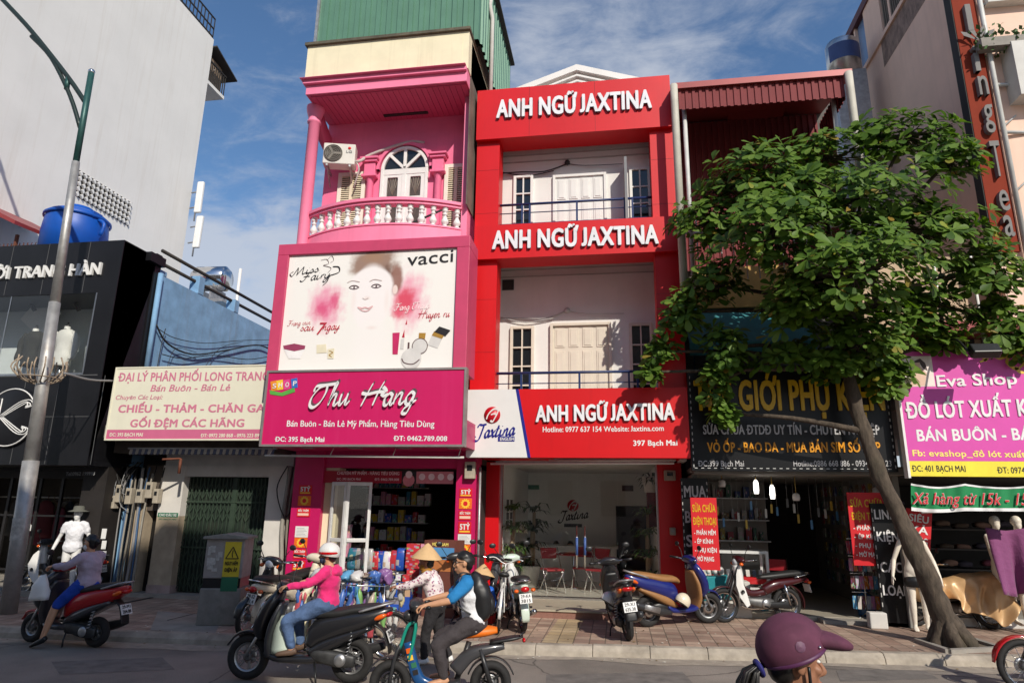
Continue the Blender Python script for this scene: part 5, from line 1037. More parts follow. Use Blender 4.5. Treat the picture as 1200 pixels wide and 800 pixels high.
# top floor: left window, panelled double door, right window with open leaf
z0_, z1_ = f3+.02, bw(625, 206).z
shutter(t, bw(602, 230).x, bw(625, 230).x, z0_, z1_, BYW, JD, panes=(2, 4), depth=.07)
zd = bw(680, 205).z
shutter(t, bw(648, 230).x, bw(711, 230).x, z0_, zd, BYW, JD, panels=(4, (.38, .62)), name='balcony_door', depth=.07)
shutter(t, bw(738, 230).x, bw(764, 230).x-.02, z0_, bw(750, 197).z, BYW, JD, panes=(2, 4), depth=.05)
o = obj('open_shutter', MB().box((bw(733.5, 230).x-.03, BYW-.5, z0_), (bw(734, 230).x+.015, BYW-.06, bw(735, 197).z)), mat('grey_shutter', (.2, .2, .21), .5), t)
# first floor
BYW = BY2; z0_ = f2+.02
shutter(t, bw(598, 420).x, bw(626, 420).x, z0_, bw(612, 383).z, BYW, JB, panes=(2, 4), depth=.08); shutter(t, bw(645, 420).x, bw(717, 420).x, z0_, bw(680, 379).z, BYW, JB, panels=(4, (.3, .7)), name='balcony_door', depth=.09); shutter(t, bw(738, 420).x, bw(768, 420).x-.04, z0_, bw(750, 379).z, BYW, JB, panes=(2, 4), depth=.08)
railing(t, ix0-.02, ix1+.02, f3, at(677, 236, JY+.2).z, JY+.2, BLUE_RAIL, [at(x, 236, JY+.2).x for x in (612, 621, 676, 732, 741)], 3)
railing(t, ix0-.02, ix1+.02, f2, at(680, 436, JY+.2).z, JY+.2, BLUE_RAIL, [at(x, 440, JY+.2).x for x in (611, 621, 679, 737, 747)], 2)
c = at(677, 310, JY+.75); c.z = ceil2; g = MB().lathe([(0, -.1), (.14, -.08), (.2, -.02), (.21, 0)], c, n=24); obj('ceiling_lamp', g, mat('amber_lamp_glass', (.42, .33, .2), .3, var=.1), t)
v = bw(595.5, 334); g = MB().box((v.x-.13, BYW-.02, v.z-.12), (v.x+.13, BYW-.001, v.z+.12)); obj('vent', g, DARK, t)
for zz, zl_, nm in (((192, 205), 0, 'top'), ((364, 375), 1, 'middle')):
    BYW = BY2 if zl_ else BW3; p = bw(665, zz[0]); g = MB(); g.ball(p+Vector((0, -.06, 0)), .06, 8); q_ = bw(598, zz[1]); y_ = BYW-.06
    g.tube([p, (p.x-.5, y_, q_.z), (p.x-1, y_, q_.z+.02), (q_.x-.2, y_, q_.z+.02)], .014, 6, k=4); g.tube([p, (p.x+.4, y_, q_.z+.08), (p.x+1.2, y_, q_.z+.06)], .008, 5, k=3); g.tube([(p.x-.3, y_, q_.z-.0), (p.x-.9, y_, q_.z-.08), (q_.x-.2, y_, q_.z+.05)], .012, 6, k=4)
    wobj('wall_cable', g, mat('cable_white', (.45, .44, .42), .6) if zl_ else CB, 'loose cables drooping across the %s balcony wall of the red school' % nm, 'cables')
g = MB().tube([(ix1-.04, BYW-.25, at(772, 418, 13.4).z), at(768, 430, 13.3), at(758, 436, 13.3), at(745, 441, 13.3)], .03, 8, k=4); wobj('white_hose', g, WHITE, 'white hose curling over the middle balcony rail of the red school', 'hose')
# white gable behind
GZ = 14.2; pk = at(676, 80.5, GZ); l = at(632, 97.5, GZ); r = at(723, 93, GZ); sl = (pk.z-l.z)/(pk.x-l.x); hw = 2.0; y0 = GZ
g = MB().poly([(pk.x-hw, y0+.05, pk.z-hw*sl), (pk.x+hw, y0+.05, pk.z-hw*sl), (pk.x, y0+.05, pk.z-.02)], (0, 1.5, 0)); gb = obj('gable', g, JW, t)
g = MB()
for sg in (-1, 1):
    for k, (o1, w_) in enumerate(((0, .16), (.24, .05), (.36, .05))):
        g.poly([(pk.x, y0-.1+.05*k, pk.z+.05-o1), (pk.x+sg*hw, y0-.1+.05*k, pk.z+.05-hw*sl-o1), (pk.x+sg*hw, y0-.1+.05*k, pk.z+.05-hw*sl-o1-w_), (pk.x, y0-.1+.05*k, pk.z+.05-o1-w_)], (0, .3, 0))
obj('gable_moulding', g, WHITE, gb)
# lower sign
lx0, lx1 = at(547, 500, LSY).x, at(807.5, 500, LSY).x
ls = wthing('school_sign', 'red and white school sign with round logo above the glass entrance', 'sign', ((lx0+lx1)/2, LSY, zl0))
xa, xb = at(606, 458, LSY).x, at(620, 534, LSY).x
PW = mat('sign_panel_white', (.74, .74, .72), .4, var=.03); NAVY = mat('navy_vinyl', srgb(30, 36, 130), .4)
g = MB().poly([(lx0, LSY, zl0), (xb-.03, LSY, zl0), (xa-.03, LSY, zl1), (lx0, LSY, zl1)], (0, .2, 0)); obj('white_panel', g, PW, ls)
g = MB().poly([(xb+.03, LSY-.001, zl0), (lx1, LSY-.001, zl0), (lx1, LSY-.001, zl1), (xa+.03, LSY-.001, zl1)], (0, .2, 0)); obj('red_panel', g, RED, ls)
g = MB().poly([(xb-.03, LSY-.002, zl0), (xb+.03, LSY-.002, zl0), (xa+.03, LSY-.002, zl1), (xa-.03, LSY-.002, zl1)], (0, .2, 0)); obj('stripe', g, NAVY, ls)
ptext('ANH NGỮ JAXTINA', (628, 494), (791, 491.5), 18, LSY, 'lettering', LET, ls, depth=.05, bold=.046, back=LETB)
ptext('Hotline: 0977 637 154', (636, 506), (705, 505.5), 6, LSY, 'lettering', STW, ls, bold=.024); ptext('Website: Jaxtina.com', (707.5, 505.5), (778, 504.5), 6, LSY, 'lettering', STW, ls, bold=.022); ptext('397 Bạch Mai', (742, 522), (794, 521.5), 6, LSY, 'lettering', STW, ls, bold=.038)
LOGOR = mat('logo_red', srgb(196, 20, 36), .4)
def logo(par, cpx, r_, Y, jl, jr, cap, mred, mnavy, mw, depth):
    c_ = at(*cpx, Y); g_ = MB().lathe([(r_, 0), (r_, depth), (0, depth+.004)], c_, (0, -1, 0), 30); obj('logo_disc', g_, mred, par)
    g_ = MB(); o_ = c_-Vector((0, depth+.004, 0)); st = lambda P_, w_: ribbon(g_, [(a_*r_, b_*r_) for a_, b_ in P_], w_*r_, mw, o_, (1, 0, 0), (0, 0, 1), (0, -1, 0), 6, R_(60), .5)
    st([(-.7, -.55), (-.45, .1), (.2, .7), (.75, .6), (.6, .1), (.3, -.5), (.05, -.85), (-.2, -.7)], .26); st([(-.15, .0), (.2, .12), (.5, .05)], .2); obj('logo_stroke', g_, None, par)
    script(par, 'logo_lettering', 'Jaxtina', jl, jr, cap, Y, mnavy, .2, .22, 45, .4)
logo(ls, (577, 486), .155*12.3/12.3, LSY, (556, 513.5), (603, 509), 15, LOGOR, NAVY, PW, .02)
a_, b_ = at(583.5, 517, LSY), at(603, 511, LSY); obj('logo_plate', MB().box((a_.x, LSY-.006, a_.z), (b_.x, LSY-.001, b_.z)), NAVY, ls); ptext('ENGLISH', (586, 516), (602, 515.7), 3.6, LSY-.007, 'lettering', PW, ls, bold=.03)
obj('soffit', MB().box((lx0+.1, LSY+.21, zl0+.03), (lx1-.06, GYJ, zl0+.14)), RED, t)
for i, (l_, r_, y_) in enumerate(((575, 790, 543), (643, 792, 539.5))):
    p = at(l_, y_, LSY+.5+.2*i); q = at(r_, y_-.5, LSY+.5+.2*i); g = MB().tube([p, q], .022, 8); o = wobj('tube_light', g, WHITE, 'unlit white tube light under the school sign, the %s one' % ('longer front' if not i else 'shorter rear'), 'tube light'); obj('fixing', MB().box((p.x+.1, p.y-.01, p.z+.02), (q.x-.1, p.y+.03, p.z+.05)), GALV, o)
# ground floor
gl0, gl1 = at(560.5, 620, GYJ).x, at(584, 620, GYJ).x; gr0, gr1 = at(773, 620, GYJ).x, at(801.5, 620, GYJ).x
for a_, b_ in ((gl0, gl1), (gr0, gr1)): obj('pillar', MB().box((a_, GYJ, SW), (b_, GYJ+.5, zl0+.1)), RED, t)
flz = at(645, 700, GYJ).z; sty = 12.35
STP = mat('red_granite_step', (.26, .13, .10), .45, var=.2, scale=30); STB = mat('beige_terrace_tile', (.42, .37, .28), .5, var=.1, scale=4)
zs = at(655, 714, sty).z; obj('step', MB().box((gl0+.2, sty, SW), (gr0-.2, GYJ+.2, zs-.03)), STP, t); obj('step_tread', MB().box((gl0+.18, sty-.03, zs-.03), (gr0-.18, GYJ+.2, zs)), STB, t)
obj('side_slab', MB().box((gl0-.05, 12.7, SW), (gl0+.2, GYJ-.002, zs-.05)), GREYC, t)
zg = zs+.02; gtop = at(680, 543, GYJ).z
obj('threshold', MB().box((gl1, GYJ+.05, zs), (gr0, GYJ+.25, zs+.035)), STEEL, t)
gy_ = GYJ+.15
for i in range(4):
    a_ = gl1+(gr0-gl1)*i/4; b_ = gl1+(gr0-gl1)*(i+1)/4; obj('glass_pane', MB().box((a_+.004, gy_, zs+.04), (b_-.004, gy_+.012, gtop)), GLASS, t)
g = MB(); g.box((gl1, gy_-.03, gtop), (gr0, gy_+.05, gtop+.08)); g.box((gl1, gy_-.02, zs+.035), (gl1+.04, gy_+.04, gtop)); g.box((gr0-.04, gy_-.02, zs+.035), (gr0, gy_+.04, gtop)); obj('door_frame', g, STEEL, t)
for px in (676, 685.5):
    p, q = at(px, 665, gy_-.06), at(px, 616, gy_-.06); m_ = p.lerp(q, .3), p.lerp(q, .72); o = obj('door_handle', MB().tube([p, q], .018, 10), CHROME, t); obj('grip_sleeve', MB().tube([m_[0], m_[1]], .027, 10), mat('blue_grip', srgb(60, 90, 150), .5), o)
# interior
IY = 18.2; IW = mat('interior_wall', (.84, .83, .79), .7, var=.04)
g = MB(); g.box((gl0, IY, 0), (gr1, IY+.1, gtop+.3)); g.box((gl0+.05, GYJ+.5, 0), (gl1, IY, gtop+.3)); g.box((gr0+.02, GYJ+.5, 0), (gr1, IY, gtop+.3)); g.box((gl0, GYJ+.45, gtop+.1), (gr1, IY, gtop+.25)); obj('interior_walls', g, IW, t)
obj('interior_floor', MB().box((gl0, GYJ+.2, 0), (gr1, IY, zs+.01)), mat('pale_floor_tile', (.6, .56, .48), .25, var=.06), t)
a_, b_ = at(724, 700, IY-.02), at(761, 593, IY-.02); obj('dark_doorway', MB().box((a_.x, IY-.03, zs), (b_.x, IY-.005, b_.z)), mat('dark_door', (.02, .02, .02), .5), t)
WL = wthing('wall_logo', 'round red logo with dark script on the wall behind the school reception', 'logo', at(672, 618, IY))
logo(WL, (671.5, 592), .15, IY, (655, 610), (689, 606), 10.5, LOGOR, INK, PW, .02); a_, b_ = at(661, 617, IY), at(682, 613.5, IY); obj('caption_plate', MB().box((a_.x, IY-.01, a_.z), (b_.x, IY-.002, b_.z)), INK, WL)
a_, b_ = at(619, 573, IY), at(632, 568, IY); g = MB().box((a_.x, IY-.04, a_.z), (b_.x, IY-.002, b_.z)); wobj('exit_sign', g, mat('green_sign', srgb(30, 120, 90), .5), 'small green sign high on the school reception wall', 'sign')
a_, b_ = at(729, 575, IY), at(742, 568.5, IY); g = MB().box((a_.x, IY-.04, a_.z), (b_.x, IY-.002, b_.z)); wobj('wall_plate', g, mat('brown_plate', (.08, .04, .04), .5), 'small dark plate above the doorway in the school reception', 'sign')
# reception counter
c0, c1 = at(612, 668, 17.0), at(722, 643, 17.0); cnt = wthing('reception_counter', 'long white reception counter inside the glass fronted school', 'counter', ((c0.x+c1.x)/2, 17, zs+.01))
obj('front_panel', MB().box((c0.x, 17, zs+.01), (c1.x, 17.1, c1.z)), IW, cnt); obj('worktop', MB().box((c0.x-.05, 16.95, c1.z), (c1.x+.05, 17.6, c1.z+.05)), WHITE, cnt)
# left wall prints
for i, (y0_, y1_) in enumerate(((585, 598), (600, 608), (610, 617))):
    a_ = at(591, y1_, 15.0); g = MB()
    for k in range(2): g.box((gl1+.001, 14.6+k*.5, a_.z), (gl1+.008, 14.9+k*.5, at(591, y0_, 15.0).z))
    wobj('wall_notice', g, mat('dark_vinyl', (.06, .06, .06), .5), 'dark vinyl print on the left reception wall, %s of three' % ('top', 'middle', 'bottom')[i], 'notice')
# plants
LEAFD = mat('dracaena_leaf', (.07, .14, .03), .5, var=.3, scale=9)
def dracaena(x, y, z, h, label, canes=3, m=LEAFD, pot=None, k=1.):
    o = thing('potted_plant', label, 'plant', (x, y, z)); rnd = random.Random(int(x*100))
    obj('pot', MB().lathe([(0, 0), (.13*k, 0), (.18*k, .32*k), (.19*k, .34*k), (.16*k, .34*k), (.15*k, .3*k), (0, .3*k)], n=18), pot or DWHITE, o)
    st = MB(); lf = MB()
    for c_ in range(canes):
        hx = rnd.uniform(-.08, .08)*k; hy = rnd.uniform(-.08, .08)*k; hh_ = h*(.45+.5*c_/max(1, canes-1)); st.tube([(hx, hy, .28*k), (hx*1.3, hy, hh_)], .03*k, 8)
        for tier in range(2):
            zz = hh_-tier*h*.22
            for i in range(16):
                a_ = i*2.4+tier; e_ = rnd.uniform(.2, 1.1); L_ = rnd.uniform(.26, .42)*k; d_ = Vector((math.cos(a_), math.sin(a_), 0)); b_ = Vector((hx*1.3, hy, zz)); w_ = .028*k; s_ = Vector((-d_.y, d_.x, 0))*w_
                p1 = b_+d_*L_*.4+Vector((0, 0, L_*.45*e_)); p2 = b_+d_*L_*.8+Vector((0, 0, L_*.5*e_-L_*.1)); p3 = b_+d_*L_*1.05+Vector((0, 0, L_*.3*e_-L_*.25))
                lf.raw([b_-s_*.4, b_+s_*.4, p1+s_, p1-s_, p2+s_*.8, p2-s_*.8, p3], [(0, 1, 2, 3), (3, 2, 4, 5), (5, 4, 6)])
    obj('stem', st, mat('cane_bark', (.35, .27, .17), .8), o); obj('foliage', lf, m, o); return o
v = at(599, 690, 14.3); dracaena(v.x, 14.3, zs+.01, 1.75, 'tall potted plant just inside the glass at the left of the school entrance', 3)
v = at(757, 690, 14.4); dracaena(v.x, 14.4, zs+.01, 1.7, 'tall potted plant just inside the glass by the right red pillar', 3)
DKL = mat('dark_leaf', (.025, .05, .02), .5, var=.3)
v = at(621, 690, 15.6); dracaena(v.x, 15.6, zs+.01, 1.7, 'dark bushy plant behind the first red folding chair in the school reception', 3, DKL, None, 1.3)
v = at(767, 617, 14.6); g = MB().box((v.x-.14, 14.5, v.z), (v.x+.14, 14.75, at(767, 577, 14.6).z)); obj('hanging_cabinet', g, mat('dark_red_cabinet', (.16, .012, .02), .5), t); dracaena(v.x-.05, 14.6, at(767, 577, 14.6).z, .55, 'leafy plant in a pot on top of the dark red wall cabinet', 1, DKL)
# folding chairs and table
CHR = mat('red_vinyl', (.30, .012, .02), .45, var=.1)
def folding_chair(x, y, z, rz, label, group=None):
    o = thing('folding_chair', label, 'chair', (x, y, z), rz, group)
    obj('seat', MB().box((-.2, -.2, .43), (.2, .2, .47)), CHR, o, bevel=.015); obj('backrest', MB().box((-.19, .19, .66), (.19, .225, .88)), CHR, o, bevel=.015)
    for s_ in (-1, 1): obj('leg', MB().tube([(s_*.21, -.24, 0), (s_*.21, .21, .9)], .011, 6), CHROME, o); obj('leg', MB().tube([(s_*.19, .25, 0), (s_*.19, -.19, .44)], .011, 6), CHROME, o)
    return o
for px, rz, y, lb in ((647, .5, 14.7, 'red folding chair left of the round table in the school reception'), (684, -.2, 15.3, 'red folding chair behind the tall blue door handles'), (701, -.5, 14.9, 'red folding chair right of the door handles in the school reception')):
    v = at(px, 680, y); folding_chair(v.x, y, zs+.01, rz, lb)
v = at(671, 680, 15.2); o = thing('round_table', 'small table between the red folding chairs in the school reception', 'table', (v.x, 15.6, zs+.01)); obj('tabletop', MB().lathe([(0, .70), (.42, .70), (.42, .73), (0, .73)], n=28), CHR, o); obj('leg', MB().lathe([(.2, 0), (.2, .02), (.03, .04), (.03, .7)], n=14), CHROME, o)
# meter boxes on pillars
for (px, py, Y, lb) in ((552, 551, GY+.0, 'small grey meter box between the magenta and red pillars'), (784.5, 557, GYJ, 'small beige meter box high on the right red pillar'), (788, 622, GYJ, 'small white switch box on the right red pillar')):
    v = at(px, py, Y); w_, h_ = ((.1, .16), (.11, .1), (.055, .07))[('magenta' not in lb)+('switch' in lb)]
    o = wobj('meter_box', MB().box((v.x-w_, Y-.13, v.z-h_), (v.x+w_, Y-.003, v.z+h_)), MTR, lb, 'meter', bevel=.012); obj('dial_window', MB().box((v.x-w_*.5, Y-.137, v.z-.01), (v.x+w_*.5, Y-.131, v.z+h_*.6)), DGLASS if w_ > .06 else GALV, o)
g = MB(); x = at(557, 650, GY).x+.06; g.tube([(x, GY-.03, SW), (x, GY-.03, 2.75)], .025, 8); wobj('conduit', g, GALV, 'grey conduit pipe on the edge of the right magenta pillar', 'pipe')
# ================================================================== PHONE ACCESSORY SHOP 399
AX0, AX1 = JX1+.06, at(1056, 480, 12.4).x
t = wthing('phone_shop', 'dark phone accessory shop under a red corrugated steel canopy', 'shop building', ((AX0+AX1)/2, 14, 0))
PYS = 12.3
s0, s1 = at(811, 552, PYS), at(1053, 552, PYS); sz1_ = at(930, 431, PYS).z; sz0_ = at(930, 552, PYS).z
ps = wthing('phone_shop_sign', 'black sign with yellow and grey lettering edged by a row of small lights', 'sign', ((s0.x+s1.x)/2, PYS, sz0_))
obj('board', MB().box((s0.x, PYS, sz0_), (s1.x, PYS+.15, sz1_)), mat('black_sign_board', (.008, .008, .009), .35, spec=.3), ps)
LEDM = mat('led_tape', (.5, .5, .48), .4); g = MB()
n = 60
for i in range(n):
    if i % 2: continue
    a_, b_ = s0.x+.05+(s1.x-s0.x-.1)*i/n, s0.x+.05+(s1.x-s0.x-.1)*(i+.9)/n
    for z in (sz0_+.04, sz1_-.05): g.box((a_, PYS-.012, z), (b_, PYS-.001, z+.014))
for i in range(0, 30, 2):
    a_, b_ = sz0_+.06+(sz1_-sz0_-.12)*i/30, sz0_+.06+(sz1_-sz0_-.12)*(i+.9)/30
    for x in (s0.x+.03, s1.x-.045): g.box((x, PYS-.012, a_), (x+.014, PYS-.001, b_))
obj('light_tape', g, LEDM, ps)
YEL = mat('yellow_letters', srgb(220, 176, 10), .4); ORG = mat('orange_letters', srgb(222, 150, 10), .4); GRL = mat('grey_letters', (.5, .49, .49), .4)
ptext('THẾ GIỚI PHỤ KIỆN', (814, 480), (1037, 480), 33, PYS, 'lettering', YEL, ps, depth=.03, bold=.04)
ptext('SỬA CHỮA ĐTDĐ UY TÍN - CHUYÊN NGHIỆP', (824, 508.5), (1031, 509), 10.5, PYS, 'lettering', GRL, ps, depth=.015, bold=.028); ptext('VỎ ỐP - BAO DA - MUA BÁN SIM SỐ ĐẸP', (829, 529.5), (1032, 529.5), 11, PYS, 'lettering', ORG, ps, depth=.015, bold=.028)
ptext('ĐC:399 Bạch Mai', (818, 546), (872, 546), 6.5, PYS, 'lettering', GRL, ps, bold=.014); ptext('Hotline:0886 668 886 - 0934 668 123', (930, 546), (1045, 546), 6.5, PYS, 'lettering', GRL, ps, bold=.014)
TEAL = mat('teal_awning', srgb(58, 130, 136), .7, var=.12, scale=3)
uy = 13.4
UW = mat('upper_wall_dark', (.12, .11, .10), .8, var=.3, dirt=.3)
obj('wall', MB().box((AX0, uy+.6, sz0_), (AX1, 22, at(900, 82, 13.6).z-.3)), UW, t)
g = MB(); a_ = at(800, 405, 12.9); b_ = at(930, 330, 13.4); g.raw([(AX0+.05, 12.7, a_.z), (AX1-1.2, 12.7, a_.z), (AX1-1.2, 13.9, a_.z+1.1), (AX0+.05, 13.9, a_.z+1.1), (AX0+.05, 12.7, a_.z-.25), (AX1-1.2, 12.7, a_.z-.25)], [(0, 1, 2, 3), (4, 5, 1, 0)]); obj('awning', g, TEAL, t)
g = MB(); 
for i in range(12): x = AX0+.15+i*.3; g.box((x-.01, 12.9, sz1_), (x+.01, 12.92, a_.z-.2))
obj('window_bars', g, BLUE_RAIL, t)
obj('ochre_upper_wall', MB().box((AX0+.4, 13.72, a_.z+1.0), (AX1-.4, 13.99, a_.z+1.9)), mat('ochre_wall', srgb(210, 168, 100), .8, var=.15), t)
# canopy: eave, corrugated fascia, ceiling, back wall, posts
CRG = mat('red_corrugated_steel', srgb(124, 48, 50), .75, .0, var=.1, scale=2, streak=.15, dirtcol=srgb(90, 36, 36))
cy = 12.15; ce0, ce1 = at(788, 97, cy-.25), at(994, 79, cy-.25); f0 = at(791, 128, cy); f1 = at(988, 116, cy)
cx0, cx1 = at(791, 120, cy).x, at(989, 100, cy).x; cz1 = (ce0.z+ce1.z)/2-.04; cz0 = (at(792, 128, cy).z+at(986, 116, cy).z)/2
g = MB(); corr(g, (cx0, cy, cz0), (cx1-cx0, 0, 0), (0, 0, cz1-cz0), (0, -1, 0), .135, .025); corr(g, (cx1, cy, cz0), (0, 1.6, 0), (0, 0, cz1-cz0), (1, 0, 0), .135, .025); fas = obj('canopy_fascia', g, CRG, t)
g = MB().poly([(ce0.x, cy-.09, cz1+.0), (ce0.x, 16, cz1+.8), (ce0.x, 16, cz1+.9), (ce0.x, cy-.09, cz1+.13)], (cx1+.15-ce0.x, 0, 0)); obj('canopy_roof', g, SHEETR, t)
g = MB(); corr(g, (cx0, 13.88, a_.z+1.9), (cx1-cx0, 0, 0), (0, 0, cz1+.3-a_.z-1.9), (0, -1, 0), .13, .03); corr(g, (cx1-.04, cy+.5, a_.z+1.9), (0, 1.5, 0), (0, 0, cz0-a_.z-1.9), (-1, 0, 0), .13, .03); obj('corrugated_wall', g, CRG, t)
rp = at(872, 80, 14.5); g = MB(); g.poly([(rp.x-.6, 13.2, cz1+.3), (rp.x+.6, 13.2, cz1+.3), (rp.x, 13.2, cz1+.58)], (0, 1.5, 0)); obj('roof_ridge_cap', g, SHEETR, t)
PST = mat('pale_post', (.6, .6, .57), .5)
g = MB(); x = at(804, 170, cy+.2).x; g.tube([(x, cy+.2, a_.z+1.0), (x, cy+.2, cz1)], .045, 8); obj('post', g, PST, t); g = MB(); x = at(980, 150, cy+.3).x; g.tube([(x, cy+.3, a_.z+1.0), (x, cy+.3, cz1)], .045, 8); obj('post', g, PST, t)
g = MB()
for z in (.0, .32): g.tube([(cx0, cy+.35, a_.z+2.2+z), (cx1-.1, cy+.35, a_.z+2.2+z)], .025, 6)
for i in range(14): x = cx0+.1+(cx1-cx0-.3)*i/13; g.tube([(x, cy+.35, a_.z+1.2), (x, cy+.35, a_.z+2.5)], .014, 5)
obj('white_railing', g, PST, t)
for px, py, lb in ((789.5, 100, 'tall cream drain pipe between the red school and the corrugated canopy'), (994, 85, 'tall cream drain pipe at the right end of the corrugated canopy')):
    v = at(px, py, cy-.1); g = MB().tube([(v.x, cy-.1, v.z), (v.x, cy-.1, v.z-.4), (v.x+.0, cy-.1, a_.z+.5)], .075, 10); wobj('drain_pipe', g, mat('cream_pipe', (.55, .52, .44), .6, var=.1, dirt=.2), lb, 'pipe')
# ground floor of the phone shop
flr = at(980, 712, 13.6).z
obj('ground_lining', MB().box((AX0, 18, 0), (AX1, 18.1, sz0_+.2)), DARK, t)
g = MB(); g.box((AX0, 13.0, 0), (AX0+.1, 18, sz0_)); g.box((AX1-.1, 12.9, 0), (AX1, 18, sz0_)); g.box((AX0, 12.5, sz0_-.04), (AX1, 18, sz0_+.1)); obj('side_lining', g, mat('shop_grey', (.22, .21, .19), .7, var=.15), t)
obj('shop_floor', MB().box((AX0, 13.3, 0), (AX1, 18, SW+.07)), mat('cream_floor_tile', (.4, .36, .29), .4, var=.08), t)
obj('front_step', MB().box((AX0+2.1, 12.95, SW-.02), (AX1-.02, 13.3, SW+.06)), GREYC, t)
sb0, sb1 = at(828, 650, 16.2).x, at(902, 650, 16.2).x
shf = wthing('shelf_unit', 'grey shelf unit with phone accessories at the back of the dark shop', 'shelf', ((sb0+sb1)/2, 16.2, SW+.07)); g = MB(); g.box((sb0-.5, 16.3, SW+.07), (sb1, 16.35, 2.75)); obj('back_panel', g, mat('shelf_grey', (.34, .32, .29), .6, var=.1), shf)
zsh = [at(860, y_, 16.2).z for y_ in (583, 608, 632)]
for z in zsh: obj('shelf_board', MB().box((sb0-.5, 15.95, z-.03), (sb1, 16.3, z)), GALV, shf)
rnd = random.Random(21); PC = [(.05, .05, .06), (.3, .03, .04), (.02, .05, .2), (.4, .38, .35), (.15, .1, .05), (.35, .25, .03), (.03, .12, .08)]
for z in zsh:
    x = sb0-.35
    while x < sb1-.15:
        w_ = rnd.uniform(.06, .16); h_ = rnd.uniform(.14, .3); c_ = rnd.randrange(7)
        o = obj('accessory_box', MB().box((-w_/2, -.05, 0), (w_/2, .05, h_)), mat('box_card_%d' % c_, PC[c_], .5), None, 'small accessory box on the grey shelves of the phone shop', 'box', 'accessory boxes on the grey shelves'); o.location = (x+w_/2, 16.1, z); x += w_+rnd.uniform(.02, .1)
# hanging strips with phone straps from the ceiling line
for i in range(22):
    x = at(832+i*8.2, 590, 13.9).x; z1_ = sz0_-.05; L_ = rnd.uniform(.55, 1.0); c_ = rnd.randrange(7); o = thing('hanging_strap', 'phone strap hanging on a thread inside the phone shop entrance', 'phone strap', (x, 13.9+rnd.uniform(-.2, .3), z1_-L_), 0, 'phone straps hanging in the entrance')
    obj('thread', MB().tube([(0, 0, .16), (0, 0, L_)], .003, 4), GALV, o); obj('strap', MB().box((-.02, -.008, 0), (.02, .008, .17)), mat(('strap_a', 'strap_b', 'strap_c', 'strap_d')[i % 4], ((.45, .45, .43), (.5, .33, .03), (.06, .2, .4), (.1, .1, .1))[i % 4], .4), o)
# hanging bulbs
BLB = mat('lit_bulb', (1, .96, .88), .4, emit=3.0)
for i, (px, py, w_, lit) in enumerate(((886, 570, .05, 1), (905, 576, .05, 1), (846, 566, .07, 0), (933, 582, .07, 0), (1027, 575, .07, 0), (1048, 583, .05, 0), (811, 572, .05, 0))):
    v = at(px, py, 13.3); h_ = .26 if w_ < .06 else .14; o = thing('hanging_bulb', ('lit white bulb hanging in the phone shop entrance, %s of the two' % ('left' if i == 0 else 'right')) if lit else 'unlit white bulb hanging below the phone shop sign', 'bulb', v, 0, 'bulbs below the phone shop sign')
    obj('glass', MB().lathe([(0, -h_/2), (w_*.8, -h_/2), (w_, -h_*.2), (w_*.9, h_*.3), (w_*.4, h_/2), (0, h_/2)], n=12), BLB if lit else mat('bulb_plastic', (.62, .58, .55), .4), o); obj('cord', MB().tube([(0, 0, h_/2), (0, 0, sz0_-.02-v.z)], .006, 5), mat('yellow_cord', (.4, .25, .03), .5), o)
# glass display counter
q0, q1 = at(833, 700, 13.9), at(900, 649, 13.9)
ct = wthing('glass_counter', 'glass topped display counter with phones in front of the grey shelves', 'counter', ((q0.x+q1.x)/2, 14.1, SW+.07)); z0_, z1_ = SW+.07, q1.z; x0_, x1_ = q0.x-.1, q1.x
zc_ = z0_+(z1_-z0_)*.36
g = MB(); g.box((x0_, 13.9, z0_), (x1_, 14.5, zc_)); obj('cabinet', g, mat('counter_white', (.5, .48, .45), .5), ct)
g = MB(); 
for x in (x0_, x1_-.05): g.box((x, 13.88, zc_), (x+.05, 13.93, z1_)); g.box((x, 14.47, zc_), (x+.05, 14.52, z1_))
g.box((x0_, 13.88, z1_), (x1_, 14.52, z1_+.05)); g.box((x0_, 13.88, zc_-.02), (x1_, 13.899, zc_+.03)); obj('frame', g, mat('white_aluminium', (0, 0, 0)), ct)
obj('glass_front', MB().box((x0_+.05, 13.9, zc_+.03), (x1_-.05, 13.906, z1_)), GLASS, ct); obj('red_tray', MB().box((x0_+.05, 14.0, zc_+.08), (x1_-.05, 14.4, zc_+.2)), RD, ct)
for i in range(9):
    x = x0_+.12+i*(x1_-x0_-.24)/8; o = obj('phone', MB().cbox((0, 0, .07), (.07, .012, .13), None, Matrix.Rotation(R_(-20), 3, 'X')), mat(('phone_pale', 'phone_dark')[i % 2], ((.6, .55, .5), (.05, .05, .06))[i % 2], .25), None, 'mobile phone standing on the red tray in the glass counter', 'phone', 'phones in the glass counter'); o.location = (x, 14.1, zc_+.2)
for i in range(6):
    x = x0_+.2+i*.17; o = obj('carton', MB().box((-.06, -.05, 0), (.06, .05, .14)), mat(('carton_white', 'carton_grey', 'carton_teal')[i % 3], ((.6, .58, .55), (.25, .25, .27), (.05, .3, .32))[i % 3], .5), None, 'small carton standing below the glass counter', 'box', 'cartons below the glass counter'); o.location = (x, 13.8, z0_)
v = at(837, 639, 15.0); g = MB().lathe([(0, .1), (.1, .1), (.13, .06), (.13, 0), (0, 0)], v, (0, -1, 0), 18); wobj('small_speaker', g, mat('speaker_brown', (.14, .07, .05), .5), 'small round brown speaker beside the glass counter', 'speaker')
v = at(915, 690, 14.0); folding_chair(v.x, 14.3, SW+.07, -.25, 'red folding chair standing by the glass counter of the phone shop')
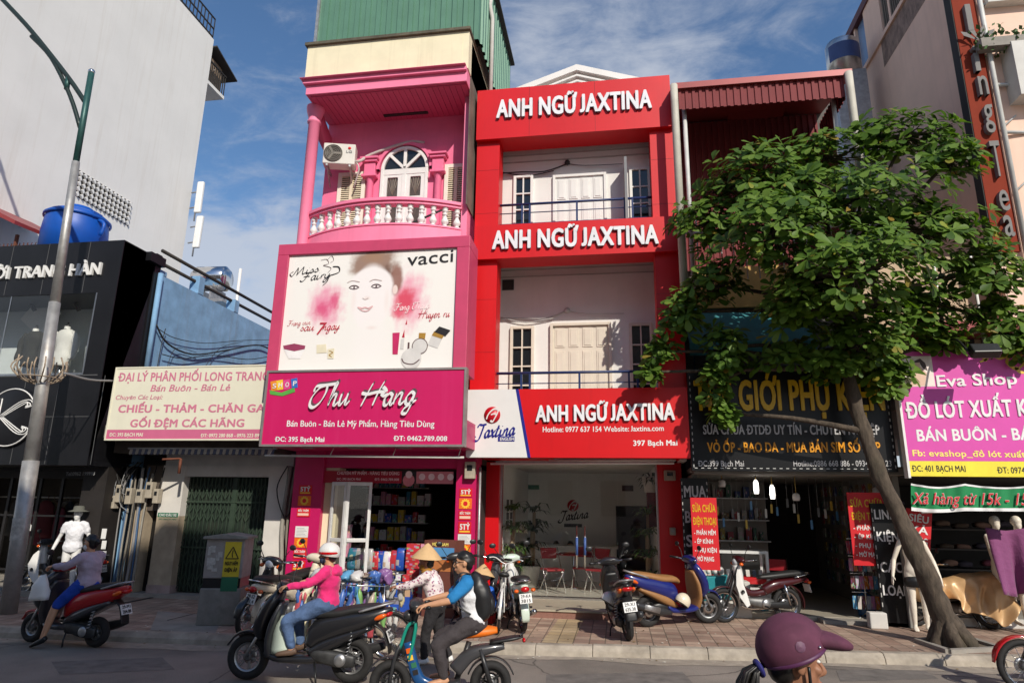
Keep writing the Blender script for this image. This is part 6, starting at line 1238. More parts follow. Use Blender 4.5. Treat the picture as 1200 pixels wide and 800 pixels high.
v = at(836, 690, 13.3); g = MB().poly([(v.x-.35, 13.2, .8), (v.x+.28, 13.2, .85), (v.x+.36, 13.2, .45), (v.x-.3, 13.2, .4)], (0, .3, 0)); wobj('teal_box', g, mat('teal_card', srgb(30, 140, 150), .5), 'teal cardboard box with white print beside the blue scooter', 'box', bevel=.01)
g = MB()
for i in range(4): g.ball((v.x-.2+i*.12, 13.3, .93), (.05, .08, .07), 8)
wobj('white_cups', g, WHITE, 'row of white parcels on top of the teal box', 'parcels'); g = MB().box((v.x+.2, 13.25, SW), (v.x+.65, 13.6, .75)); wobj('white_crate', g, DWHITE, 'white crate behind the small white motorbike', 'crate', bevel=.01); obj('stool', MB().box((v.x-.3, 13.22, SW), (v.x+.2, 13.5, .4)), GALV, None, 'grey low stool under the teal box', 'stool')
# vertical boards and banners
def board(x0, x1, z0, z1, y, m, label, cat='sign', led=False, tilt=0.):
    o = wobj('sign_board', MB().box((x0, y, z0), (x1, y+.04, z1)), m, label, cat)
    if led:
        g = MB()
        for i in range(0, 26, 2):
            a_ = z0+(z1-z0)*i/26; b_ = z0+(z1-z0)*(i+.9)/26
            for x in (x0+.01, x1-.025): g.box((x, y-.01, a_), (x+.014, y-.001, b_))
        obj('light_tape', g, LEDM, o)
    return o
BSB = MATS['black_sign_board']
a_, b_ = at(801, 665, 12.9), at(825, 560, 12.9); o = board(a_.x+.02, b_.x+.06, a_.z, b_.z, 12.9, BSB, 'tall black board with grey vertical lettering beside the right red pillar', led=True)
for w_, z_ in (('MUA', 582), ('BÁN', 612), ('SIM', 640), ('SỐ', 663)): z = at(812, z_, 12.9).z; text(w_, a_.x+.07, b_.x+.02, .2, (0, 12.9, z), 'lettering', GRL, o, bold=.03)
REDB = mat('red_banner_print', srgb(204, 18, 30), .5, var=.04)
def red_banner(x0, x1, z0, z1, y, label, tilt=0.):
    o = wthing('banner_stand', label, 'banner', ((x0+x1)/2, y, z0)); obj('sheet', MB().box((x0, y, z0), (x1, y+.015, z1)), REDB, o); h = z1-z0; w = x1-x0
    text('SỬA CHỮA', x0+w*.06, x1-w*.06, h*.1, (0, y, z0+h*.80), 'lettering', YEL, o, bold=.03); text('ĐIỆN THOẠI', x0+w*.06, x1-w*.06, h*.1, (0, y, z0+h*.62), 'lettering', YEL, o, bold=.03)
    for i, s_ in enumerate(('- PHẦN MỀM', '- ÉP KÍNH', '- PHỤ KIỆN', '- MỞ MẠNG')): text(s_, x0+w*.08, x1-w*(.1+.12*(i % 2)), h*.06, (0, y, z0+h*(.48-.12*i)), 'lettering', WHITE, o, bold=.03)
    return o
a_, b_ = at(813, 667, 12.6), at(834, 583, 12.6); red_banner(a_.x, b_.x+.08, a_.z, b_.z, 12.6, 'red banner with yellow phone repair lettering beside the black board')
a_, b_ = at(1001, 662, 13.0), at(1036, 577, 13.0); red_banner(a_.x, b_.x, a_.z, b_.z, 13.0, 'red banner with yellow phone repair lettering behind the accessory stand')
a_, b_ = at(1030, 715, 12.95), at(1052, 590, 12.95); o = board(a_.x+.05, b_.x, SW, b_.z, 12.95, BSB, 'tall black board with white lettering between the phone shop and the lingerie shop', led=True)
for w_, z_ in (('LINH', 608), ('KIỆN', 634), ('CÁC', 670), ('LOẠI', 697)): text(w_, a_.x+.1, b_.x-.05, .16, (0, 12.95, at(1045, z_, 12.95).z), 'lettering', STW, o, bold=.03)
# right wall display of goods: every pack its own
for r in range(7):
    for c_ in range(11):
        z = .5+r*.31; y = 13.6+c_*.36; k = (r*5+c_*3) % 7
        o = obj('blister_pack', MB().box((-.03, -.07, 0), (0, .07, .2)), mat('box_card_%d' % k, PC[k], .5), None, 'small accessory pack hooked on the right wall of the phone shop', 'pack', 'packs on the phone shop wall'); o.location = (AX1-.1, y, z)
# pavement accessory stand
v = gp(1018, 728, SW); st = thing('accessory_stand', 'wire display stand hung with phone cases in front of the phone shop', 'display stand', v)
g = MB(); g.tube([(0, 0, 0), (0, 0, 1.45)], .015, 8)
for a_ in (.3, 1.9, 3.5, 5.1): g.tube([(0, 0, .16), (math.cos(a_)*.3, math.sin(a_)*.3, .0)], .012, 6)
for z in (1.42, 1.12, .82, .5): g.tube([(-.25, -.06, z), (.27, -.06, z)], .008, 6)
obj('frame', g, CHROME, st)
HC = [(.5, .08, .12), (.45, .45, .5), (.1, .3, .5), (.55, .2, .35), (.6, .55, .5), (.5, .15, .02), (.15, .05, .06)]
for i, z in enumerate((1.16, .86, .56, .22)):
    for k in range(7):
        j = (i*3+k*2) % 7; o = obj('phone_case', MB().box((-.032, -.012, 0), (.032, .012, .22)), mat('case_%d' % j, HC[j], .3), None, 'phone case hanging on the wire accessory stand', 'phone case', 'phone cases on the wire stand'); o.location = v+Vector((-.23+k*.078, -.09, z)); o.rotation_euler = (random.uniform(-.1, .1), random.uniform(-.06, .06), random.uniform(-.3, .3))
a_ = at(1018, 715, 12.7); g = MB().box((a_.x-.02, 12.62, SW), (a_.x+.26, 12.8, SW+.26)); wobj('white_block', g, DWHITE, 'low white plastered block behind the accessory stand', 'block', bevel=.02)
v = at(1013, 692, 13.6); g = MB().lathe([(0, 0), (.14, 0), (.15, .02), (.15, .3), (.12, .36), (.05, .4), (.05, .45), (0, .45)], (v.x, 13.6, SW+.07), n=18); wobj('water_bottle', g, mat('blue_water_bottle', (.02, .12, .3), .15, trans=.3), 'big blue water bottle on the phone shop floor', 'bottle')
# ================================================================== LINGERIE SHOP 401
EX0 = AX1+.02; EY = 12.0
t = wthing('lingerie_shop', 'low shop with a dark open front behind mannequins and a pink sign', 'shop building', (8, 14, 0))
e = [at(1053, 412, EY), at(1063, 558, EY)]; e0x = at(1058, 485, EY).x; ez1 = at(1120, 411, EY).z; ez0 = at(1120, 558, EY).z; ezb = at(1120, 540, EY).z; e1x = 9.4
es = wthing('lingerie_sign', 'pink shop sign with white lettering over a yellow address band', 'sign', (e0x+1.6, EY, ez0))
MGT = mat('violet_pink_banner', srgb(214, 74, 168), .45, var=.05); YLB = mat('yellow_banner_band', srgb(240, 222, 60), .45)
obj('board', MB().box((e0x, EY, ezb), (e1x, EY+.14, ez1)), MGT, es); obj('band', MB().box((e0x, EY-.001, ez0), (e1x, EY+.14, ezb-.002)), YLB, es); obj('edge_trim', MB().box((e0x-.04, EY-.01, ez0-.03), (e0x-.002, EY+.15, ez1+.02)), STW, es)
ptext('Eva Shop', (1098, 453), (1192, 450), 13, EY, 'lettering', STW, es, bold=.02, depth=.012); ptext('ĐỒ LÓT XUẤT KHẨU', (1062, 490), (1244, 486), 18.5, EY, 'lettering', STW, es, bold=.035, depth=.012); ptext('BÁN BUÔN - BÁN LẺ', (1075, 516.5), (1248, 514.5), 13, EY, 'lettering', STW, es, bold=.035); ptext('Fb: evashop_đồ lót xuất khẩu', (1069.5, 534), (1232, 536), 7, EY, 'lettering', mat('pale_yellow_letters', srgb(248, 230, 120), .4), es, bold=.03); ptext('ĐC: 401 BẠCH MAI', (1069, 552), (1132, 552.5), 7, EY, 'lettering', INK, es, bold=.02); ptext('ĐT: 0974 668 866', (1169, 554), (1232, 554.5), 7, EY, 'lettering', INK, es, bold=.02)
# printed figure panel: long dark hair, bare shoulders
a_, b_ = at(1061, 453, EY), at(1091, 417, EY); obj('portrait_panel', MB().box((a_.x, EY-.004, a_.z), (b_.x, EY-.001, b_.z)), mat('portrait_ground', srgb(240, 226, 220), .5), es)
g = MB(); SKN = mat('printed_skin', srgb(222, 186, 164), .5); HR = mat('printed_hair', srgb(70, 52, 48), .5)
def fl2(pts, m, d): g.poly([at(p[0], p[1], EY-.005-d) for p in pts], (0, -.001, 0), m)
fl2([(1068, 452), (1066, 436), (1070, 430), (1079, 430), (1086, 437), (1084, 452)], SKN, 0); fl2([(1069, 433), (1064, 428), (1069, 420), (1071, 422), (1068, 428), (1073, 431)], SKN, .001); fl2([(1071, 423), (1078, 420), (1084, 425), (1087, 434), (1082, 432), (1078, 426), (1072, 426)], HR, .002); fl2([(1072, 425), (1078, 424.5), (1078, 430), (1074, 431.5)], SKN, .003); obj('printed_figure', g, None, es)
g = MB(); SCR = mat('gold_scroll', srgb(232, 190, 80), .4)
for P_ in ([(1148, 424), (1156, 421), (1158, 416), (1152, 417), (1156, 423)], [(1164, 416), (1172, 420), (1182, 418), (1180, 424), (1190, 432), (1198, 428), (1204, 420)], [(1186, 418), (1196, 416), (1206, 413)], [(1190, 430), (1196, 436), (1206, 436)], [(1172, 416), (1178, 414), (1184, 416)]): ribbon(g, [(v.x, v.z) for v in [at(p[0], p[1], EY) for p in P_]], .06, SCR, (0, EY, 0), (1, 0, 0), (0, 0, 1), (0, -1, 0), 6, R_(30), .4)
obj('gold_scrollwork', g, None, es)
# floodlight on an arm
p = at(1152, 411, EY-.75); o = wthing('flood_light', 'black flood light on an arm in front of the pink sign', 'flood light', (p.x, EY-.75, p.z-.1)); g = MB().cbox((p.x+.02, EY-.75, p.z), (.42, .16, .2), None, Matrix.Rotation(R_(-35), 3, 'X')); obj('housing', g, BLACK, o, bevel=.02); g = MB(); g.tube([(p.x-.2, EY+.1, ez1+.1), (p.x-.22, EY-.4, ez1+.12), (p.x-.2, EY-.72, p.z)], .018, 8, k=3); g.tube([(p.x-.2, EY-.72, p.z), (p.x+.2, EY-.72, p.z+.02)], .015, 6); obj('arm', g, BLACK, o)
# building body
BE = mat('dirty_beige_wall', srgb(196, 172, 144), .85, var=.15, scale=2, dirt=.4, dirtcol=(.2, .15, .1))
wz = at(1130, 396, 13.4).z
obj('upper_wall', MB().box((EX0, 13.6, ez1-.1), (14, 22, at(1130, 300, 13.6).z)), BE, t); obj('terrace_slab', MB().box((EX0, 12.2, ez1+.01), (14, 13.6, ez1+.16)), mat('sooty_beam', (0, 0, 0)), t)
g = MB()
for px in (1080, 1110, 1152, 1184): x = at(px, 405, 13.55).x; g.box((x, 13.56, ez1+.3), (x+.5, 13.598, ez1+.9))
obj('dark_window', g, DGLASS, t)
g = MB()
for px in (1108, 1154): x = at(px, 405, 12.3).x; g.tube([(x, 12.3, ez1), (x, 12.3, ez1+1.9)], .03, 8)
obj('white_post', g, WHITE, t)
g = MB().box((EX0+.3, 12.9, at(1120, 388, 12.9).z), (14, 13.6, at(1120, 376, 12.9).z)); obj('ledge', g, SHEETR, t)
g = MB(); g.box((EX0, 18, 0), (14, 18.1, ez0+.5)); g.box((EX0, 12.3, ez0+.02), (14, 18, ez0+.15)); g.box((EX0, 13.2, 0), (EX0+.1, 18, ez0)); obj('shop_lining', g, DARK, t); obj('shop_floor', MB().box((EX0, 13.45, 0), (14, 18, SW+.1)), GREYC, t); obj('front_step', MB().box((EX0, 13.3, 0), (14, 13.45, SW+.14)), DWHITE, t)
rnd = random.Random(31)
for i in range(46):
    z = .5+.42*(i % 5)+rnd.uniform(-.05, .05); x = EX0+.9+(i//5)*.42+rnd.uniform(-.08, .08); k = i % 6
    o = obj('folded_garment', MB().loft([(-.14, 0, 0), (0, 0, .01), (.14, 0, 0)], [(.1, .05), (.12, .07), (.1, .05)], 8, 3, None, 2).jitter(.03, 9, i), mat('lingerie_%d' % k, ((.16, .1, .07), (.3, .26, .22), (.2, .05, .08), (.06, .05, .07), (.28, .16, .12), (.1, .07, .05))[k], .9, var=.2), None, 'garment on the dim shelves inside the lingerie shop', 'garment', 'garments inside the lingerie shop'); o.location = (x, 16.6, z)
g = MB()
for k in range(5): g.box((EX0+.6, 16.4, .4+.42*k), (EX0+5.2, 16.9, .43+.42*k))
wobj('shop_shelves', g, mat('dark_shelf', (.05, .04, .035), .6), 'dim long shelves inside the lingerie shop', 'shelf')
g = MB().tube([at(1080, 600, 12.7), at(1158, 595, 12.7)], .025, 8); wobj('tube_light', g, WHITE, 'unlit tube light behind the green cloth banner', 'tube light')
# green cloth banner, sagging
gb_ = wthing('cloth_banner', 'green cloth banner with red and white script below the pink sign', 'banner', (at(1130, 598, EY).x, EY-.05, at(1130, 598, EY).z))
def gpt(u, v_): # u along, v_ 0 bottom 1 top
    px = 1068+u*150; top_ = 566+ (4*math.sin(min(u*150/62, 1)*math.pi) if u*150 < 62 else 4*math.sin(min((u*150-62)/90, 1)*math.pi))+u*1; bot = 598+ (2*math.sin(min(u*150/62, 1)*math.pi))+u
    p_ = at(px, bot+(top_-bot)*v_, EY-.06); p_.y += .02*math.sin(u*24+v_*2)+.012*math.sin(u*60); return p_
GBM = mat('green_cloth', srgb(14, 128, 72), .8, var=.06, sheen=.2)
def gstrip(v0_, v1_, m, nm, dy):
    g_ = MB(); n_ = 60; vs = []
    for i in range(n_+1):
        for v_ in (v0_, (v0_+v1_)/2, v1_): vs.append(gpt(i/n_, v_)+Vector((0, dy, 0)))
    g_.raw(vs, [(3*i+j, 3*i+3+j, 3*i+4+j, 3*i+1+j) for i in range(n_) for j in (0, 1)], None, True); return obj(nm, g_, m, gb_)
gstrip(0, 1, GBM, 'sheet', 0); gstrip(.0, .13, STW, 'white_border', -.006); gstrip(.93, 1, STW, 'white_border', -.006)
for dy_, m_, bo in ((-.03, STW, .035), (-.036, mat('red_script', srgb(200, 40, 48), .5), .014)):
    ptext('Xả hàng từ 15k - 150k', (1069, 590), (1222, 591.5), 13, EY-.06+dy_, 'lettering', m_, gb_, bold=bo, shear=.28)
# red tilted banner board behind the tree
a_, b_ = at(1062, 598, 13.0), at(1100, 655, 13.0); o = wthing('tilted_banner', 'red tilted banner with white lettering behind the tree trunk', 'banner', (a_.x+.4, 13.0, b_.z)); MT = Matrix.Translation((a_.x, 13.0, a_.z)) @ Matrix.Rotation(R_(10), 4, 'Y')
g = MB().box((0, 0, -.98), (.42, .02, .05)); obj('sheet', g.xf(MT), REDB, o)
for i, s_ in enumerate(('SIÊU', 'XẢ', 'HÀNG', 'NGHỈ', 'BÁN')):
    zz = MT @ Vector((.05, -.004, -.16-.19*i)); text(s_, 0, .32, .12, zz, 'lettering', STW, o, bold=.03, ex=MT.to_3x3() @ Vector((1, 0, 0)), ez=MT.to_3x3() @ Vector((0, 0, 1)))
# ================================================================== BROWN-PINK BUILDING at right
RXW = at(1150, 250, 14.0).x
c_ = [at(1122, 0, 13.0), at(1166, 290, 13.0)]
RX = (at(1130, 60, 13.0).x+at(1160, 250, 13.0).x)/2
RB = mat('brown_pink_render', srgb(238, 203, 182), .85, var=.08, scale=1.0, streak=.16, dirtcol=srgb(130, 104, 96), bump=.1)
t = wthing('brown_pink_building', 'tall brown pink building with a row of side windows under the roof', 'building', (RX+3, 16, 0))
tl = atX(1000, 108, RX); tw = atX(1060, 0, RX); 
lo_ = atX(1000, 108, RX).z; hi_ = atX(982, 75, RX).z; yend = atX(982, 75, RX).y+.4
obj('wall', MB().box((RX, 13.0, 4.0), (RX+9, 26, lo_)), RB, t); obj('wall_top', MB().box((RX, 13.0, lo_+.001), (RX+.2, 13.3, hi_+.3)), RB, t)
g = MB(); g.box((RX-.08, 13.0, hi_), (RX+9, 26, hi_+.25)); obj('roof_edge', g, mat('dark_red_eave', (.12, .04, .04), .6), t); g = MB().box((RX-.06, 13, lo_-.02), (RX+.1, 26, lo_+.1)); obj('sill_course', g, RB, t)
pw = mat('blue_grey_pane', srgb(112, 136, 168), .25, var=.12)
yy = [atX(x, y, RX).y for x, y in ((1003, 70), (1012, 60), (1020, 50), (1028, 38))]
obj('window_band', MB().box((RX+.06, 15, lo_+.1), (RX+.1, 25.9, hi_)), pw, t)
g = MB(); y = 15.0
while y < 26: g.box((RX-.02, y-.05, lo_+.1), (RX+.06, y+.05, hi_)); y += .75
obj('window_mullion', g, RB, t)
yc = atX(1026, 40, RX).y; obj('corner_pier', MB().box((RX-.03, yc-.5, lo_+.1), (RX+.2, yc+.5, hi_)), RB, t)
g = MB(); n_ = 26; y = 13.3
for i in range(n_): yy_ = 13.3+(yc-.5-13.3)*i/n_; g.box((RX-.005, yy_, lo_+.1), (RX+.02, yy_+.03, hi_))
g.box((RX+.03, 13.3, lo_+.1), (RX+.05, yc-.5, hi_), mat('grey_brown_screen', (.2, .17, .14), .8)); obj('window_grille', g, None, t)
# stained band under the grille
g = MB().box((RX-.006, 13.2, lo_-.75), (RX-.001, atX(1036, 74, RX).y, lo_-.02)); obj('stained_band', g, mat('stained_render', (.30, .21, .17), .9, var=.45, scale=7, dirt=.9, dirtcol=(.07, .055, .045), stretch=(1, 1, .5)), t)
# vertical sign strip, projecting from the corner
sx_l = RX+.0; SYR = 12.95; w_ = at(1190, 250, SYR).x-at(1160, 250, SYR).x
zb_ = at(1182, 295, SYR).z; vs_ = wthing('vertical_sign', 'tall rust red vertical sign with steel letters on the corner of the brown pink building', 'sign', (RX+.3, SYR, zb_)); obj('board', MB().box((RX-.08, SYR, zb_), (RX-.08+w_, SYR+.2, 16.5)), mat('rust_red_panel', srgb(134, 54, 36), .85, var=.08, spec=.2), vs_)
obj('side_board', MB().box((RX-.10, SYR+.01, zb_), (RX-.082, SYR+.25, 16.5)), DARK, vs_)
for ch, py in (('B', -42), ('l', 24), ('i', 72), ('n', 100), ('g', 134), ('T', 196), ('e', 236), ('a', 266)):
    z = at(1150, py+14, SYR).z; h_ = .5 if ch in 'lB' else .52; text(ch, RX+.04+w_*.12, RX-.08+w_*.78 if ch not in 'li' else RX+w_*.45, {'T': .75, 'l': .62, 'B': .7}.get(ch, .62), (0, SYR, z), 'lettering', mat('dull_steel', (.24, .23, .22), .85, 0, spec=.15), vs_, depth=.1, bold=.012)
v_ = at(1145, 52, SYR); g = MB(); 
for a__ in (-50, -20, 20, 50): g.raw([v_+Vector((0, -.1, 0)), v_+Vector((math.sin(R_(a__-9))*.32, -.1, math.cos(R_(a__-9))*.3)), v_+Vector((math.sin(R_(a__))*.42, -.1, math.cos(R_(a__))*.4)), v_+Vector((math.sin(R_(a__+9))*.32, -.1, math.cos(R_(a__+9))*.3))], [(0, 1, 2, 3)])
obj('leaf_ornament', g, MATS['dull_steel'], vs_)
g = MB(); xs_ = RX-.08+w_+.06
g.tube([(xs_, SYR-.05, zb_-.3), (xs_, SYR-.05, 16.5)], .05, 8)
for z in (at(1180, 100, SYR).z, at(1185, 156, SYR).z, at(1178, 47, SYR).z): g.tube([(xs_, SYR-.05, z), (xs_+1.6, SYR+.2, z)], .035, 6)
for z in (zb_+1.2, zb_+2.6, zb_+5.4): g.tube([(xs_, SYR-.05, z), (xs_+1.0, SYR+.3, z+.9)], .02, 6); g.tube([(xs_+.9, SYR-.05, z), (xs_, SYR+.3, z+.9)], .02, 6)
wobj('pipe_scaffold', g, PST, 'white steel pipe frame standing beside the rust red vertical sign', 'frame')
# front with balconies beyond
t3 = wthing('apartment_block', 'pale apartment front with projecting balcony beside the vertical sign', 'building', (RX+4, 15, 0)); fx = xs_+.1
obj('wall', MB().box((fx, 14.2, 3), (RX+9, 20, 17)), mat('pale_front', (.5, .48, .42), .8, var=.12, dirt=.2), t3)
zb1, zb2 = at(1180, 118, 12.8).z, at(1180, 56, 12.8).z
obj('balcony', MB().box((fx+.15, 12.6, zb1), (RX+7, 14.2, zb2)), DWHITE, t3); g = MB().box((fx+.1, 13.6, zb1-.05), (RX+7, 14.2, zb1-.9)); obj('balcony_bracket', g, BE, t3); obj('upper_slab', MB().box((fx, 12.8, at(1180, 8, 13).z), (RX+7, 14.2, at(1180, 8, 13).z+.25)), DWHITE, t3); obj('dark_opening', MB().box((fx+.1, 14.15, zb2), (RX+6, 14.19, at(1180, 8, 13).z)), DARK, t3)
g = MB(); rnd = random.Random(2); a_ = at(1178, 40, 12.7)
for i in range(150):
    c0_ = a_+Vector((rnd.uniform(-.55, .55), rnd.uniform(-.1, .3), rnd.uniform(-.35, .25))); s_ = rnd.uniform(.04, .09); n0 = Vector((rnd.uniform(-1, 1), rnd.uniform(-1, 1), rnd.uniform(-1, 1))).normalized(); u0 = n0.orthogonal().normalized(); w0 = n0.cross(u0); g.quad(c0_-u0*s_, c0_-w0*s_*.5, c0_+u0*s_, c0_+w0*s_*.5)
pl = wobj('balcony_plant', g, mat('ivy_leaf', (.06, .13, .03), .6, var=.3), 'trailing green plant on the balcony beside the vertical sign', 'plant'); obj('planter', MB().box((a_.x-.5, 12.62, a_.z-.3), (a_.x+.5, 12.85, a_.z-.1)), GREYC, pl)
# steel tank on the far roof
v = at(988, 70, 17); g = MB().lathe([(0, .62), (.25, .58), (.40, .48), (.43, .4), (.43, -.6), (0, -.6)], (v.x, 17, v.z), n=26); o = wobj('steel_tank', g, STEEL, 'upright steel water tank behind the corrugated canopy roof', 'water tank'); g = MB().lathe([(.436, -.2), (.436, .3)], (v.x, 17, v.z), n=26, a0=R_(200), a1=R_(330)); obj('label_wrap', g, mat('blue_label', srgb(60, 80, 130), .5), o)
obj('stand', MB().box((v.x-.4, 16.6, 9), (v.x+.4, 17.4, v.z-.6)), GALV, o)
# ================================================================== STREET TREE
def leaf_mat():
    m = bpy.data.materials.new('broad_leaf'); m.use_nodes = True; t_ = m.node_tree; b_ = t_.nodes['Principled BSDF']
    ge = t_.nodes.new('ShaderNodeNewGeometry'); cr = t_.nodes.new('ShaderNodeValToRGB'); cr.color_ramp.elements[0].color = (.04, .085, .013, 1); cr.color_ramp.elements[1].color = (.26, .36, .05, 1)
    e_ = cr.color_ramp.elements.new(.5); e_.color = (.105, .19, .026, 1); e_ = cr.color_ramp.elements.new(.965); e_.color = (.14, .22, .036, 1); e_ = cr.color_ramp.elements.new(.99); e_.color = (.28, .17, .03, 1); 
    t_.links.new(ge.outputs['Random Per Island'], cr.inputs[0]); t_.links.new(cr.outputs[0], b_.inputs['Base Color']); b_.inputs['Roughness'].default_value = .5; b_.inputs['Specular IOR Level'].default_value = .25
    tl_ = t_.nodes.new('ShaderNodeBsdfTranslucent'); mu = t_.nodes.new('ShaderNodeMix'); mu.data_type = 'RGBA'; mu.blend_type = 'MULTIPLY'; mu.inputs[0].default_value = 1; mu.inputs[7].default_value = (1.3, 1.5, .5, 1); t_.links.new(cr.outputs[0], mu.inputs[6]); t_.links.new(mu.outputs[2], tl_.inputs[0])
    mx = t_.nodes.new('ShaderNodeMixShader'); mx.inputs[0].default_value = .28; t_.links.new(b_.outputs[0], mx.inputs[1]); t_.links.new(tl_.outputs[0], mx.inputs[2]); t_.links.new(mx.outputs[0], t_.nodes['Material Output'].inputs[0]); return m
BARK = mat('grey_brown_bark', (.085, .064, .046), .95, var=.5, scale=16, bump=1.0, dirt=.4, dirtcol=(.06, .07, .035), stretch=(1, 1, .35))
tb = gp(1115, 757, SW); TYB = tb.y
tree = wthing('street_tree', 'leaning broad leaved street tree with a wide layered crown over the shop fronts', 'tree', (tb.x, tb.y, SW))
tp = [(1116, 762, 0), (1110, 735, 0), (1094, 693, .05), (1068, 632, .15), (1040, 575, .25), (1012, 505, .35), (992, 430, .4), (985, 370, .35)]
TP = [at(x, y, TYB+d) for x, y, d in tp]; TP[0].z = SW-.1
rnd = random.Random(12)
tk = MB(); tk.tube(TP, [.26, .19, .145, .132, .12, .11, .10, .08], 14, None, k=4)
for a_ in range(7): an = a_*.9; tk.tube([TP[1]+Vector((math.cos(an)*.08, math.sin(an)*.08, .12)), TP[0]+Vector((math.cos(an)*.24, math.sin(an)*.24, .16)), TP[0]+Vector((math.cos(an)*.31, math.sin(an)*.31, .07))], [.09, .08, .03], 8, None, k=3)
tk.jitter(.06, 3.4); tk.jitter(.022, 9)
CL = [(1060, 160, 70, 32, 0), (1112, 188, 45, 28, -.3), (965, 186, 62, 30, .2), (880, 212, 62, 38, .1), (930, 232, 50, 30, -.2), (1010, 232, 100, 38, -.5), (836, 258, 52, 38, .25), (905, 272, 85, 44, -.7), (1085, 272, 80, 46, -.4), (1152, 318, 52, 46, .15), (1000, 322, 100, 52, -.9), (836, 335, 34, 30, .4), (796, 366, 28, 30, .55), (776, 412, 16, 18, .65), (1170, 378, 38, 30, .6), (1075, 370, 66, 38, .4), (945, 362, 66, 42, -.3), (1010, 400, 60, 30, .1), (985, 428, 46, 20, .2), (925, 418, 36, 18, .3), (1105, 402, 26, 16, .7), (852, 408, 26, 30, .4), (838, 450, 16, 22, .5), (848, 484, 9, 14, .5), (1040, 442, 26, 24, .5), (1190, 408, 22, 14, .75), (764, 436, 7, 7, .65)]
ctr = at(985, 330, TYB+.1)
cents = []
for px, py, rx, ry, dy in CL:
    c0_ = at(px, py, TYB-.1+dy); k = (at(px+10, py, c0_.y)-at(px, py, c0_.y)).length/10; cents.append((c0_, rx*k, ry*k))
leaf = MB()
def one_leaf(b_, d_, up, L_, w_):
    s_ = d_.cross(up).normalized(); n_ = s_.cross(d_).normalized(); cv = rnd.uniform(.05, .3); fo = rnd.uniform(.05, .3)
    vs = []; 
    for f_, ww in ((0, .06), (.3, .42), (.6, .9), (.82, 1.0), (.95, .62), (1.0, .12)):
        mid_ = b_+d_*(L_*f_)-n_*(cv*L_*f_*f_); vs += [mid_+s_*(w_*ww)+n_*(fo*w_*ww), mid_, mid_-s_*(w_*ww)+n_*(fo*w_*ww)]
    leaf.raw(vs, [(3*i+j, 3*i+j+1, 3*i+j+4, 3*i+j+3) for i in range(5) for j in (0, 1)], None, True)
def rosette(p, ax):
    k = rnd.randint(7, 11); t1 = ax.orthogonal().normalized(); t2 = ax.cross(t1); sz = rnd.uniform(.13, .25)
    for i in range(k):
        a_ = i*2.4+rnd.uniform(-.3, .3); e_ = rnd.uniform(-.15, .75); d_ = (t1*math.cos(a_)+t2*math.sin(a_))*math.cos(e_)+ax*math.sin(e_); d_.z -= .12; d_.normalize()
        L_ = sz*rnd.uniform(.75, 1.2); one_leaf(p+d_*.03, d_, ax, L_, L_*rnd.uniform(.22, .29))
nros = 0
for c0_, rx, rz_ in cents:
    n_ = max(5, int(124*(rx*rz_)/(.75)+12)); limb_from = min(TP[5:], key=lambda q_: (q_-c0_).length+max(0, q_.z-c0_.z)*.5)
    m_ = limb_from.lerp(c0_, .5)+Vector((rnd.uniform(-.2, .2), rnd.uniform(-.2, .2), rnd.uniform(.0, .3)))
    tk.tube([limb_from, m_, c0_], [.06, .04, .022], 7, None, k=4)
    for i in range(n_):
        u = Vector((rnd.gauss(0, 1), rnd.gauss(0, 1), rnd.gauss(.25, 1))).normalized()*rnd.uniform(.45, 1.05); ry_ = min(rx*.85, 1.1 if 2.2 < c0_.x < 4.2 else .45)
        p = c0_+Vector((u.x*rx, u.y*ry_, u.z*rz_))
        if p.y > 12.02: p.y = 12.02-rnd.uniform(0, .4)
        ax = (Vector((u.x*.65, u.y*.5-.38, .55+u.z*.35))).normalized(); rosette(p, ax); nros += 1
        if i % 3 == 0: tk.tube([c0_.lerp(p, .1), c0_.lerp(p, .55)+Vector((0, 0, -.06)), p-ax*.03], [.016, .011, .006], 5, None, k=2)
obj('trunk', tk, BARK, tree); obj('crown', leaf, leaf_mat(), tree).data.materials[0].use_fake_user = False
# planting square
v0_, v1_, v2_, v3_ = gp(1075, 752, SW), gp(1112, 765, SW), gp(1175, 762, SW), gp(1130, 748, SW); g = MB()
for a_, b_ in ((v0_, v1_), (v1_, v2_), (v2_, v3_), (v3_, v0_)): g.bar((a_.x, a_.y, SW+.02), (b_.x, b_.y, SW+.02), .09, .07)
obj('tree_pit_edging', g, GREYC, kind='structure'); g = MB().poly([(v.x, v.y, SW+.004) for v in (v0_, v1_, v2_, v3_)], (0, 0, .012)); obj('tree_pit_soil', g, mat('dry_soil', (.13, .10, .07), .95, var=.35, scale=14, bump=.6), kind='structure')
# ================================================================== STREET LAMP
LYP = 10.5; b0 = at(9, 721, LYP); b0.z = SW; tpx = at(107, 86, LYP); 
lamp = wthing('street_lamp', 'galvanised street lamp post with a green curved double arm', 'street lamp', b0)
POLE = mat('galvanised_pole', (.44, .43, .41), .5, .6, var=.25, scale=6, dirt=.5, dirtcol=(.25, .17, .11)); GRP = mat('dark_green_steel', (.03, .10, .09), .45, .3, var=.2, scale=6)
knee = at(89, 190, LYP); L1 = lambda f_: b0.lerp(knee, f_)
g = MB(); g.tube([b0, L1(.3)], .135, 12); g.tube([L1(.29), L1(.65)], [.125, .10], 12); g.tube([L1(.65), knee], [.09, .075], 12); obj('pole', g, POLE, lamp)
obj('upper_pole', MB().tube([knee, tpx], .062, 12), GRP, lamp); obj('cap', MB().ball(tpx+Vector((0, 0, .03)), .07, 10), CHROME, lamp)
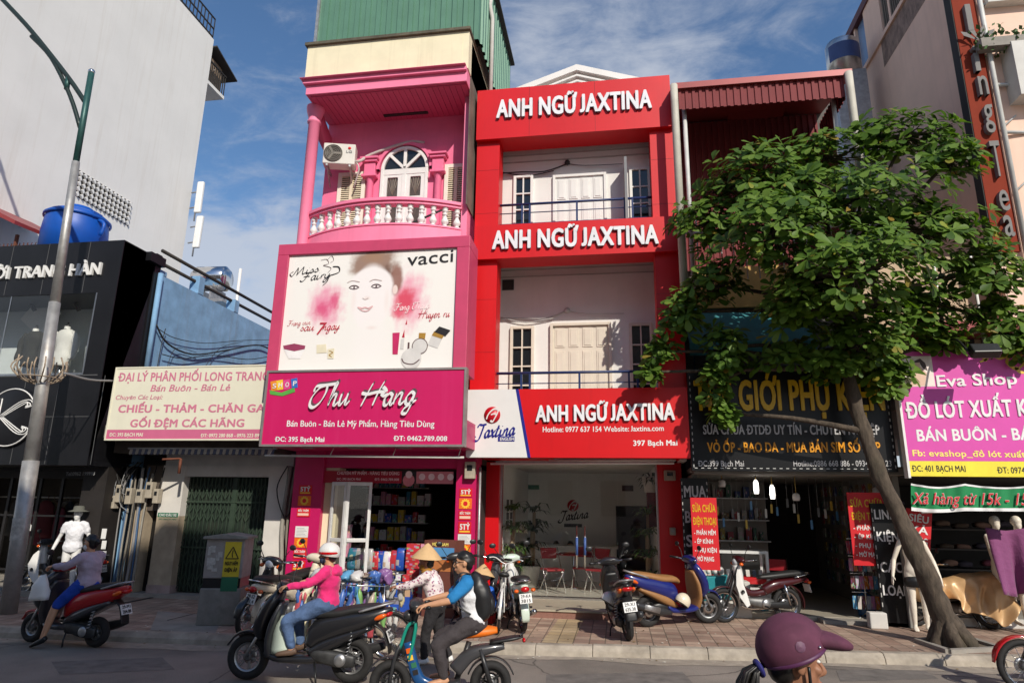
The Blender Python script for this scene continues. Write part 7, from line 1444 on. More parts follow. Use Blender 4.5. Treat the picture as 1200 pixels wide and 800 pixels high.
a1 = [at(x, y, LYP) for x, y in ((101, 122), (80, 91), (38, 38), (5, 2), (-40, -45))]; a2 = [at(x, y, LYP) for x, y in ((94, 150), (82, 112), (60, 68), (37, 43))]
g = MB(); g.tube(a1, .05, 8, k=4); g.tube(a2, .045, 8, k=4); obj('arm', g, mat('black_green_arm', (.02, .035, .03), .45, .3), lamp); obj('arm_strut', MB().tube([at(80, 91, LYP), at(78, 105, LYP)], .05, 8), GRP, lamp)
hd = a1[-1]; obj('lamp_head', MB().loft([hd, hd+Vector((-.35, 0, .2)), hd+Vector((-.8, 0, .3))], [(.08, .06), (.16, .09), (.1, .05)], 12, 2.4), GALV, lamp)
cz_ = at(47, 440, LYP); g = MB(); rnd = random.Random(6)
for i in range(18):
    a_ = i*2*math.pi/18; d_ = Vector((math.cos(a_), math.sin(a_), 0)); g.tube([cz_+d_*.1+Vector((0, 0, -.15)), cz_+d_*.28+Vector((0, 0, -.08)), cz_+d_*(.42+rnd.uniform(-.05, .06))+Vector((0, 0, .12)), cz_+d_*.38+Vector((0, 0, .3+rnd.uniform(-.06, .06)))], .013, 6, k=3)
g.torus(cz_+Vector((0, 0, -.05)), .34, .012, (0, 0, 1), 24, 6); obj('spike_crown', g, mat('rusty_pale_steel', (.38, .30, .22), .7, .3, var=.3, scale=10), lamp)
g = MB(); a_ = at(75, 437, LYP); b_ = at(132, 446, 12.0); g.tube([a_, a_.lerp(b_, .5)-Vector((0, 0, .05)), b_], .022, 6, k=4); wobj('street_cable', g, mat('cable_grey', (0, 0, 0)), 'grey cable running from the lamp post to the cream shop sign', 'cable')
# paper remnants on the pole
g = MB(); p = L1(.17)
g.lathe([(.138, -.25), (.138, .12)], p, (knee-b0), 14, a0=R_(200), a1=R_(330)); obj('peeling_poster', g, mat('peeling_paper', (.5, .48, .44), .8, var=.3, scale=14, dirt=.8), lamp)
# ================================================================== ELECTRIC CABINET
q0, q1, q2 = gp(244, 727, SW), gp(268, 733, SW), gp(300, 724, SW)
cab = wthing('electric_cabinet', 'grey concrete electric cabinet with a yellow warning notice on the pavement', 'cabinet', ((q0.x+q2.x)/2, (q1.y+q2.y)/2, SW))
CONC = mat('cabinet_concrete', (.26, .245, .215), .85, var=.22, scale=6, bump=.3, dirt=.6, dirtcol=(.08, .085, .05))
cx_ = (q0.x+q2.x)/2+.02; cw = .6; cyf = q1.y-.05; H1 = at(265, 683, cyf).z; H2 = at(265, 636, cyf).z+.0; zt_ = at(270, 627, cyf).z
MTc = Matrix.Translation((cx_, cyf+.26, 0)) @ Matrix.Rotation(R_(14), 4, 'Z')
g = MB().box((-cw/2-.02, -.27, SW), (cw/2+.02, .27, H1-.08)); obj('plinth', g.xf(MTc), CONC, cab, bevel=.02)
g = MB().box((-cw/2+.01, -.25, H1-.08), (cw/2-.01, .25, H1+.07)); obj('dark_band', g.xf(MTc), BLACK, cab)
g = MB().box((-cw/2, -.26, H1+.07), (cw/2, .26, zt_-.06)); obj('box', g.xf(MTc), mat('cabinet_grey', (.31, .285, .26), .7, var=.18, scale=8, dirt=.5, dirtcol=(.14, .12, .1)), cab, bevel=.012)
g = MB().poly([(-cw/2-.05, -.31, zt_-.06), (cw/2+.05, -.31, zt_-.06), (cw/2+.05, -.31, zt_-.02), (0, -.31, zt_+.03), (-cw/2-.05, -.31, zt_-.02)], (0, .6, 0)); obj('lid', g.xf(MTc), CONC, cab, bevel=.01)
g = MB().box((.0, -.268, zt_-.78), (.26, -.2605, zt_-.1)); nb = obj('warning_notice', g.xf(MTc), mat('yellow_notice', srgb(214, 190, 50), .55, var=.1), cab); g = MB().box((.0, -.2725, zt_-.86), (.26, -.2685, zt_-.64)); obj('green_panel', g.xf(MTc), GRN, nb)
ex_ = MTc.to_3x3() @ Vector((1, 0, 0)); ou_ = MTc.to_3x3() @ Vector((0, -1, 0))
for s_, z_, m_ in (('NGUY HIỂM', -.46, INK), ('ĐIỆN ÁP', -.56, INK)): text(s_, 0, .2, .055, MTc @ Vector((.03, -.272, zt_+z_)), 'lettering', m_, nb, bold=.04, ex=ex_, out=ou_)
g = MB(); tri = [(.13, -.18), (.23, -.36), (.03, -.36)]
for i in range(3): a_, b_ = tri[i], tri[(i+1) % 3]; g.bar((a_[0], -.274, zt_+a_[1]), (b_[0], -.274, zt_+b_[1]), .014, .004, None, (0, 1, 0))
g.bar((.135, -.275, zt_-.23), (.125, -.275, zt_-.29), .012, .003, None, (0, 1, 0)); g.bar((.125, -.275, zt_-.29), (.138, -.275, zt_-.34), .012, .003, None, (0, 1, 0)); obj('warning_triangle', g.xf(MTc), INK, nb)
g = MB(); rnd = random.Random(14)
for i in range(12): x = rnd.uniform(-.28, -.1); z = zt_-rnd.uniform(.15, .62); w_ = rnd.uniform(.04, .1); g.box((x, -.266-.0006*i, z), (min(x+w_, -.03), -.2605, z+rnd.uniform(.04, .14)))
obj('torn_papers', g.xf(MTc), mat('peeling_paper', (0, 0, 0)), cab)
# ================================================================== OPPOSITE SIDE OF THE STREET (behind the photographer): its shade falls across the left of the road
OPP = mat('opposite_render', (.45, .42, .37), .85, var=.12, scale=1)
hd_ = Vector((-math.sin(SUN_AZ), math.cos(SUN_AZ))); tn = math.tan(SUN_EL)
def shade_top(px, py, Y, by):     # roof height at y=by whose shadow edge falls on the seen point
    p = at(px, py, Y); d_ = (p.y-by)/hd_.y; return p.x-hd_.x*d_, p.z+d_*tn
OBY = -6.0
pts = [shade_top(x, y, 12.9, OBY) for x, y in ((85, 690), (152, 648), (192, 606), (285, 612), (308, 655))]; pA = pts[0]
gq = gp(308, 733, SW); dq = (gq.y-OBY)/hd_.y; xR = gq.x-hd_.x*dq
o = wthing('opposite_building', 'plain rendered apartment block across the street from the shops', 'building', ((pA[0]+xR)/2, OBY-6, 0))
g = MB().poly([(x, OBY-12, z) for x, z in [(pA[0]-30, 0), (max(xR, pts[-1][0]+.05), 0), (max(xR, pts[-1][0]+.05), pts[-1][1]-1.2)]+pts[::-1]+[(pA[0]-30, pA[1])]], (0, 12, 0)); obj('wall', g, OPP, o)
g = MB(); rnd = random.Random(2); x = pA[0]-6
while x < xR-1.6:
    for k in range(4): z = 1.6+k*3.4; g.box((x, OBY, z), (x+1.2, OBY+.03, z+1.7))
    x += 2.6
obj('window', g, DGLASS, o)
# ================================================================== MOTORBIKES AND BICYCLES (local: +x forward, +y left, wheels on z=0)
SMK = mat('smoked_plastic', (.03, .03, .032), .35, var=.15); LENS_O = mat('orange_lens', srgb(224, 96, 16), .2, coat=.5); LENS_R = mat('red_lens', srgb(190, 12, 16), .2, coat=.5); LENS_W = mat('clear_lens', (.6, .62, .64), .1, spec=.8)
PLATE = mat('plate_white', (.72, .72, .70), .5, dirt=.15); ENG = mat('engine_grey', (.16, .16, .16), .5, .6, var=.3, scale=12, dirt=.3, dirtcol=(.05, .04, .03))
def paint(n, c, **k): return mat(n, c, .28, var=.04, coat=.6, dirt=.1, **k)
def wheel(par, x, R, t, spokes=5, wire=False, rimm=ALU, disc=True, y=0):
    w = obj('wheel', MB().lathe([(.0, .03), (.028, .045), (.045, .04), (.05, -.04), (.028, -.045), (0, -.03)], (0, 0, 0), (0, 1, 0), 12), ENG, par); w.location = (x, y, R)
    obj('tyre', MB().torus((0, 0, 0), R-t, t, n=36, k=10), RUBBER, w)
    g = MB().lathe([(R-2*t+.006, -.03), (R-2*t-.012, -.02), (R-2*t-.018, 0), (R-2*t-.012, .02), (R-2*t+.006, .03)], (0, 0, 0), (0, 1, 0), 32); ri = R-2*t-.008
    if wire:
        for i in range(28): a = i*2*math.pi/28; b = a+.35*(-1)**i; s = .03*(-1)**(i//2); g.tube([(.03*math.cos(a), s, .03*math.sin(a)), (ri*math.cos(b), 0, ri*math.sin(b))], .0022, 4)
    else:
        for i in range(spokes):
            a = i*2*math.pi/spokes+.3
            for d in (-.12, .12): g.bar((.035*math.cos(a), 0, .035*math.sin(a)), (ri*math.cos(a+d), 0, ri*math.sin(a+d)), .016, .02, None, (0, 1, 0))
    obj('rim', g, rimm, w)
    if disc: obj('brake_disc', MB().lathe([(.05, -.05), (.09, -.05), (.09, -.044), (.05, -.044)], (0, 0, 0), (0, 1, 0), 20), STEEL, w)
    return w
def arc(cx, cz, r, a0, a1, n=7): return [(cx+r*math.cos(R_(a0+(a1-a0)*i/n)), 0, cz+r*math.sin(R_(a0+(a1-a0)*i/n))) for i in range(n+1)]
def plate(par, x, z, tilt, l1, l2, back=True):
    g = MB().cbox((x, 0, z), (.008, .19, .14), None, Matrix.Rotation(tilt, 3, 'Y')); o = obj('number_plate', g, PLATE, par); rot = Matrix.Rotation(tilt, 3, 'Y'); s = -1 if back else 1
    ex = Vector((0, s, 0)) * (-1 if back else 1); ex = Vector((0, -1, 0)) if back else Vector((0, 1, 0)); ou = rot @ Vector((-1 if back else 1, 0, 0)); ez = rot @ Vector((0, 0, 1))
    for tx, dz in ((l1, .012), (l2, -.055)): text(tx, -.075, .075, .045, Vector((x, 0, z))+ez*dz+ou*.005, 'plate_lettering', INK, o, bold=.02, ex=ex, ez=ez, out=ou)
    return o
def handlebar(par, x, z, w, cover, mirrors=True, mm=BLACK, up=.22, steer=0.):
    g = MB().tube([(x-.09, -w, z+.03), (x-.03, -w*.6, z+.02), (x, -.1, z), (x, .1, z), (x-.03, w*.6, z+.02), (x-.09, w, z+.03)], .012, 8, k=3); h = obj('handlebar', g, CHROME, par)
    for s in (-1, 1):
        obj('grip', MB().tube([(x-.13, s*(w+.03), z+.03), (x-.05, s*(w*.66), z+.02)], .019, 8), BLACK, h); obj('brake_lever', MB().tube([(x+.01, s*w*.55, z+.02), (x-.01, s*(w-.02), z+.015)], .007, 5), ALU, h)
        if mirrors:
            o = obj('mirror', MB().tube([(x, s*w*.5, z+.02), (x+.02, s*w*.72, z+up*.6), (x, s*w*.9, z+up)], .006, 6, k=2), mm, par)
            obj('mirror_glass', MB().ball((x-.01, s*(w*.9+.02), z+up+.03), (.014, .06, .042), 12), mm, o)
    obj('control_cable', MB().tube([(x-.02, w*.5, z+.01), (x+.07, w*.3, z-.03), (x+.10, .05, z-.22), (x+.2, .06, z-.5)], .006, 5, k=3).tube([(x-.02, -w*.5, z+.01), (x+.08, -w*.28, z+.04), (x+.10, -.04, z-.2), (x+.2, -.06, z-.52)], .006, 5, k=3), BLACK, h)
    if cover: obj('handlebar_cover', MB().loft([(x+.01, -.17, z+.0), (x+.03, -.08, z+.02), (x+.03, .08, z+.02), (x+.01, .17, z+.0)], [(.035, .03), (.075, .065), (.075, .065), (.035, .03)], 12, 2.4, None, 4, (1, 0, 0)), cover, par)
    return h
def scooter(label, loc, rz, main, inner, seatm, wb=1.24, R=.25, lower=None, plates=('29-F1', '635.38'), lean=0., rimm=ALU, spokes=5, group=None, slim=1., belly=None, name='motor_scooter', steer=0., hl='apron'):
    o = thing(name, label, 'motor scooter' if name == 'motor_scooter' else 'motorbike', loc, rz, group); o.rotation_euler = (lean, 0, rz); xf, xr = wb/2, -wb/2; k = slim; lower = lower or main
    fw = wheel(o, xf, R, .05, spokes, rimm=rimm); wheel(o, xr, R, .055, spokes, rimm=rimm); fw.rotation_euler.z = steer
    g = MB()
    for s in (-1, 1): g.tube([(xf+.01, s*.085, R), (xf-.17, s*.075, .60)], .019, 8)
    obj('front_fork', g, ALU, o)
    obj('front_fender', MB().loft(arc(xf, R, R+.035, 25, 165), [(.03, .012), (.07, .018), (.08, .022), (.07, .018), (.045, .012)][:1]*2+[(.075, .02)]*4+[(.04, .012)]*2, 12, 2.5, None, 2), main, o)
    obj('leg_shield', MB().loft([(xf-.16, 0, .46), (xf-.14, 0, .58), (xf-.20, 0, .76), (xf-.29, 0, .92), (xf-.34, 0, 1.02)], [(.08*k, .05), (.17*k, .09), (.21*k, .085), (.17*k, .07), (.07, .05)], 18, 2.5), main, o)
    obj('inner_shield', MB().loft([(xf-.28, 0, .28), (xf-.27, 0, .45), (xf-.31, 0, .68), (xf-.38, 0, .88)], [(.13*k, .05), (.19*k, .04), (.19*k, .04), (.11*k, .03)], 16, 3), inner, o)
    if hl == 'apron':
        obj('headlight', MB().ball((xf-.155, 0, .82), (.05, .11, .06), 14, None, Matrix.Rotation(R_(28), 3, 'Y')), LENS_W, o)
        for s in (-1, 1): obj('indicator', MB().ball((xf-.14, s*.13, .70), (.045, .055, .03), 10, None, Matrix.Rotation(s*R_(-35), 3, 'X')), LENS_O, o)
    cv = handlebar(o, xf-.40, 1.04, .32, main if hl == 'apron' else main)
    if hl == 'bar': obj('headlight', MB().ball((xf-.30, 0, 1.06), (.05, .09, .055), 14), LENS_W, o)
    obj('dashboard', MB().ball((xf-.42, 0, 1.075), (.05, .1, .02), 12), SMK, o)
    obj('floorboard', MB().loft([(xf-.22, 0, .33), (xf-.36, 0, .27), (0, 0, .26), (xr+.42, 0, .27), (xr+.34, 0, .34)], [(.10, .03), (.15*k, .045), (.16*k, .05), (.15*k, .05), (.12, .04)], 14, 3), lower, o)
    obj('rear_body', MB().loft([(xr+.50, 0, .40), (xr+.40, 0, .55), (xr+.15, 0, .64), (xr-.15, 0, .71), (xr-.36, 0, .79), (xr-.45, 0, .83)], [(.11*k, .06), (.15*k, .15), (.17*k, .14), (.15*k, .11), (.09*k, .06), (.03, .02)], 18, 2.6), main, o)
    obj('side_skirt', MB().loft([(xr+.50, 0, .33), (xr+.30, 0, .42), (xr+.05, 0, .52), (xr-.22, 0, .62)], [(.13*k, .045), (.165*k, .075), (.165*k, .06), (.12*k, .03)], 16, 3), belly or lower, o)
    obj('seat', MB().loft([(xr+.60, 0, .70), (xr+.48, 0, .75), (xr+.2, 0, .77), (xr+.0, 0, .81), (xr-.25, 0, .84), (xr-.36, 0, .85)], [(.06, .03), (.12, .055), (.15, .06), (.14, .055), (.11, .05), (.05, .02)], 16, 2.4), seatm, o)
    obj('grab_rail', MB().tube([(xr-.08, .13, .80), (xr-.36, .11, .88), (xr-.47, 0, .90), (xr-.36, -.11, .88), (xr-.08, -.13, .80)], .014, 8, k=4), GALV, o)
    obj('tail_light', MB().ball((xr-.41, 0, .77), (.05, .085, .035), 12, None, Matrix.Rotation(R_(25), 3, 'Y')), LENS_R, o)
    for s in (-1, 1): obj('indicator', MB().ball((xr-.33, s*.10, .745), (.085, .035, .03), 10, None, Matrix.Rotation(R_(22), 3, 'Y')), LENS_O, o)
    obj('rear_mudguard', MB().loft([(xr-.24, 0, .66), (xr-.36, 0, .58), (xr-.43, 0, .44), (xr-.45, 0, .34)], [(.07, .02), (.07, .012), (.08, .01), (.075, .008)], 10, 3), BLACK, o)
    plate(o, xr-.44, .53, R_(22), *plates)
    obj('crankcase', MB().loft([(xr-.06, .10, R+.0), (xr+.12, .11, R+.02), (xr+.36, .11, R+.06), (xr+.46, .10, R+.08)], [(.03, .06), (.055, .085), (.06, .07), (.03, .04)], 14, 3), mat('engine_dark', (.05, .05, .05), .5, .4, var=.4, scale=14, dirt=.4), o); obj('fan_cover', MB().lathe([(0, .02), (.03, .024), (.055, .016), (.07, 0)], (xr+.1, .165, R+.02), (0, 1, 0), 18), ALU, o)
    obj('engine', MB().loft([(xr+.02, 0, R), (xr+.25, 0, R+.06), (xr+.5, 0, R+.02)], [(.05, .07), (.11, .12), (.09, .07)], 12, 2.6), BLACK, o)
    e = obj('exhaust', MB().loft([(xr+.38, -.13, R-.02), (xr+.14, -.15, R+.02), (xr-.14, -.16, R+.08), (xr-.34, -.16, R+.14)], [(.025, .03), (.06, .07), (.06, .065), (.04, .045)], 12, 2.3), SMK, o); obj('heat_shield', MB().loft([(xr+.1, -.205, R+.04), (xr-.2, -.215, R+.11)], [(.012, .05), (.012, .045)], 10, 3), ALU, e)
    g = MB(); 
    for s in (1,):
        for i in range(40): a = i*.9; f = i/39
        g.tube([(xr+.04+(-.06)*i/48+.026*math.cos(i*.8)*.6, .13+.026*math.sin(i*.8), R+.06+.26*i/48) for i in range(49)], .007, 5)
    obj('shock_absorber', g, ALU, o)
    obj('stand', MB().tube([(xr+.42, .1, .24), (xr+.36, .2, .12), (xr+.34, .22, .02)], .012, 6), BLACK, o); return o
def cub(label, loc, rz, main, body, seatm, wb=1.23, R=.285, lean=0., plates=('29-H4', '0153'), group=None, basket=False, lshield=True):
    o = thing('motorbike', label, 'motorbike', loc, rz, group); o.rotation_euler = (lean, 0, rz); xf, xr = wb/2, -wb/2
    wheel(o, xf, R, .036, wire=True, rimm=CHROME); wheel(o, xr, R, .04, wire=True, rimm=CHROME)
    g = MB()
    for s in (-1, 1): g.tube([(xf, s*.08, R), (xf-.12, s*.075, .55), (xf-.27, s*.05, .90)], .021, 8)
    obj('front_fork', g, SMK, o); obj('front_fender', MB().loft(arc(xf, R, R+.03, 5, 150), [(.03, .008)]+[(.058, .014)]*6+[(.03, .01)], 12, 2.6, None, 2), body, o)
    if lshield:
        for s in (-1, 1):
            P_ = [(xf-.27, s*.06, .90), (xf-.20, s*.12, .80), (xf-.16, s*.17, .62), (xf-.22, s*.18, .42), (xf-.34, s*.17, .26), (xf-.42, s*.15, .30), (xf-.38, s*.13, .48), (xf-.33, s*.09, .70), (xf-.33, s*.06, .88)]
            obj('leg_shield', MB().poly(P_, (0, s*.014, 0)), main, o, bevel=.006)
            obj('shield_vent', MB().lathe([(0, 0), (.035, 0), (.035, .004)], (xf-.27, s*.196, .52), (0, s, 0), 14), BLACK, o)
    obj('headstock', MB().loft([(xf-.34, 0, .62), (xf-.31, 0, .80), (xf-.29, 0, .95)], [(.06, .07), (.075, .08), (.06, .07)], 12, 2.6), main, o)
    obj('frame_spine', MB().loft([(xf-.30, 0, .80), (xf-.38, 0, .56), (xf-.55, 0, .47), (xr+.40, 0, .50), (xr+.2, 0, .58)], [(.05, .05), (.05, .06), (.055, .06), (.06, .06), (.07, .05)], 12, 2.6), body, o)
    obj('rear_body', MB().loft([(xr+.46, 0, .50), (xr+.26, 0, .60), (xr-.05, 0, .66), (xr-.32, 0, .70), (xr-.42, 0, .72)], [(.07, .08), (.115, .09), (.11, .07), (.08, .05), (.05, .03)], 16, 2.8), body, o)
    obj('seat', MB().loft([(xr+.54, 0, .74), (xr+.3, 0, .76), (xr, 0, .79), (xr-.3, 0, .81), (xr-.38, 0, .80)], [(.06, .03), (.11, .05), (.13, .055), (.115, .05), (.06, .025)], 16, 2.6), seatm, o)
    handlebar(o, xf-.36, 1.02, .31, body); obj('headlight', MB().ball((xf-.28, 0, 1.0), (.06, .075, .065), 14), LENS_W, o)
    for s in (-1, 1): obj('indicator', MB().ball((xf-.30, s*.15, .97), (.04, .035, .03), 8), LENS_O, o); obj('indicator', MB().ball((xr-.40, s*.13, .66), (.035, .04, .028), 8), LENS_O, o)
    obj('engine', MB().loft([(xr+.30, 0, .30), (xr+.48, 0, .31), (xf-.52, 0, .34), (xf-.36, 0, .37)], [(.09, .07), (.12, .1), (.075, .07), (.065, .06)], 14, 2.8), ENG, o)
    obj('engine_cover', MB().lathe([(0, .14), (.07, .14), (.085, .11), (.085, -.11), (.07, -.14), (0, -.14)], (xr+.48, 0, .31), (0, 1, 0), 20), ALU, o)
    obj('chain_case', MB().loft([(xr-.04, .09, R), (xr+.2, .1, R), (xr+.42, .1, R+.01)], [(.015, .07), (.018, .055), (.02, .05)], 10, 3), BLACK, o)
    e = obj('exhaust', MB().loft([(xf-.40, -.11, .26), (0, -.13, .20), (xr+.1, -.14, .24), (xr-.34, -.14, .34)], [(.018, .018), (.025, .025), (.045, .045), (.04, .04)], 12, 2.1), CHROME, o)
    for s in (-1, 1): obj('shock_absorber', MB().tube([(xr, s*.11, R), (xr+.09, s*.115, .62)], .022, 8), CHROME, o)
    obj('rear_fender', MB().loft(arc(xr, R, R+.045, 55, 195), [(.05, .01)]+[(.065, .014)]*6+[(.055, .01)], 12, 2.8, None, 2), body, o)
    obj('tail_light', MB().ball((xr-.43, 0, .68), (.045, .07, .045), 12), LENS_R, o); plate(o, xr-.44, .55, R_(14), *plates)
    obj('grab_rail', MB().tube([(xr-.12, .12, .74), (xr-.42, .1, .80), (xr-.48, 0, .81), (xr-.42, -.1, .80), (xr-.12, -.12, .74)], .011, 6, k=3), CHROME, o)
    obj('foot_peg', MB().tube([(xr+.52, -.26, .27), (xr+.52, .26, .27)], .016, 8), BLACK, o); obj('stand', MB().tube([(xr+.34, .1, .22), (xr+.3, .19, .1), (xr+.29, .21, .02)], .012, 6), BLACK, o)
    if basket:
        g = MB()
        for z in (.72, .80, .88, .96):
            q = .12+.04*(z-.72)/.24; g.tube([(xf-.12-q*.4, -q-.04, z), (xf+.08+q*.5, -q-.04, z), (xf+.08+q*.5, q+.04, z), (xf-.12-q*.4, q+.04, z), (xf-.12-q*.4, -q-.04, z)], .005, 5)
        obj('basket', g, CHROME, o)
    return o
def gnd(px, py, z=SW): v = gp(px, py, z); return (v.x, v.y, z)
def mid(a, b): return Vector(((a[0]+b[0])/2, (a[1]+b[1])/2, a[2]))
BLKP = paint('gloss_black_paint', (.014, .014, .016)); REDP = paint('gloss_red_paint', srgb(176, 14, 22)); NAVYP = paint('gloss_navy_paint', srgb(22, 34, 108)); WHTP = paint('gloss_white_paint', (.7, .69, .66)); CRMP = paint('gloss_cream_paint', srgb(226, 214, 190)); MAROON = paint('gloss_maroon_paint', srgb(64, 14, 20)); TAN = mat('tan_vinyl', srgb(150, 108, 66), .5, var=.1, scale=9); SEATB = mat('black_seat_vinyl', (.018, .018, .018), .5, var=.2, scale=20); GREYP = paint('dark_grey_paint', (.05, .05, .055)); MINT = paint('pale_mint_paint', srgb(200, 214, 200))
# --- riders' machines in the road
A_RED = (gp(36, 752), gp(111, 758)); hd = lambda a, b: math.atan2(a.y-b.y, a.x-b.x)
def between(a, b): m = (a+b)/2; return (m.x, m.y, a.z)
SC_RED = scooter('small red scooter with grey front shield ridden by a person in blue shorts', between(*A_RED), hd(*A_RED), REDP, GREYP, SEATB, 1.14, .205, lower=GREYP, plates=('29-M1', '204.88'), hl='bar', slim=1.05, belly=GREYP)
for c in SC_RED.children:
    if c.name.startswith('leg_shield'): c.data.materials[0] = GREYP
A_PNK = (gp(290, 796), gp(409, 800))
SC_PNK = scooter('black scooter with cast wheels and orange indicators ridden by the pink jacket rider', between(*A_PNK), hd(*A_PNK), BLKP, GREYP, SEATB, 1.26, .255, plates=('29-P1', '157.62'), spokes=6)
# --- parked on the pavement
SC_BLK = scooter('parked black motorbike with orange rear indicators seen from behind at the step', gnd(728, 741), R_(101), BLKP, BLACK, SEATB, 1.2, .26, plates=('29-X1', '635.38'), lean=R_(-7), slim=.8)
A_BLU = (gp(825, 731, SW), gp(764, 737, SW))
SC_BLU = scooter('parked dark blue scooter with tan seat and tan side panels by the red pillar', gnd(795, 732), hd(*A_BLU)-.12, NAVYP, TAN, TAN, 1.22, .255, plates=('29-E1', '402.17'), lean=R_(4), belly=TAN, steer=-.35)
A_CUB = (gp(846, 729, SW), gp(927, 727, SW))
CB_WHT = cub('parked white step through motorbike with maroon tail in front of the phone shop', gnd(887, 728), hd(*A_CUB), WHTP, MAROON, SEATB, 1.24, .28)
CB_MNT = cub('parked white and pale mint motorbike seen from behind beside the white bicycle', gnd(606, 732), R_(108), WHTP, MINT, SEATB, 1.2, .275, lean=R_(-5), plates=('29-K4', '3815'))
CB_CRM = cub('parked cream motorbike behind the electric cabinet and the pink jacket rider', gnd(345, 735), R_(75), CRMP, CRMP, SEATB, 1.2, .275, lean=R_(5), plates=('29-S2', '771.4'))
CB_DK = cub('parked black motorbike partly hidden behind the cream motorbike', gnd(318, 738), R_(-98), BLKP, BLKP, SEATB, 1.2, .275, lean=R_(-5), lshield=False)
CB_LFT = cub('parked pale motorbike beyond the lamp post at the black shop', gnd(58, 698), R_(186), WHTP, GREYP, SEATB, 1.2, .27)
CB_DK2 = cub('parked dark motorbike behind the vendor with the flowered shirt', gnd(540, 729), R_(112), BLKP, SMK, SEATB, 1.2, .275, lean=R_(-4), lshield=False)
CB_DK3 = cub('parked dark motorbike with chrome trim nearest the right magenta pillar', gnd(568, 731), R_(80), GREYP, BLKP, SEATB, 1.2, .275, lean=R_(4), lshield=False)
A_RB = (gp(1206, 813), gp(1330, 818)); cub('red motorbike entering at the right edge with its wire spoked front wheel in view', (gp(1206, 813).x+.62, gp(1206, 813).y, 0), math.pi, REDP, REDP, SEATB, 1.24, .30)
# covered motorbike
A_CV = (gp(1073, 733, SW), gp(1166, 737, SW)); CVL = between(*A_CV); CV_H = hd(*A_CV)
CB_CV = cub('parked motorbike hidden under a gold satin sheet behind the tree trunk', CVL, CV_H, NAVYP, BLKP, SEATB, 1.22, .28)
def satin():
    cvr = MB(); nx, ns = 46, 40; rnd = random.Random(44)
    def ridge(x):  # height and half width of what lies under the sheet
        pts = [(-.98, .50, .10), (-.85, .80, .2), (-.62, .93, .26), (-.3, .90, .25), (0, .82, .22), (.16, .78, .2), (.26, .95, .3), (.36, 1.12, .36), (.48, 1.02, .28), (.62, .74, .18), (.74, .55, .12)]
        for a, b in zip(pts, pts[1:]):
            if a[0] <= x <= b[0]: t = (x-a[0])/(b[0]-a[0]); t = t*t*(3-2*t); return a[1]+(b[1]-a[1])*t, a[2]+(b[2]-a[2])*t
        return pts[-1][1:] if x > 0 else pts[0][1:]
    for i in range(nx+1):
        x = -.98+1.72*i/nx; h, w = ridge(x); hem = .30+.12*math.sin(x*5+1)+.07*math.sin(x*13)+(.12 if x > .2 else 0)
        for j in range(ns+1):
            u = -1+2*j/ns; s = 1 if u >= 0 else -1; a = abs(u)
            if a < .4: yy = w*math.sin(a/.4*math.pi/2); z = h-.10*(1-math.cos(a/.4*math.pi/2))
            else: t = (a-.4)/.6; yy = w+.10*t; z = h-.10-(h-.10-hem)*t
            t = max(0, (a-.25)/.75); f = math.sin(x*15+2.2*math.sin(x*4)+s)*.075+math.sin(x*29+3*t+z*6)*.045+math.sin((x*1.5+z)*13)*.03
            cvr.raw([(x+.03*math.sin(z*9+x*6)*t, s*(yy+f*t), z+.02*math.sin(x*23)*t)], [])
    fs = [(i*(ns+1)+j, (i+1)*(ns+1)+j, (i+1)*(ns+1)+j+1, i*(ns+1)+j+1) for i in range(nx) for j in range(ns)]
    cvr.jitter(.03, 5)
    cvr.f = [list(f) for f in fs]; cvr.mi = [0]*len(fs); cvr.sm = [True]*len(fs); m = mat('gold_satin', srgb(206, 168, 122), .38, .15, var=.15, scale=2, spec=.5)
    o = obj('satin_sheet', cvr, m, None, 'gold satin sheet draped over the parked motorbike behind the tree trunk', 'sheet'); o.location = CVL; o.rotation_euler.z = CV_H; o.modifiers.new('thick', 'SOLIDIFY').thickness = .006; sd = o.modifiers.new('sub', 'SUBSURF'); sd.levels = 1; sd.render_levels = 1
satin()
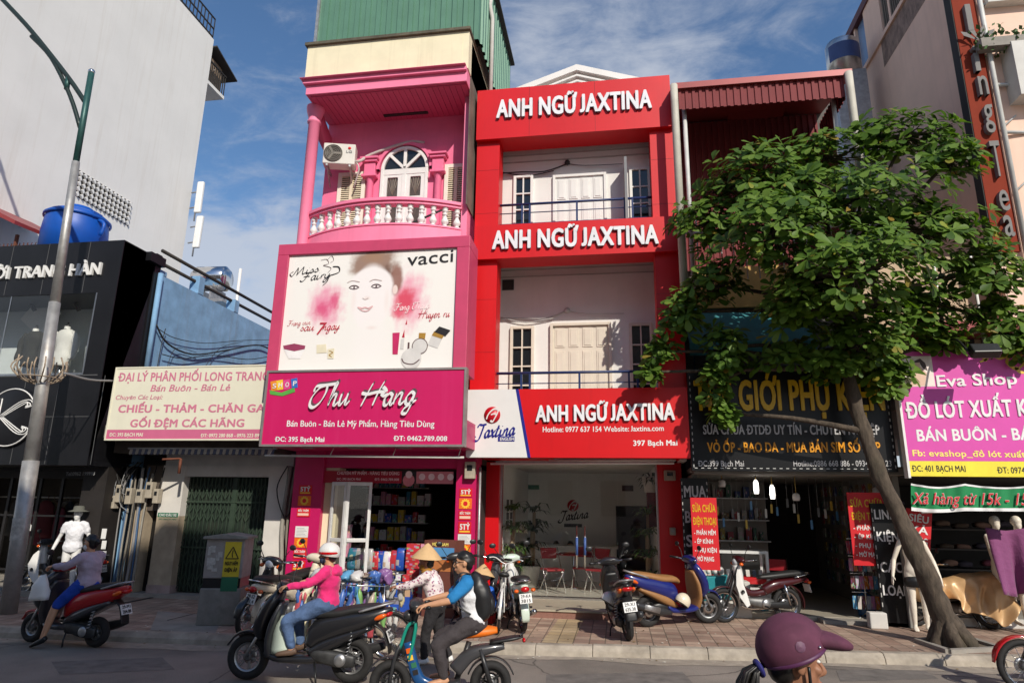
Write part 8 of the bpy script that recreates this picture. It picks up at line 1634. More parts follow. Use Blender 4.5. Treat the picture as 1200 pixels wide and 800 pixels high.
# bicycle frame helper
def bicycle(label, loc, rz, framem, wb=1.02, R=.32, lean=0., dropped=True, name='bicycle'):
    o = thing(name, label, 'bicycle', loc, rz); o.rotation_euler = (lean, 0, rz); xf, xr = wb/2, -wb/2
    wheel(o, xf, R, .02, wire=True, rimm=CHROME, disc=False); wheel(o, xr, R, .02, wire=True, rimm=CHROME, disc=False)
    g = MB(); bb_ = (xr+.42, 0, .29); st = (xr+.30, 0, .78); hd_t = (xf-.24, 0, .82); hd_b = (xf-.19, 0, .62)
    for a, b in ((bb_, st), (hd_t, hd_b), (bb_, hd_b), ((xr+.36, 0, .55), hd_t)): g.tube([a, b], .017, 8)
    for s in (-1, 1): g.tube([(xr, s*.06, R), (bb_[0], s*.03, bb_[2])], .010, 6); g.tube([(xr, s*.06, R), (st[0], s*.02, st[2]-.08)], .009, 6); g.tube([(xf, s*.05, R), (hd_b[0], s*.04, hd_b[2])], .012, 6)
    obj('frame', g, framem, o); obj('saddle', MB().loft([(st[0]-.12, 0, .84), (st[0], 0, .85), (st[0]+.14, 0, .83)], [(.09, .035), (.07, .03), (.02, .015)], 10, 2.4), SEATB, o); obj('seat_post', MB().tube([st, (st[0], 0, .84)], .013, 6), CHROME, o)
    g = MB().tube([hd_t, (xf-.27, 0, .96)], .013, 6); g.tube([(xf-.40, -.28, 1.05), (xf-.28, -.18, 1.05), (xf-.25, 0, .96), (xf-.28, .18, 1.05), (xf-.40, .28, 1.05)], .011, 6, k=3); obj('handlebar', g, framem, o)
    obj('crank', MB().lathe([(.0, .03), (.09, .03), (.09, .036), (0, .036)], (bb_[0], 0, bb_[2]), (0, 1, 0), 18), STEEL, o)
    for s in (-1, 1): obj('pedal', MB().bar((bb_[0], s*.06, bb_[2]), (bb_[0]+s*.16, s*.06, bb_[2]-s*.05), .014).box((bb_[0]+s*.16-.04, s*.06, bb_[2]-s*.05-.012), (bb_[0]+s*.16+.04, s*.15, bb_[2]-s*.05+.012)), BLACK, o)
    obj('rear_mudguard', MB().loft(arc(xr, R, R+.02, 30, 190), [(.02, .004)]*8, 8, 3, None, 2), framem, o); return o
bicycle('white framed bicycle seen from behind beside the conical hat person in blue', gnd(585, 735), R_(98), WHTP, lean=R_(5))
# electric bike ridden by the student
EB0 = gp(505, 822); EB1 = gp(585, 824)
A_EB = (gp(452, 826), gp(578, 826)); EBL = between(*A_EB); EB_H = hd(*A_EB)
TEALP = paint('teal_green_paint', srgb(20, 140, 120)); BLUP = paint('gloss_blue_paint', srgb(20, 74, 128)); ORS = mat('orange_saddle', srgb(236, 118, 26), .5, var=.06)
def ebike():
    wb = 1.06; R = .22; xf, xr = wb/2, -wb/2; o = thing('electric_bike', 'blue and green electric bike with an orange saddle ridden by the student', 'electric bike', EBL, EB_H)
    wheel(o, xf, R, .045, 3, rimm=BLACK); wheel(o, xr, R, .045, 3, rimm=BLACK)
    g = MB(); g.tube([(xf, .07, R), (xf-.05, .08, .5), (xf-.10, .05, .60)], .02, 8, k=3); g.tube([(xf, -.07, R), (xf-.05, -.08, .5), (xf-.10, -.05, .60)], .02, 8, k=3); obj('front_fork', g, SMK, o)
    g = MB().tube([(xf-.09, .06, .56), (xf-.16, .06, .78), (xf-.24, .05, .80), (xf-.22, .05, .60), (xf-.19, .05, .45)], .018, 8, k=4); g.tube([(xf-.09, -.06, .56), (xf-.16, -.06, .78), (xf-.24, -.05, .80), (xf-.22, -.05, .60), (xf-.19, -.05, .45)], .018, 8, k=4); obj('teal_guard', g, TEALP, o)
    st = obj('steering_column', MB().loft([(xf-.13, 0, .5), (xf-.20, 0, .78), (xf-.25, 0, .95)], [(.035, .04), (.04, .045), (.03, .03)], 10, 3), SMK, o)
    dt = obj('down_tube', MB().loft([(xf-.17, 0, .62), (xf-.24, 0, .38), (xf-.32, 0, .24), (xf-.45, 0, .20)], [(.05, .05), (.055, .06), (.055, .06), (.06, .05)], 12, 3.2), BLUP, o)
    for i, (z, m_) in enumerate(((.54, LENS_O), (.47, YL), (.40, GRN), (.33, INK))): obj('stripe', MB().cbox((xf-.185-.02*i-(.02 if i > 1 else 0), .058, z), (.055, .004, .05), None, Matrix.Rotation(R_(15), 3, 'Y')), m_, dt)
    obj('footboard', MB().loft([(xf-.38, 0, .2), (0, 0, .19), (xr+.32, 0, .22)], [(.1, .035), (.13, .045), (.1, .05)], 12, 3), SMK, o)
    obj('seat_post', MB().tube([(xr+.36, 0, .25), (xr+.24, 0, .62)], .03, 8), SMK, o); obj('battery_cover', MB().loft([(xr+.38, 0, .34), (xr+.22, 0, .50), (xr+.0, 0, .56), (xr-.14, 0, .58)], [(.07, .08), (.09, .07), (.08, .05), (.05, .03)], 12, 3), GREYP, o)
    obj('saddle', MB().loft([(xr+.48, 0, .68), (xr+.32, 0, .70), (xr+.08, 0, .73), (xr-.06, 0, .74)], [(.045, .03), (.1, .05), (.12, .055), (.07, .03)], 14, 2.4), ORS, o)
    obj('rear_rack', MB().loft([(xr+.02, 0, .62), (xr-.22, 0, .66), (xr-.34, 0, .68)], [(.08, .02), (.09, .022), (.05, .012)], 10, 3).tube([(xr-.3, .08, .70), (xr-.36, 0, .72), (xr-.3, -.08, .70)], .01, 6), BLACK, o)
    for s in (-1, 1): obj('shock_absorber', MB().tube([(xr, s*.08, R), (xr+.12, s*.07, .56)], .024, 8), SMK, o)
    obj('rear_mudguard', MB().loft(arc(xr, R, R+.035, 20, 160), [(.05, .008)]*8, 10, 3, None, 2), SMK, o); obj('front_mudguard', MB().loft(arc(xf, R, R+.035, 20, 160), [(.05, .008)]*8, 10, 3, None, 2), SMK, o)
    handlebar(o, xf-.27, .97, .27, SMK, False); obj('headlight', MB().ball((xf-.16, 0, .88), (.06, .07, .06), 12), SMK, o)
    obj('tail_light', MB().ball((xr-.35, 0, .64), (.02, .05, .025), 10), LENS_R, o); return o
ebike()
# helmets hung on the parked bikes
def helmet_mesh(m=None, visor=False, R=.135):
    g = MB().ball((0, 0, 0), (R*1.08, R*.92, R), 18, m, None, -.35, 1.); return g
for (px, py, Y, lb) in ((714, 703, 10.9, 'white helmet hanging on the parked black motorbike'), (800, 704, 12.0, 'cream helmet hanging under the handlebar of the dark blue scooter')):
    v = at(px, py, Y); o = obj('helmet', helmet_mesh(), WHTP if 'white' in lb else CRMP, None, lb, 'helmet'); o.location = v; o.rotation_euler = (.4, .5, 1); obj('rim_trim', MB().lathe([(.126, -.052), (.134, -.045), (.126, -.038)], n=24), BLACK, o)
# ================================================================== PEOPLE AND MANNEQUINS (local: +x forward)
def vox(mb, size, it=4, fac=.5):
    me = bpy.data.meshes.new('tmp'); me.from_pydata(mb.v, [], mb.f); bm = bmesh.new(); bm.from_mesh(me); bmesh.ops.recalc_face_normals(bm, faces=bm.faces); bm.to_mesh(me); bm.free()
    o = bpy.data.objects.new('tmp', me); COL.objects.link(o); r = o.modifiers.new('r', 'REMESH'); r.mode = 'VOXEL'; r.voxel_size = size
    if it: s = o.modifiers.new('s', 'SMOOTH'); s.iterations = it; s.factor = fac
    dg = bpy.context.evaluated_depsgraph_get(); dg.update(); e = o.evaluated_get(dg).to_mesh(); vs = [v.co.copy() for v in e.vertices]; fs = [tuple(p.vertices) for p in e.polygons]
    o.evaluated_get(dg).to_mesh_clear(); bpy.data.objects.remove(o); n = MB(); n.raw(vs, fs, None, True); return n
V = Vector
def limb(g, pts, rs, n=12):
    g.tube(pts, rs, n, None, k=0)
    for p, r in zip(pts, rs): g.ball(p, r*.99, n)
def hand(g, w, d, n, curl=.5, k=1.):
    d = V(d).normalized(); n = (V(n)-d*V(n).dot(d)).normalized(); s = d.cross(n)   # d along the palm, n away from the palm's face
    w = V(w); rot = Matrix((d, s, n)).transposed(); g.ball(w+d*.045*k, (.05*k, .04*k, .018*k), 12, None, rot); limb(g, [w-d*.03*k, w+d*.02*k], [.025*k, .026*k], 10)
    for i, (o, L) in enumerate(((-.028, .062), (-.009, .074), (.010, .070), (.028, .054))):
        p = w+d*(.082-abs(o)*.15)*k+s*o*k; a = 0; P = [p-d*.02*k, p]
        for f in (.45, .32, .23): a += curl*(1.0 if f < .45 else .8); p = p+(d*math.cos(a)-n*math.sin(a))*L*f*k*1.15; P.append(p)
        limb(g, P, [.0105*k, .0105*k, .0095*k, .0088*k, .007*k], 8)
    p = w+d*.025*k-s*.035*k; limb(g, [p, p+(d*.6-s*.55-n*.3)*.035*k, p+(d*.85-s*.45-n*(.3+curl*.5))*.065*k], [.014*k, .0115*k, .0085*k], 8)
def head(g, c, fw, k=1., face=True):
    up = V((0, 0, 1)); fw = V(fw).normalized(); sd = up.cross(fw).normalized(); up = fw.cross(sd); rot = Matrix((fw, sd, up)).transposed(); c = V(c)
    q = lambda x, y, z: c+fw*x*k+sd*y*k+up*z*k
    g.ball(q(-.008, 0, .025), (.097*k, .076*k, .092*k), 18, None, rot); g.ball(q(.022, 0, -.045), (.068*k, .058*k, .075*k), 16, None, rot); g.ball(q(.058, 0, -.098), (.026*k, .03*k, .022*k), 10, None, rot)
    if face:
        g.loft([q(.088, 0, .022), q(.104, 0, -.008), q(.114, 0, -.03), q(.095, 0, -.042)], [(.008*k, .008*k), (.011*k, .011*k), (.016*k, .014*k), (.012*k, .008*k)], 10, 2, None, 3, tuple(sd))
        for s in (-1, 1): g.ball(q(-.005, s*.077, -.005), (.02*k, .010*k, .032*k), 10, None, rot); g.ball(q(.078, s*.03, .034), (.018*k, .026*k, .010*k), 8, None, rot); g.ball(q(.075, s*.036, -.02), (.018*k, .02*k, .02*k), 8, None, rot)
        g.ball(q(.090, 0, -.066), (.014*k, .024*k, .008*k), 10, None, rot); g.ball(q(.087, 0, -.078), (.014*k, .02*k, .008*k), 10, None, rot)
    return q, rot
SKIN = mat('warm_skin', srgb(196, 146, 112), .55, var=.06, scale=8); SKIND = mat('tanned_skin', srgb(150, 104, 78), .55, var=.06, scale=8); HAIR = mat('black_hair', (.012, .010, .009), .4, var=.3, scale=30); MANQ = mat('mannequin_cream', srgb(226, 216, 200), .45, var=.04); MANW = mat('mannequin_white', (.74, .73, .70), .45)
def figure(label, loc, rz, J, skin=SKIN, top=None, legs=None, cat='person', name='person', hair=True, k=1., sleeve=1., leg=1., face=True, shoes=None, curl=.9, fem=True, bag=0, vs=.0105):
    o = thing(name, label, cat, loc, rz); g = MB(); P = {a: [V(b) for b in (v if isinstance(v[0], (tuple, list, Vector)) else [v])] for a, v in J.items()}
    pel, che, nec, hed = (P[a][0] for a in ('pel', 'che', 'nec', 'hed')); ax = P['sh'][0]-P['sh'][1]; ax.normalize(); sw = ax.length; W_ = (P['sh'][0]-P['sh'][1]).length/2
    def torso(g, d): g.loft([pel-V((0, 0, .10)), pel, pel.lerp(che, .45), che, che.lerp(nec, .62), nec+V((0, 0, .01))], [(.11+d, .09+d), (.155+d, .115+d), (.125+d, .095+d), (W_*.86+d, .115+d), (W_*.62+d, .075+d), (.055+d*.5, .055+d*.5)], 20, 2.3, None, 4, tuple(ax))
    torso(g, 0); limb(g, [nec-V((0, 0, .03)), hed-V((0, 0, .06))], [.054, .05])
    q, rot = head(g, hed, J.get('look', (1, 0, 0)), k, face)
    for i in (0, 1):
        s, e, w = P['sh'][i], P['el'][i], P['wr'][i]; limb(g, [s.lerp(nec, .3), s, s.lerp(e, .5), e], [.045, .046, .042, .036]); limb(g, [e, e.lerp(w, .35), w], [.038, .038, .026])
        d = (w-e).normalized(); n = V((0, 0, 1)) if abs(d.z) < .8 else V((.3, (1 if i == 0 else -1), 0)); hand(g, w, d, n, curl)
        h, kn, an, to = P['hip'][i], P['kn'][i], P['an'][i], P['toe'][i]; limb(g, [h, h.lerp(kn, .5), kn], [.088, .076, .055]); limb(g, [kn, kn.lerp(an, .35), an], [.055, .054, .034]); t = to-an
        g.loft([an-t*.30-V((0, 0, .03)), an-V((0, 0, .035)), an+t*.6-V((0, 0, .012)), to, to+t*.08], [(.026, .022), (.034, .035), (.042, .024), (.038, .016), (.015, .008)], 12, 2.4, None, 3, tuple(V((0, 0, 1)).cross(t).normalized()))
    obj('body', vox(g, vs, 3), skin, o)
    if face:
        for s in (-1, 1): e = obj('eye', MB().ball(q(.079, s*.031, .012), (.010, .014, .007), 10, None, rot), WHITE, o); obj('iris', MB().ball(q(.087, s*.031, .012), (.004, .006, .006), 8, None, rot), INK, e); obj('eyebrow', MB().tube([q(.088, s*.016, .034), q(.091, s*.032, .04), q(.078, s*.05, .035)], .0045, 6), HAIR, o)
        obj('lips', MB().ball(q(.097, 0, -.072), (.008, .022, .009), 10, None, rot), mat('lip_skin', srgb(160, 88, 80), .5), o)
    if hair:
        h_ = MB().ball(q(-.018, 0, .036), (.106*k, .083*k, .093*k), 26, None, rot @ Matrix.Rotation(R_(-26), 3, 'Y'), -.12, 1.); h_.ball(q(-.05, 0, -.01), (.05*k, .074*k, .075*k), 14, None, rot); h_.jitter(.012, 17); h_.jitter(.008, 45); obj('hair', h_, HAIR, o)
    if top:
        c = MB(); torso(c, .022)
        for i in (0, 1):
            s, e, w = P['sh'][i], P['el'][i], P['wr'][i]; limb(c, [s.lerp(nec, .35), s, s.lerp(e, .5 if sleeve > .5 else sleeve)], [.066, .070, .060])
            if sleeve > .5: limb(c, [s.lerp(e, .5), e, e.lerp(w, .5), w-(w-e)*.06], [.059, .054, .047, .039])
        c = vox(c, .016, 3); c.jitter(.014, 7, len(label)); c.jitter(.010, 19, 3); obj('shirt', c, top, o)
    if legs:
        c = MB(); c.loft([pel-V((0, 0, .13)), pel-V((0, 0, .04)), pel+V((0, 0, .05))], [(.13, .11), (.178, .138), (.155, .12)], 18, 2.3, None, 3, tuple(ax))
        for i in (0, 1):
            h, kn, an = P['hip'][i], P['kn'][i], P['an'][i]; limb(c, [h, h.lerp(kn, .5), h.lerp(kn, min(1, leg*1.6))], [.106, .093, .075])
            if leg > .7: limb(c, [kn, kn.lerp(an, .4), kn.lerp(an, min(1., leg)-.04)], [.076, .070, .056])
        c = vox(c, .016, 3); c.jitter(.012, 7, 2); c.jitter(.007, 18); obj('trousers', c, legs, o)
    if shoes:
        for i in (0, 1):
            an, to = P['an'][i], P['toe'][i]; t = to-an; obj('shoe', MB().loft([an-t*.36-V((0, 0, .035)), an-V((0, 0, .035)), an+t*.6-V((0, 0, .015)), to-V((0, 0, .004)), to+t*.12], [(.03, .03), (.042, .036), (.048, .03), (.046, .022), (.02, .012)], 12, 2.6, None, 3, tuple(V((0, 0, 1)).cross(t).normalized())), shoes, o)
    return o, q, rot
def pose_ride(pel, lean, hx, hz, foot, kz, hw=.30, down=None, sc=1., up=.0):
    px, pz = pel; che = (px+lean*.55, 0, pz+.27*sc); nec = (px+lean, 0, pz+.42*sc); hd_ = (px+lean+.03, 0, pz+.56*sc); W_ = .175
    sh = [(px+lean-.01, W_, pz+.37*sc), (px+lean-.01, -W_, pz+.37*sc)]; wr = [(hx-.10, hw-.01, hz+.035), (hx-.10, -hw+.01, hz+.035)]
    el = [tuple((V(a)+V(b))/2+V((-.03, .05*(1 if i == 0 else -1), -.055))) for i, (a, b) in enumerate(zip(sh, wr))]
    kn = [(foot[0]+.02+.0, .17, kz), (foot[0]+.02, -.17, kz)]; an = [(foot[0]-.06, .14, foot[1]+.08), (foot[0]-.06, -.14, foot[1]+.08)]; to = [(foot[0]+.10, .15, foot[1]+.025), (foot[0]+.10, -.15, foot[1]+.025)]
    if down: kn[0], an[0], to[0] = down
    return dict(pel=(px, 0, pz), che=che, nec=nec, hed=hd_, sh=sh, el=el, wr=wr, hip=[(px+.02, .09, pz-.02), (px+.02, -.09, pz-.02)], kn=kn, an=an, toe=to)
def helmet_on(o, q, rot, m, visor=None, stripe=None, tilt=-8, lo=-.32, dz=.035):
    h = obj('helmet', MB().ball(q(-.01, 0, dz), (.135, .118, .12), 26, None, rot @ Matrix.Rotation(R_(tilt), 3, 'Y'), lo, 1.), m, o)
    if stripe: obj('stripe', MB().lathe([(.1285, -.012), (.1315, 0), (.1285, .014)], q(-.01, 0, .03), tuple(rot @ V((0, 0, 1))), 28), stripe, h)
    obj('chin_strap', MB().tube([q(.02, .085, .0), q(.03, .07, -.08), q(.04, 0, -.125), q(.03, -.07, -.08), q(.02, -.085, 0)], .006, 6, k=3), BLACK, h)
    if visor: obj('visor', MB().loft([q(.06, 0, .09), q(.115, 0, .088), q(.165, 0, .082), q(.198, 0, .074), q(.207, 0, .070)], [(.09, .036), (.10, .032), (.096, .028), (.075, .018), (.035, .009)], 18, 2.4, None, 4, tuple(rot @ V((0, 1, 0)))), visor, h)
    return h
def face_mask(o, q, rot, m): obj('face_mask', MB().ball(q(.045, 0, -.055), (.062, .066, .055), 14, None, rot), m, o)
# red scooter rider, left foot down
lil = mat('lilac_grey_shirt', srgb(176, 160, 176), .85, bump=.9, scale=11, var=.08, sheen=.2)
o, q, rot = figure('person in a lilac shirt, blue shorts and white face mask on the red scooter', SC_RED.location, SC_RED.rotation_euler.z, pose_ride((-.28, .86), .03, .15, 1.06, (.12, .31), .60, .32, [(.02, .20, .55), (.05, .30, .14), (.20, .31, .035)], .98), SKIN, lil, mat('blue_shorts', srgb(24, 70, 176), .8, bump=.9, scale=11, var=.08), leg=.58, shoes=BLACK)
face_mask(o, q, rot, WHITE); obj('hair_bun', MB().ball(q(-.115, 0, .02), .045, 12).jitter(.008, 25), HAIR, o)
o = obj('white_bag', MB().loft([(0, 0, 0), (0, 0, -.16), (0, 0, -.34)], [(.04, .03), (.12, .07), (.13, .08)], 12, 2.6, None, 3, (1, 0, 0)).jitter(.03, 9), WHITE, None, 'white plastic bag hanging from the handlebar of the red scooter', 'bag'); o.location = SC_RED.matrix_basis @ V((.20, .33, .98))
# pink jacket rider
PJ = mat('hot_pink_jacket', srgb(222, 34, 112), .8, bump=.9, scale=11, var=.08, sheen=.2); JEAN = mat('faded_jeans', srgb(78, 102, 140), .85, var=.3, scale=9, bump=.9)
o, q, rot = figure('person in a hot pink hooded jacket and jeans on the black scooter', SC_PNK.location, SC_PNK.rotation_euler.z, pose_ride((-.28, .89), .0, .20, 1.05, (.12, .30), .68, .30, None, .95), SKIN, PJ, JEAN, leg=.92, shoes=mat('sandal_brown', (.12, .07, .045), .6))
helmet_on(o, q, rot, WHTP, None, LENS_R); face_mask(o, q, rot, mat('navy_mask', (.03, .04, .09), .8)); obj('hood', MB().ball(q(-.10, 0, -.20), (.075, .12, .085), 18, None, rot).jitter(.03, 9).jitter(.012, 22), PJ, o)
o = obj('mint_bag', MB().loft([(0, 0, 0), (0, 0, -.2), (0, 0, -.42)], [(.05, .04), (.13, .08), (.14, .09)], 14, 2.6, None, 3, (1, 0, 0)).jitter(.03, 8), MINT, None, 'pale mint plastic bag standing between the legs of the pink jacket rider', 'bag'); o.location = SC_PNK.matrix_basis @ V((.20, .05, .74))
# student on the electric bike
RAG = mat('white_tee', (.74, .74, .76), .85, bump=.9, scale=11, var=.05); RAB = mat('blue_raglan', srgb(30, 120, 180), .85, bump=.9, scale=11, var=.07)
EBM = Matrix.Translation(EBL) @ Matrix.Rotation(EB_H, 4, 'Z')
PE = pose_ride((-.34, .84), .10, .27, .98, (.02, .22), .62, .26, None, 1.04)
o, q, rot = figure('student in a white and blue shirt and dark trousers on the electric bike', EBL, EB_H, PE, SKIN, RAG, mat('charcoal_trousers', srgb(62, 56, 58), .85, bump=.9, scale=11, var=.1), sleeve=.02, leg=.96)
g = MB()
for i in (0, 1): s, e, n_ = V(PE['sh'][i]), V(PE['el'][i]), V(PE['nec']); limb(g, [s.lerp(n_, .5), s, s.lerp(e, .45), s.lerp(e, .85)], [.070, .078, .069, .062])
obj('raglan_sleeves', vox(g, .015, 3).jitter(.008, 10), RAB, o)
g = MB(); 
for s in (-1, 1): g.torus(q(.095, s*.032, .012), .022, .003, tuple(rot @ V((1, 0, 0))), 18, 5); g.tube([q(.094, s*.054, .016), q(.0, s*.08, .02)], .003, 5)
g.tube([q(.097, -.01, .014), q(.097, .01, .014)], .003, 5); obj('glasses', g, BLACK, o)
b = thing('backpack', 'black backpack on the back of the student', 'backpack', EBM @ V((-.40, 0, .86)), EB_H); obj('pack', vox(MB().loft([(.03, 0, 0), (-.02, 0, .12), (.02, 0, .34), (.10, 0, .46)], [(.15, .09), (.17, .11), (.165, .10), (.10, .05)], 16, 3), .014, 3).jitter(.012, 9), BLACK, b); obj('front_pocket', MB().loft([(-.10, 0, .05), (-.12, 0, .15), (-.075, 0, .27)], [(.11, .03), (.12, .045), (.10, .03)], 12, 3), BLACK, b)
for s in (-1, 1): obj('strap', MB().loft([(.12, s*.11, .46), (.22, s*.135, .47), (.285, s*.14, .36), (.25, s*.16, .16), (.10, s*.17, .06)], [(.028, .008)]*5, 8, 3), BLACK, b)
# conical hats
STRW = mat('palm_leaf_hat', srgb(208, 172, 124), .7, var=.1, scale=14)
def conical(o, q, rot): h = obj('conical_hat', MB().lathe([(.005, .20), (.03, .185), (.12, .10), (.215, .0), (.218, -.006), (.115, .085), (.0, .18)], q(-.01, 0, .055), tuple(rot @ V((-.22, 0, 1))), 30), STRW, o); return h
# vendor
vf = gp(508, 777); VL = V((vf.x, vf.y, 0)); fl = bpy.data.materials.new('flowered_cotton'); fl.use_nodes = True; t_ = fl.node_tree; b_ = t_.nodes['Principled BSDF']; tc_ = t_.nodes.new('ShaderNodeTexCoord'); vo = t_.nodes.new('ShaderNodeTexVoronoi'); vo.inputs['Scale'].default_value = 26; t_.links.new(tc_.outputs['Object'], vo.inputs[0]); cr = t_.nodes.new('ShaderNodeValToRGB'); cr.color_ramp.interpolation = 'CONSTANT'; cr.color_ramp.elements[0].color = (*srgb(176, 60, 96), 1); cr.color_ramp.elements[1].position = .34; cr.color_ramp.elements[1].color = (*srgb(226, 212, 210), 1); e_ = cr.color_ramp.elements.new(.2); e_.color = (*srgb(150, 120, 140), 1); t_.links.new(vo.outputs[0], cr.inputs[0]); t_.links.new(cr.outputs[0], b_.inputs['Base Color']); b_.inputs['Roughness'].default_value = .85
JV = dict(pel=(0, 0, .76), che=(.06, 0, 1.0), nec=(.11, 0, 1.15), hed=(.16, 0, 1.27), look=(1, 0, -.15), sh=[(.10, .165, 1.10), (.10, -.165, 1.10)], el=[(.30, .2, .98), (.30, -.2, .98)], wr=[(.50, .17, .96), (.50, -.17, .96)], hip=[(0, .09, .72), (0, -.09, .72)], kn=[(.10, .1, .40), (-.02, -.1, .40)], an=[(.10, .1, .08), (-.18, -.1, .08)], toe=[(.25, .1, .025), (-.03, -.1, .025)])
o, q, rot = figure('street vendor in a conical hat and flowered blouse pushing a loaded bicycle', VL, math.pi, JV, SKIND, fl, mat('black_trousers', (.02, .018, .02), .85, bump=.9, scale=11, var=.1), leg=.97, shoes=WHITE); conical(o, q, rot); obj('scarf', MB().ball(q(.0, 0, -.12), (.085, .08, .05), 12, None, rot).jitter(.012, 14), mat('mustard_scarf', srgb(170, 120, 40), .85), o); face_mask(o, q, rot, mat('mustard_scarf', (0, 0, 0)))
VB = V((VL.x-1.12, VL.y, 0)); bicycle('old bicycle of the street vendor buried under hanging goods', VB, math.pi, BLKP, 1.04, .31)
rk = thing('goods_rack', 'wire rack on the vendor bicycle carrying bags and sandals', 'rack', VB); g = MB()
for z in (.98, .74): g.tube([(-.72, -.33, z), (.5, -.33, z), (.5, .33, z), (-.72, .33, z), (-.72, -.33, z)], .009, 6)
for x in (-.72, -.1, .5):
    for y in (-.33, .33): g.tube([(x, y, .45), (x, y, .98)], .009, 6)
g.tube([(-.72, 0, .98), (.5, 0, .98)], .009, 6); g.tube([(-.1, -.33, .45), (-.1, .33, .45)], .009, 6); obj('wire_frame', g, STEEL, rk)
rnd = random.Random(77); GC = [(.06, .14, .4), (.1, .3, .5), (.5, .5, .5), (.06, .06, .07), (.4, .32, .25), (.5, .08, .1), (.2, .4, .12), (.6, .52, .3), (.25, .12, .3), (.62, .6, .58)]
def clutter(nm, lb, grp, mbf, pos, mi, sc_=(.8, 1.2), shin=.35):
    o = obj(nm, mbf, mat('goods_%d' % mi, GC[mi], shin, var=.2), None, lb, nm.replace('_', ' '), grp); o.location = pos; o.rotation_euler = (rnd.uniform(-.2, .2), rnd.uniform(-.2, .2), rnd.uniform(-1.5, 1.5)); o.scale = [rnd.uniform(*sc_)]*3; return o
bag0 = MB().loft([(0, 0, 0), (0, 0, -.06), (0, 0, -.2), (0, 0, -.28)], [(.010, .01), (.03, .02), (.045, .03), (.035, .012)], 10, 2.3, None, 2, (1, 0, 0)).jitter(.022, 22)
for i in range(110):
    side = -1 if i % 3 else 1; x = -.74+1.26*(i % 37)/36+rnd.uniform(-.02, .02); z = (.98, .76, .9)[i % 3] if i < 74 else .66
    clutter('hanging_bag', 'small packet hanging from the rack of the vendor bicycle', 'packets hanging on the vendor rack', bag0, VB+V((x, side*.35+rnd.uniform(-.03, .03), z+rnd.uniform(-.05, .04))), rnd.randrange(10))
sl0 = MB().loft([(-.11, 0, 0), (-.03, 0, .0), (.06, 0, 0), (.12, 0, .01)], [(.03, .012), (.032, .012), (.042, .014), (.02, .01)], 10, 2.6).tube([(-.02, -.035, .01), (.03, 0, .05), (-.02, .035, .01)], .008, 6, k=3)
for i in range(24): clutter('sandal', 'sandal piled on the vendor bicycle rack', 'sandals piled on the vendor rack', sl0, VB+V((-.62+1.1*rnd.random(), rnd.uniform(-.32, .3), 1.02+rnd.uniform(0, .10))), rnd.choice((3, 4, 4, 7, 8)))
hb0 = MB().ball((0, 0, 0), (.12, .10, .09), 22).jitter(.06, 9).jitter(.03, 26)
for i, (x, y, c) in enumerate(((.30, -.2, 0), (-.05, -.25, 1), (-.5, -.2, 2), (.1, -.3, 9), (-.3, -.28, 4), (.42, -.1, 8))): clutter('plastic_bundle', 'crinkled plastic bundle on top of the vendor bicycle rack', 'plastic bundles on the vendor rack', hb0, VB+V((x, y, 1.08)), c, (.8, 1.1), .15)
# seated person in a conical hat
c = at(568, 671, 11.7); dz = c.z-1.27; JS = dict(JV); zl = c.z-.10
SIT = lambda z: dict(pel=(0, 0, z-.50), che=(.03, 0, z-.26), nec=(.06, 0, z-.12), hed=(.08, 0, z), sh=[(.06, .17, z-.17), (.06, -.17, z-.17)], el=[(.1, .24, z-.40), (.1, -.24, z-.40)], wr=[(.28, .12, z-.42), (.28, -.12, z-.42)], hip=[(.02, .09, z-.52), (.02, -.09, z-.52)], kn=[(.36, .14, z-.44), (.36, -.14, z-.44)], an=[(.32, .12, max(.08, z-.84)), (.32, -.12, max(.08, z-.84))], toe=[(.47, .13, max(.03, z-.89)), (.47, -.13, max(.03, z-.89))])
BLJ = mat('bright_blue_jacket', srgb(20, 96, 200), .6, bump=.9, scale=11, var=.12)
o, q, rot = figure('seated person in a conical hat and bright blue jacket behind the white bicycle', (c.x, 11.7, SW), R_(-110), SIT(zl-SW), SKIND, BLJ, BLKP, vs=.014); conical(o, q, rot); obj('stool', MB().box((-.15, -.15, 0), (.18, .15, max(.12, zl-SW-.66))), RD, None, 'low red stool under the seated person in blue', 'stool').location = (c.x, 11.7, SW)
# reception staff
for px, lb in ((652, 'person with dark hair sitting behind the reception counter, left of two'), (668.5, 'person with dark hair sitting behind the reception counter, right of two')):
    c = at(px, 640, 17.75); figure(lb, (c.x, 17.75, zs+.01), R_(-90), SIT(c.z-zs), SKIN, BLKP, BLKP, vs=.016)
# purple helmet passer-by close to the camera
c = at(926, 763, 2.9); hh_ = c.z-.035; JP = dict(pel=(-.02, 0, hh_-.66), che=(0, 0, hh_-.40), nec=(-.015, 0, hh_-.18), hed=(.01, 0, hh_), look=(1, .10, -.05), sh=[(-.02, .17, hh_-.24), (-.02, -.17, hh_-.24)], el=[(-.04, .24, hh_-.52), (-.04, -.24, hh_-.52)], wr=[(.06, .25, hh_-.76), (.06, -.25, hh_-.76)], hip=[(-.02, .09, hh_-.70), (-.02, -.09, hh_-.70)], kn=[(.03, .1, .44), (.0, -.1, .44)], an=[(0, .1, .08), (-.04, -.1, .08)], toe=[(.15, .11, .025), (.11, -.11, .025)])
PUR = mat('dusty_purple_helmet', srgb(92, 46, 68), .85, var=.35, scale=9, dirt=.7, dirtcol=srgb(132, 88, 106))
o, q, rot = figure('passer-by in a purple cap style helmet with a dark ponytail close to the camera', (c.x, 2.9, 0), R_(4), JP, SKIND, mat('dark_jacket', (.03, .03, .035), .85, bump=.9, scale=11), BLKP, shoes=BLACK, vs=.007)
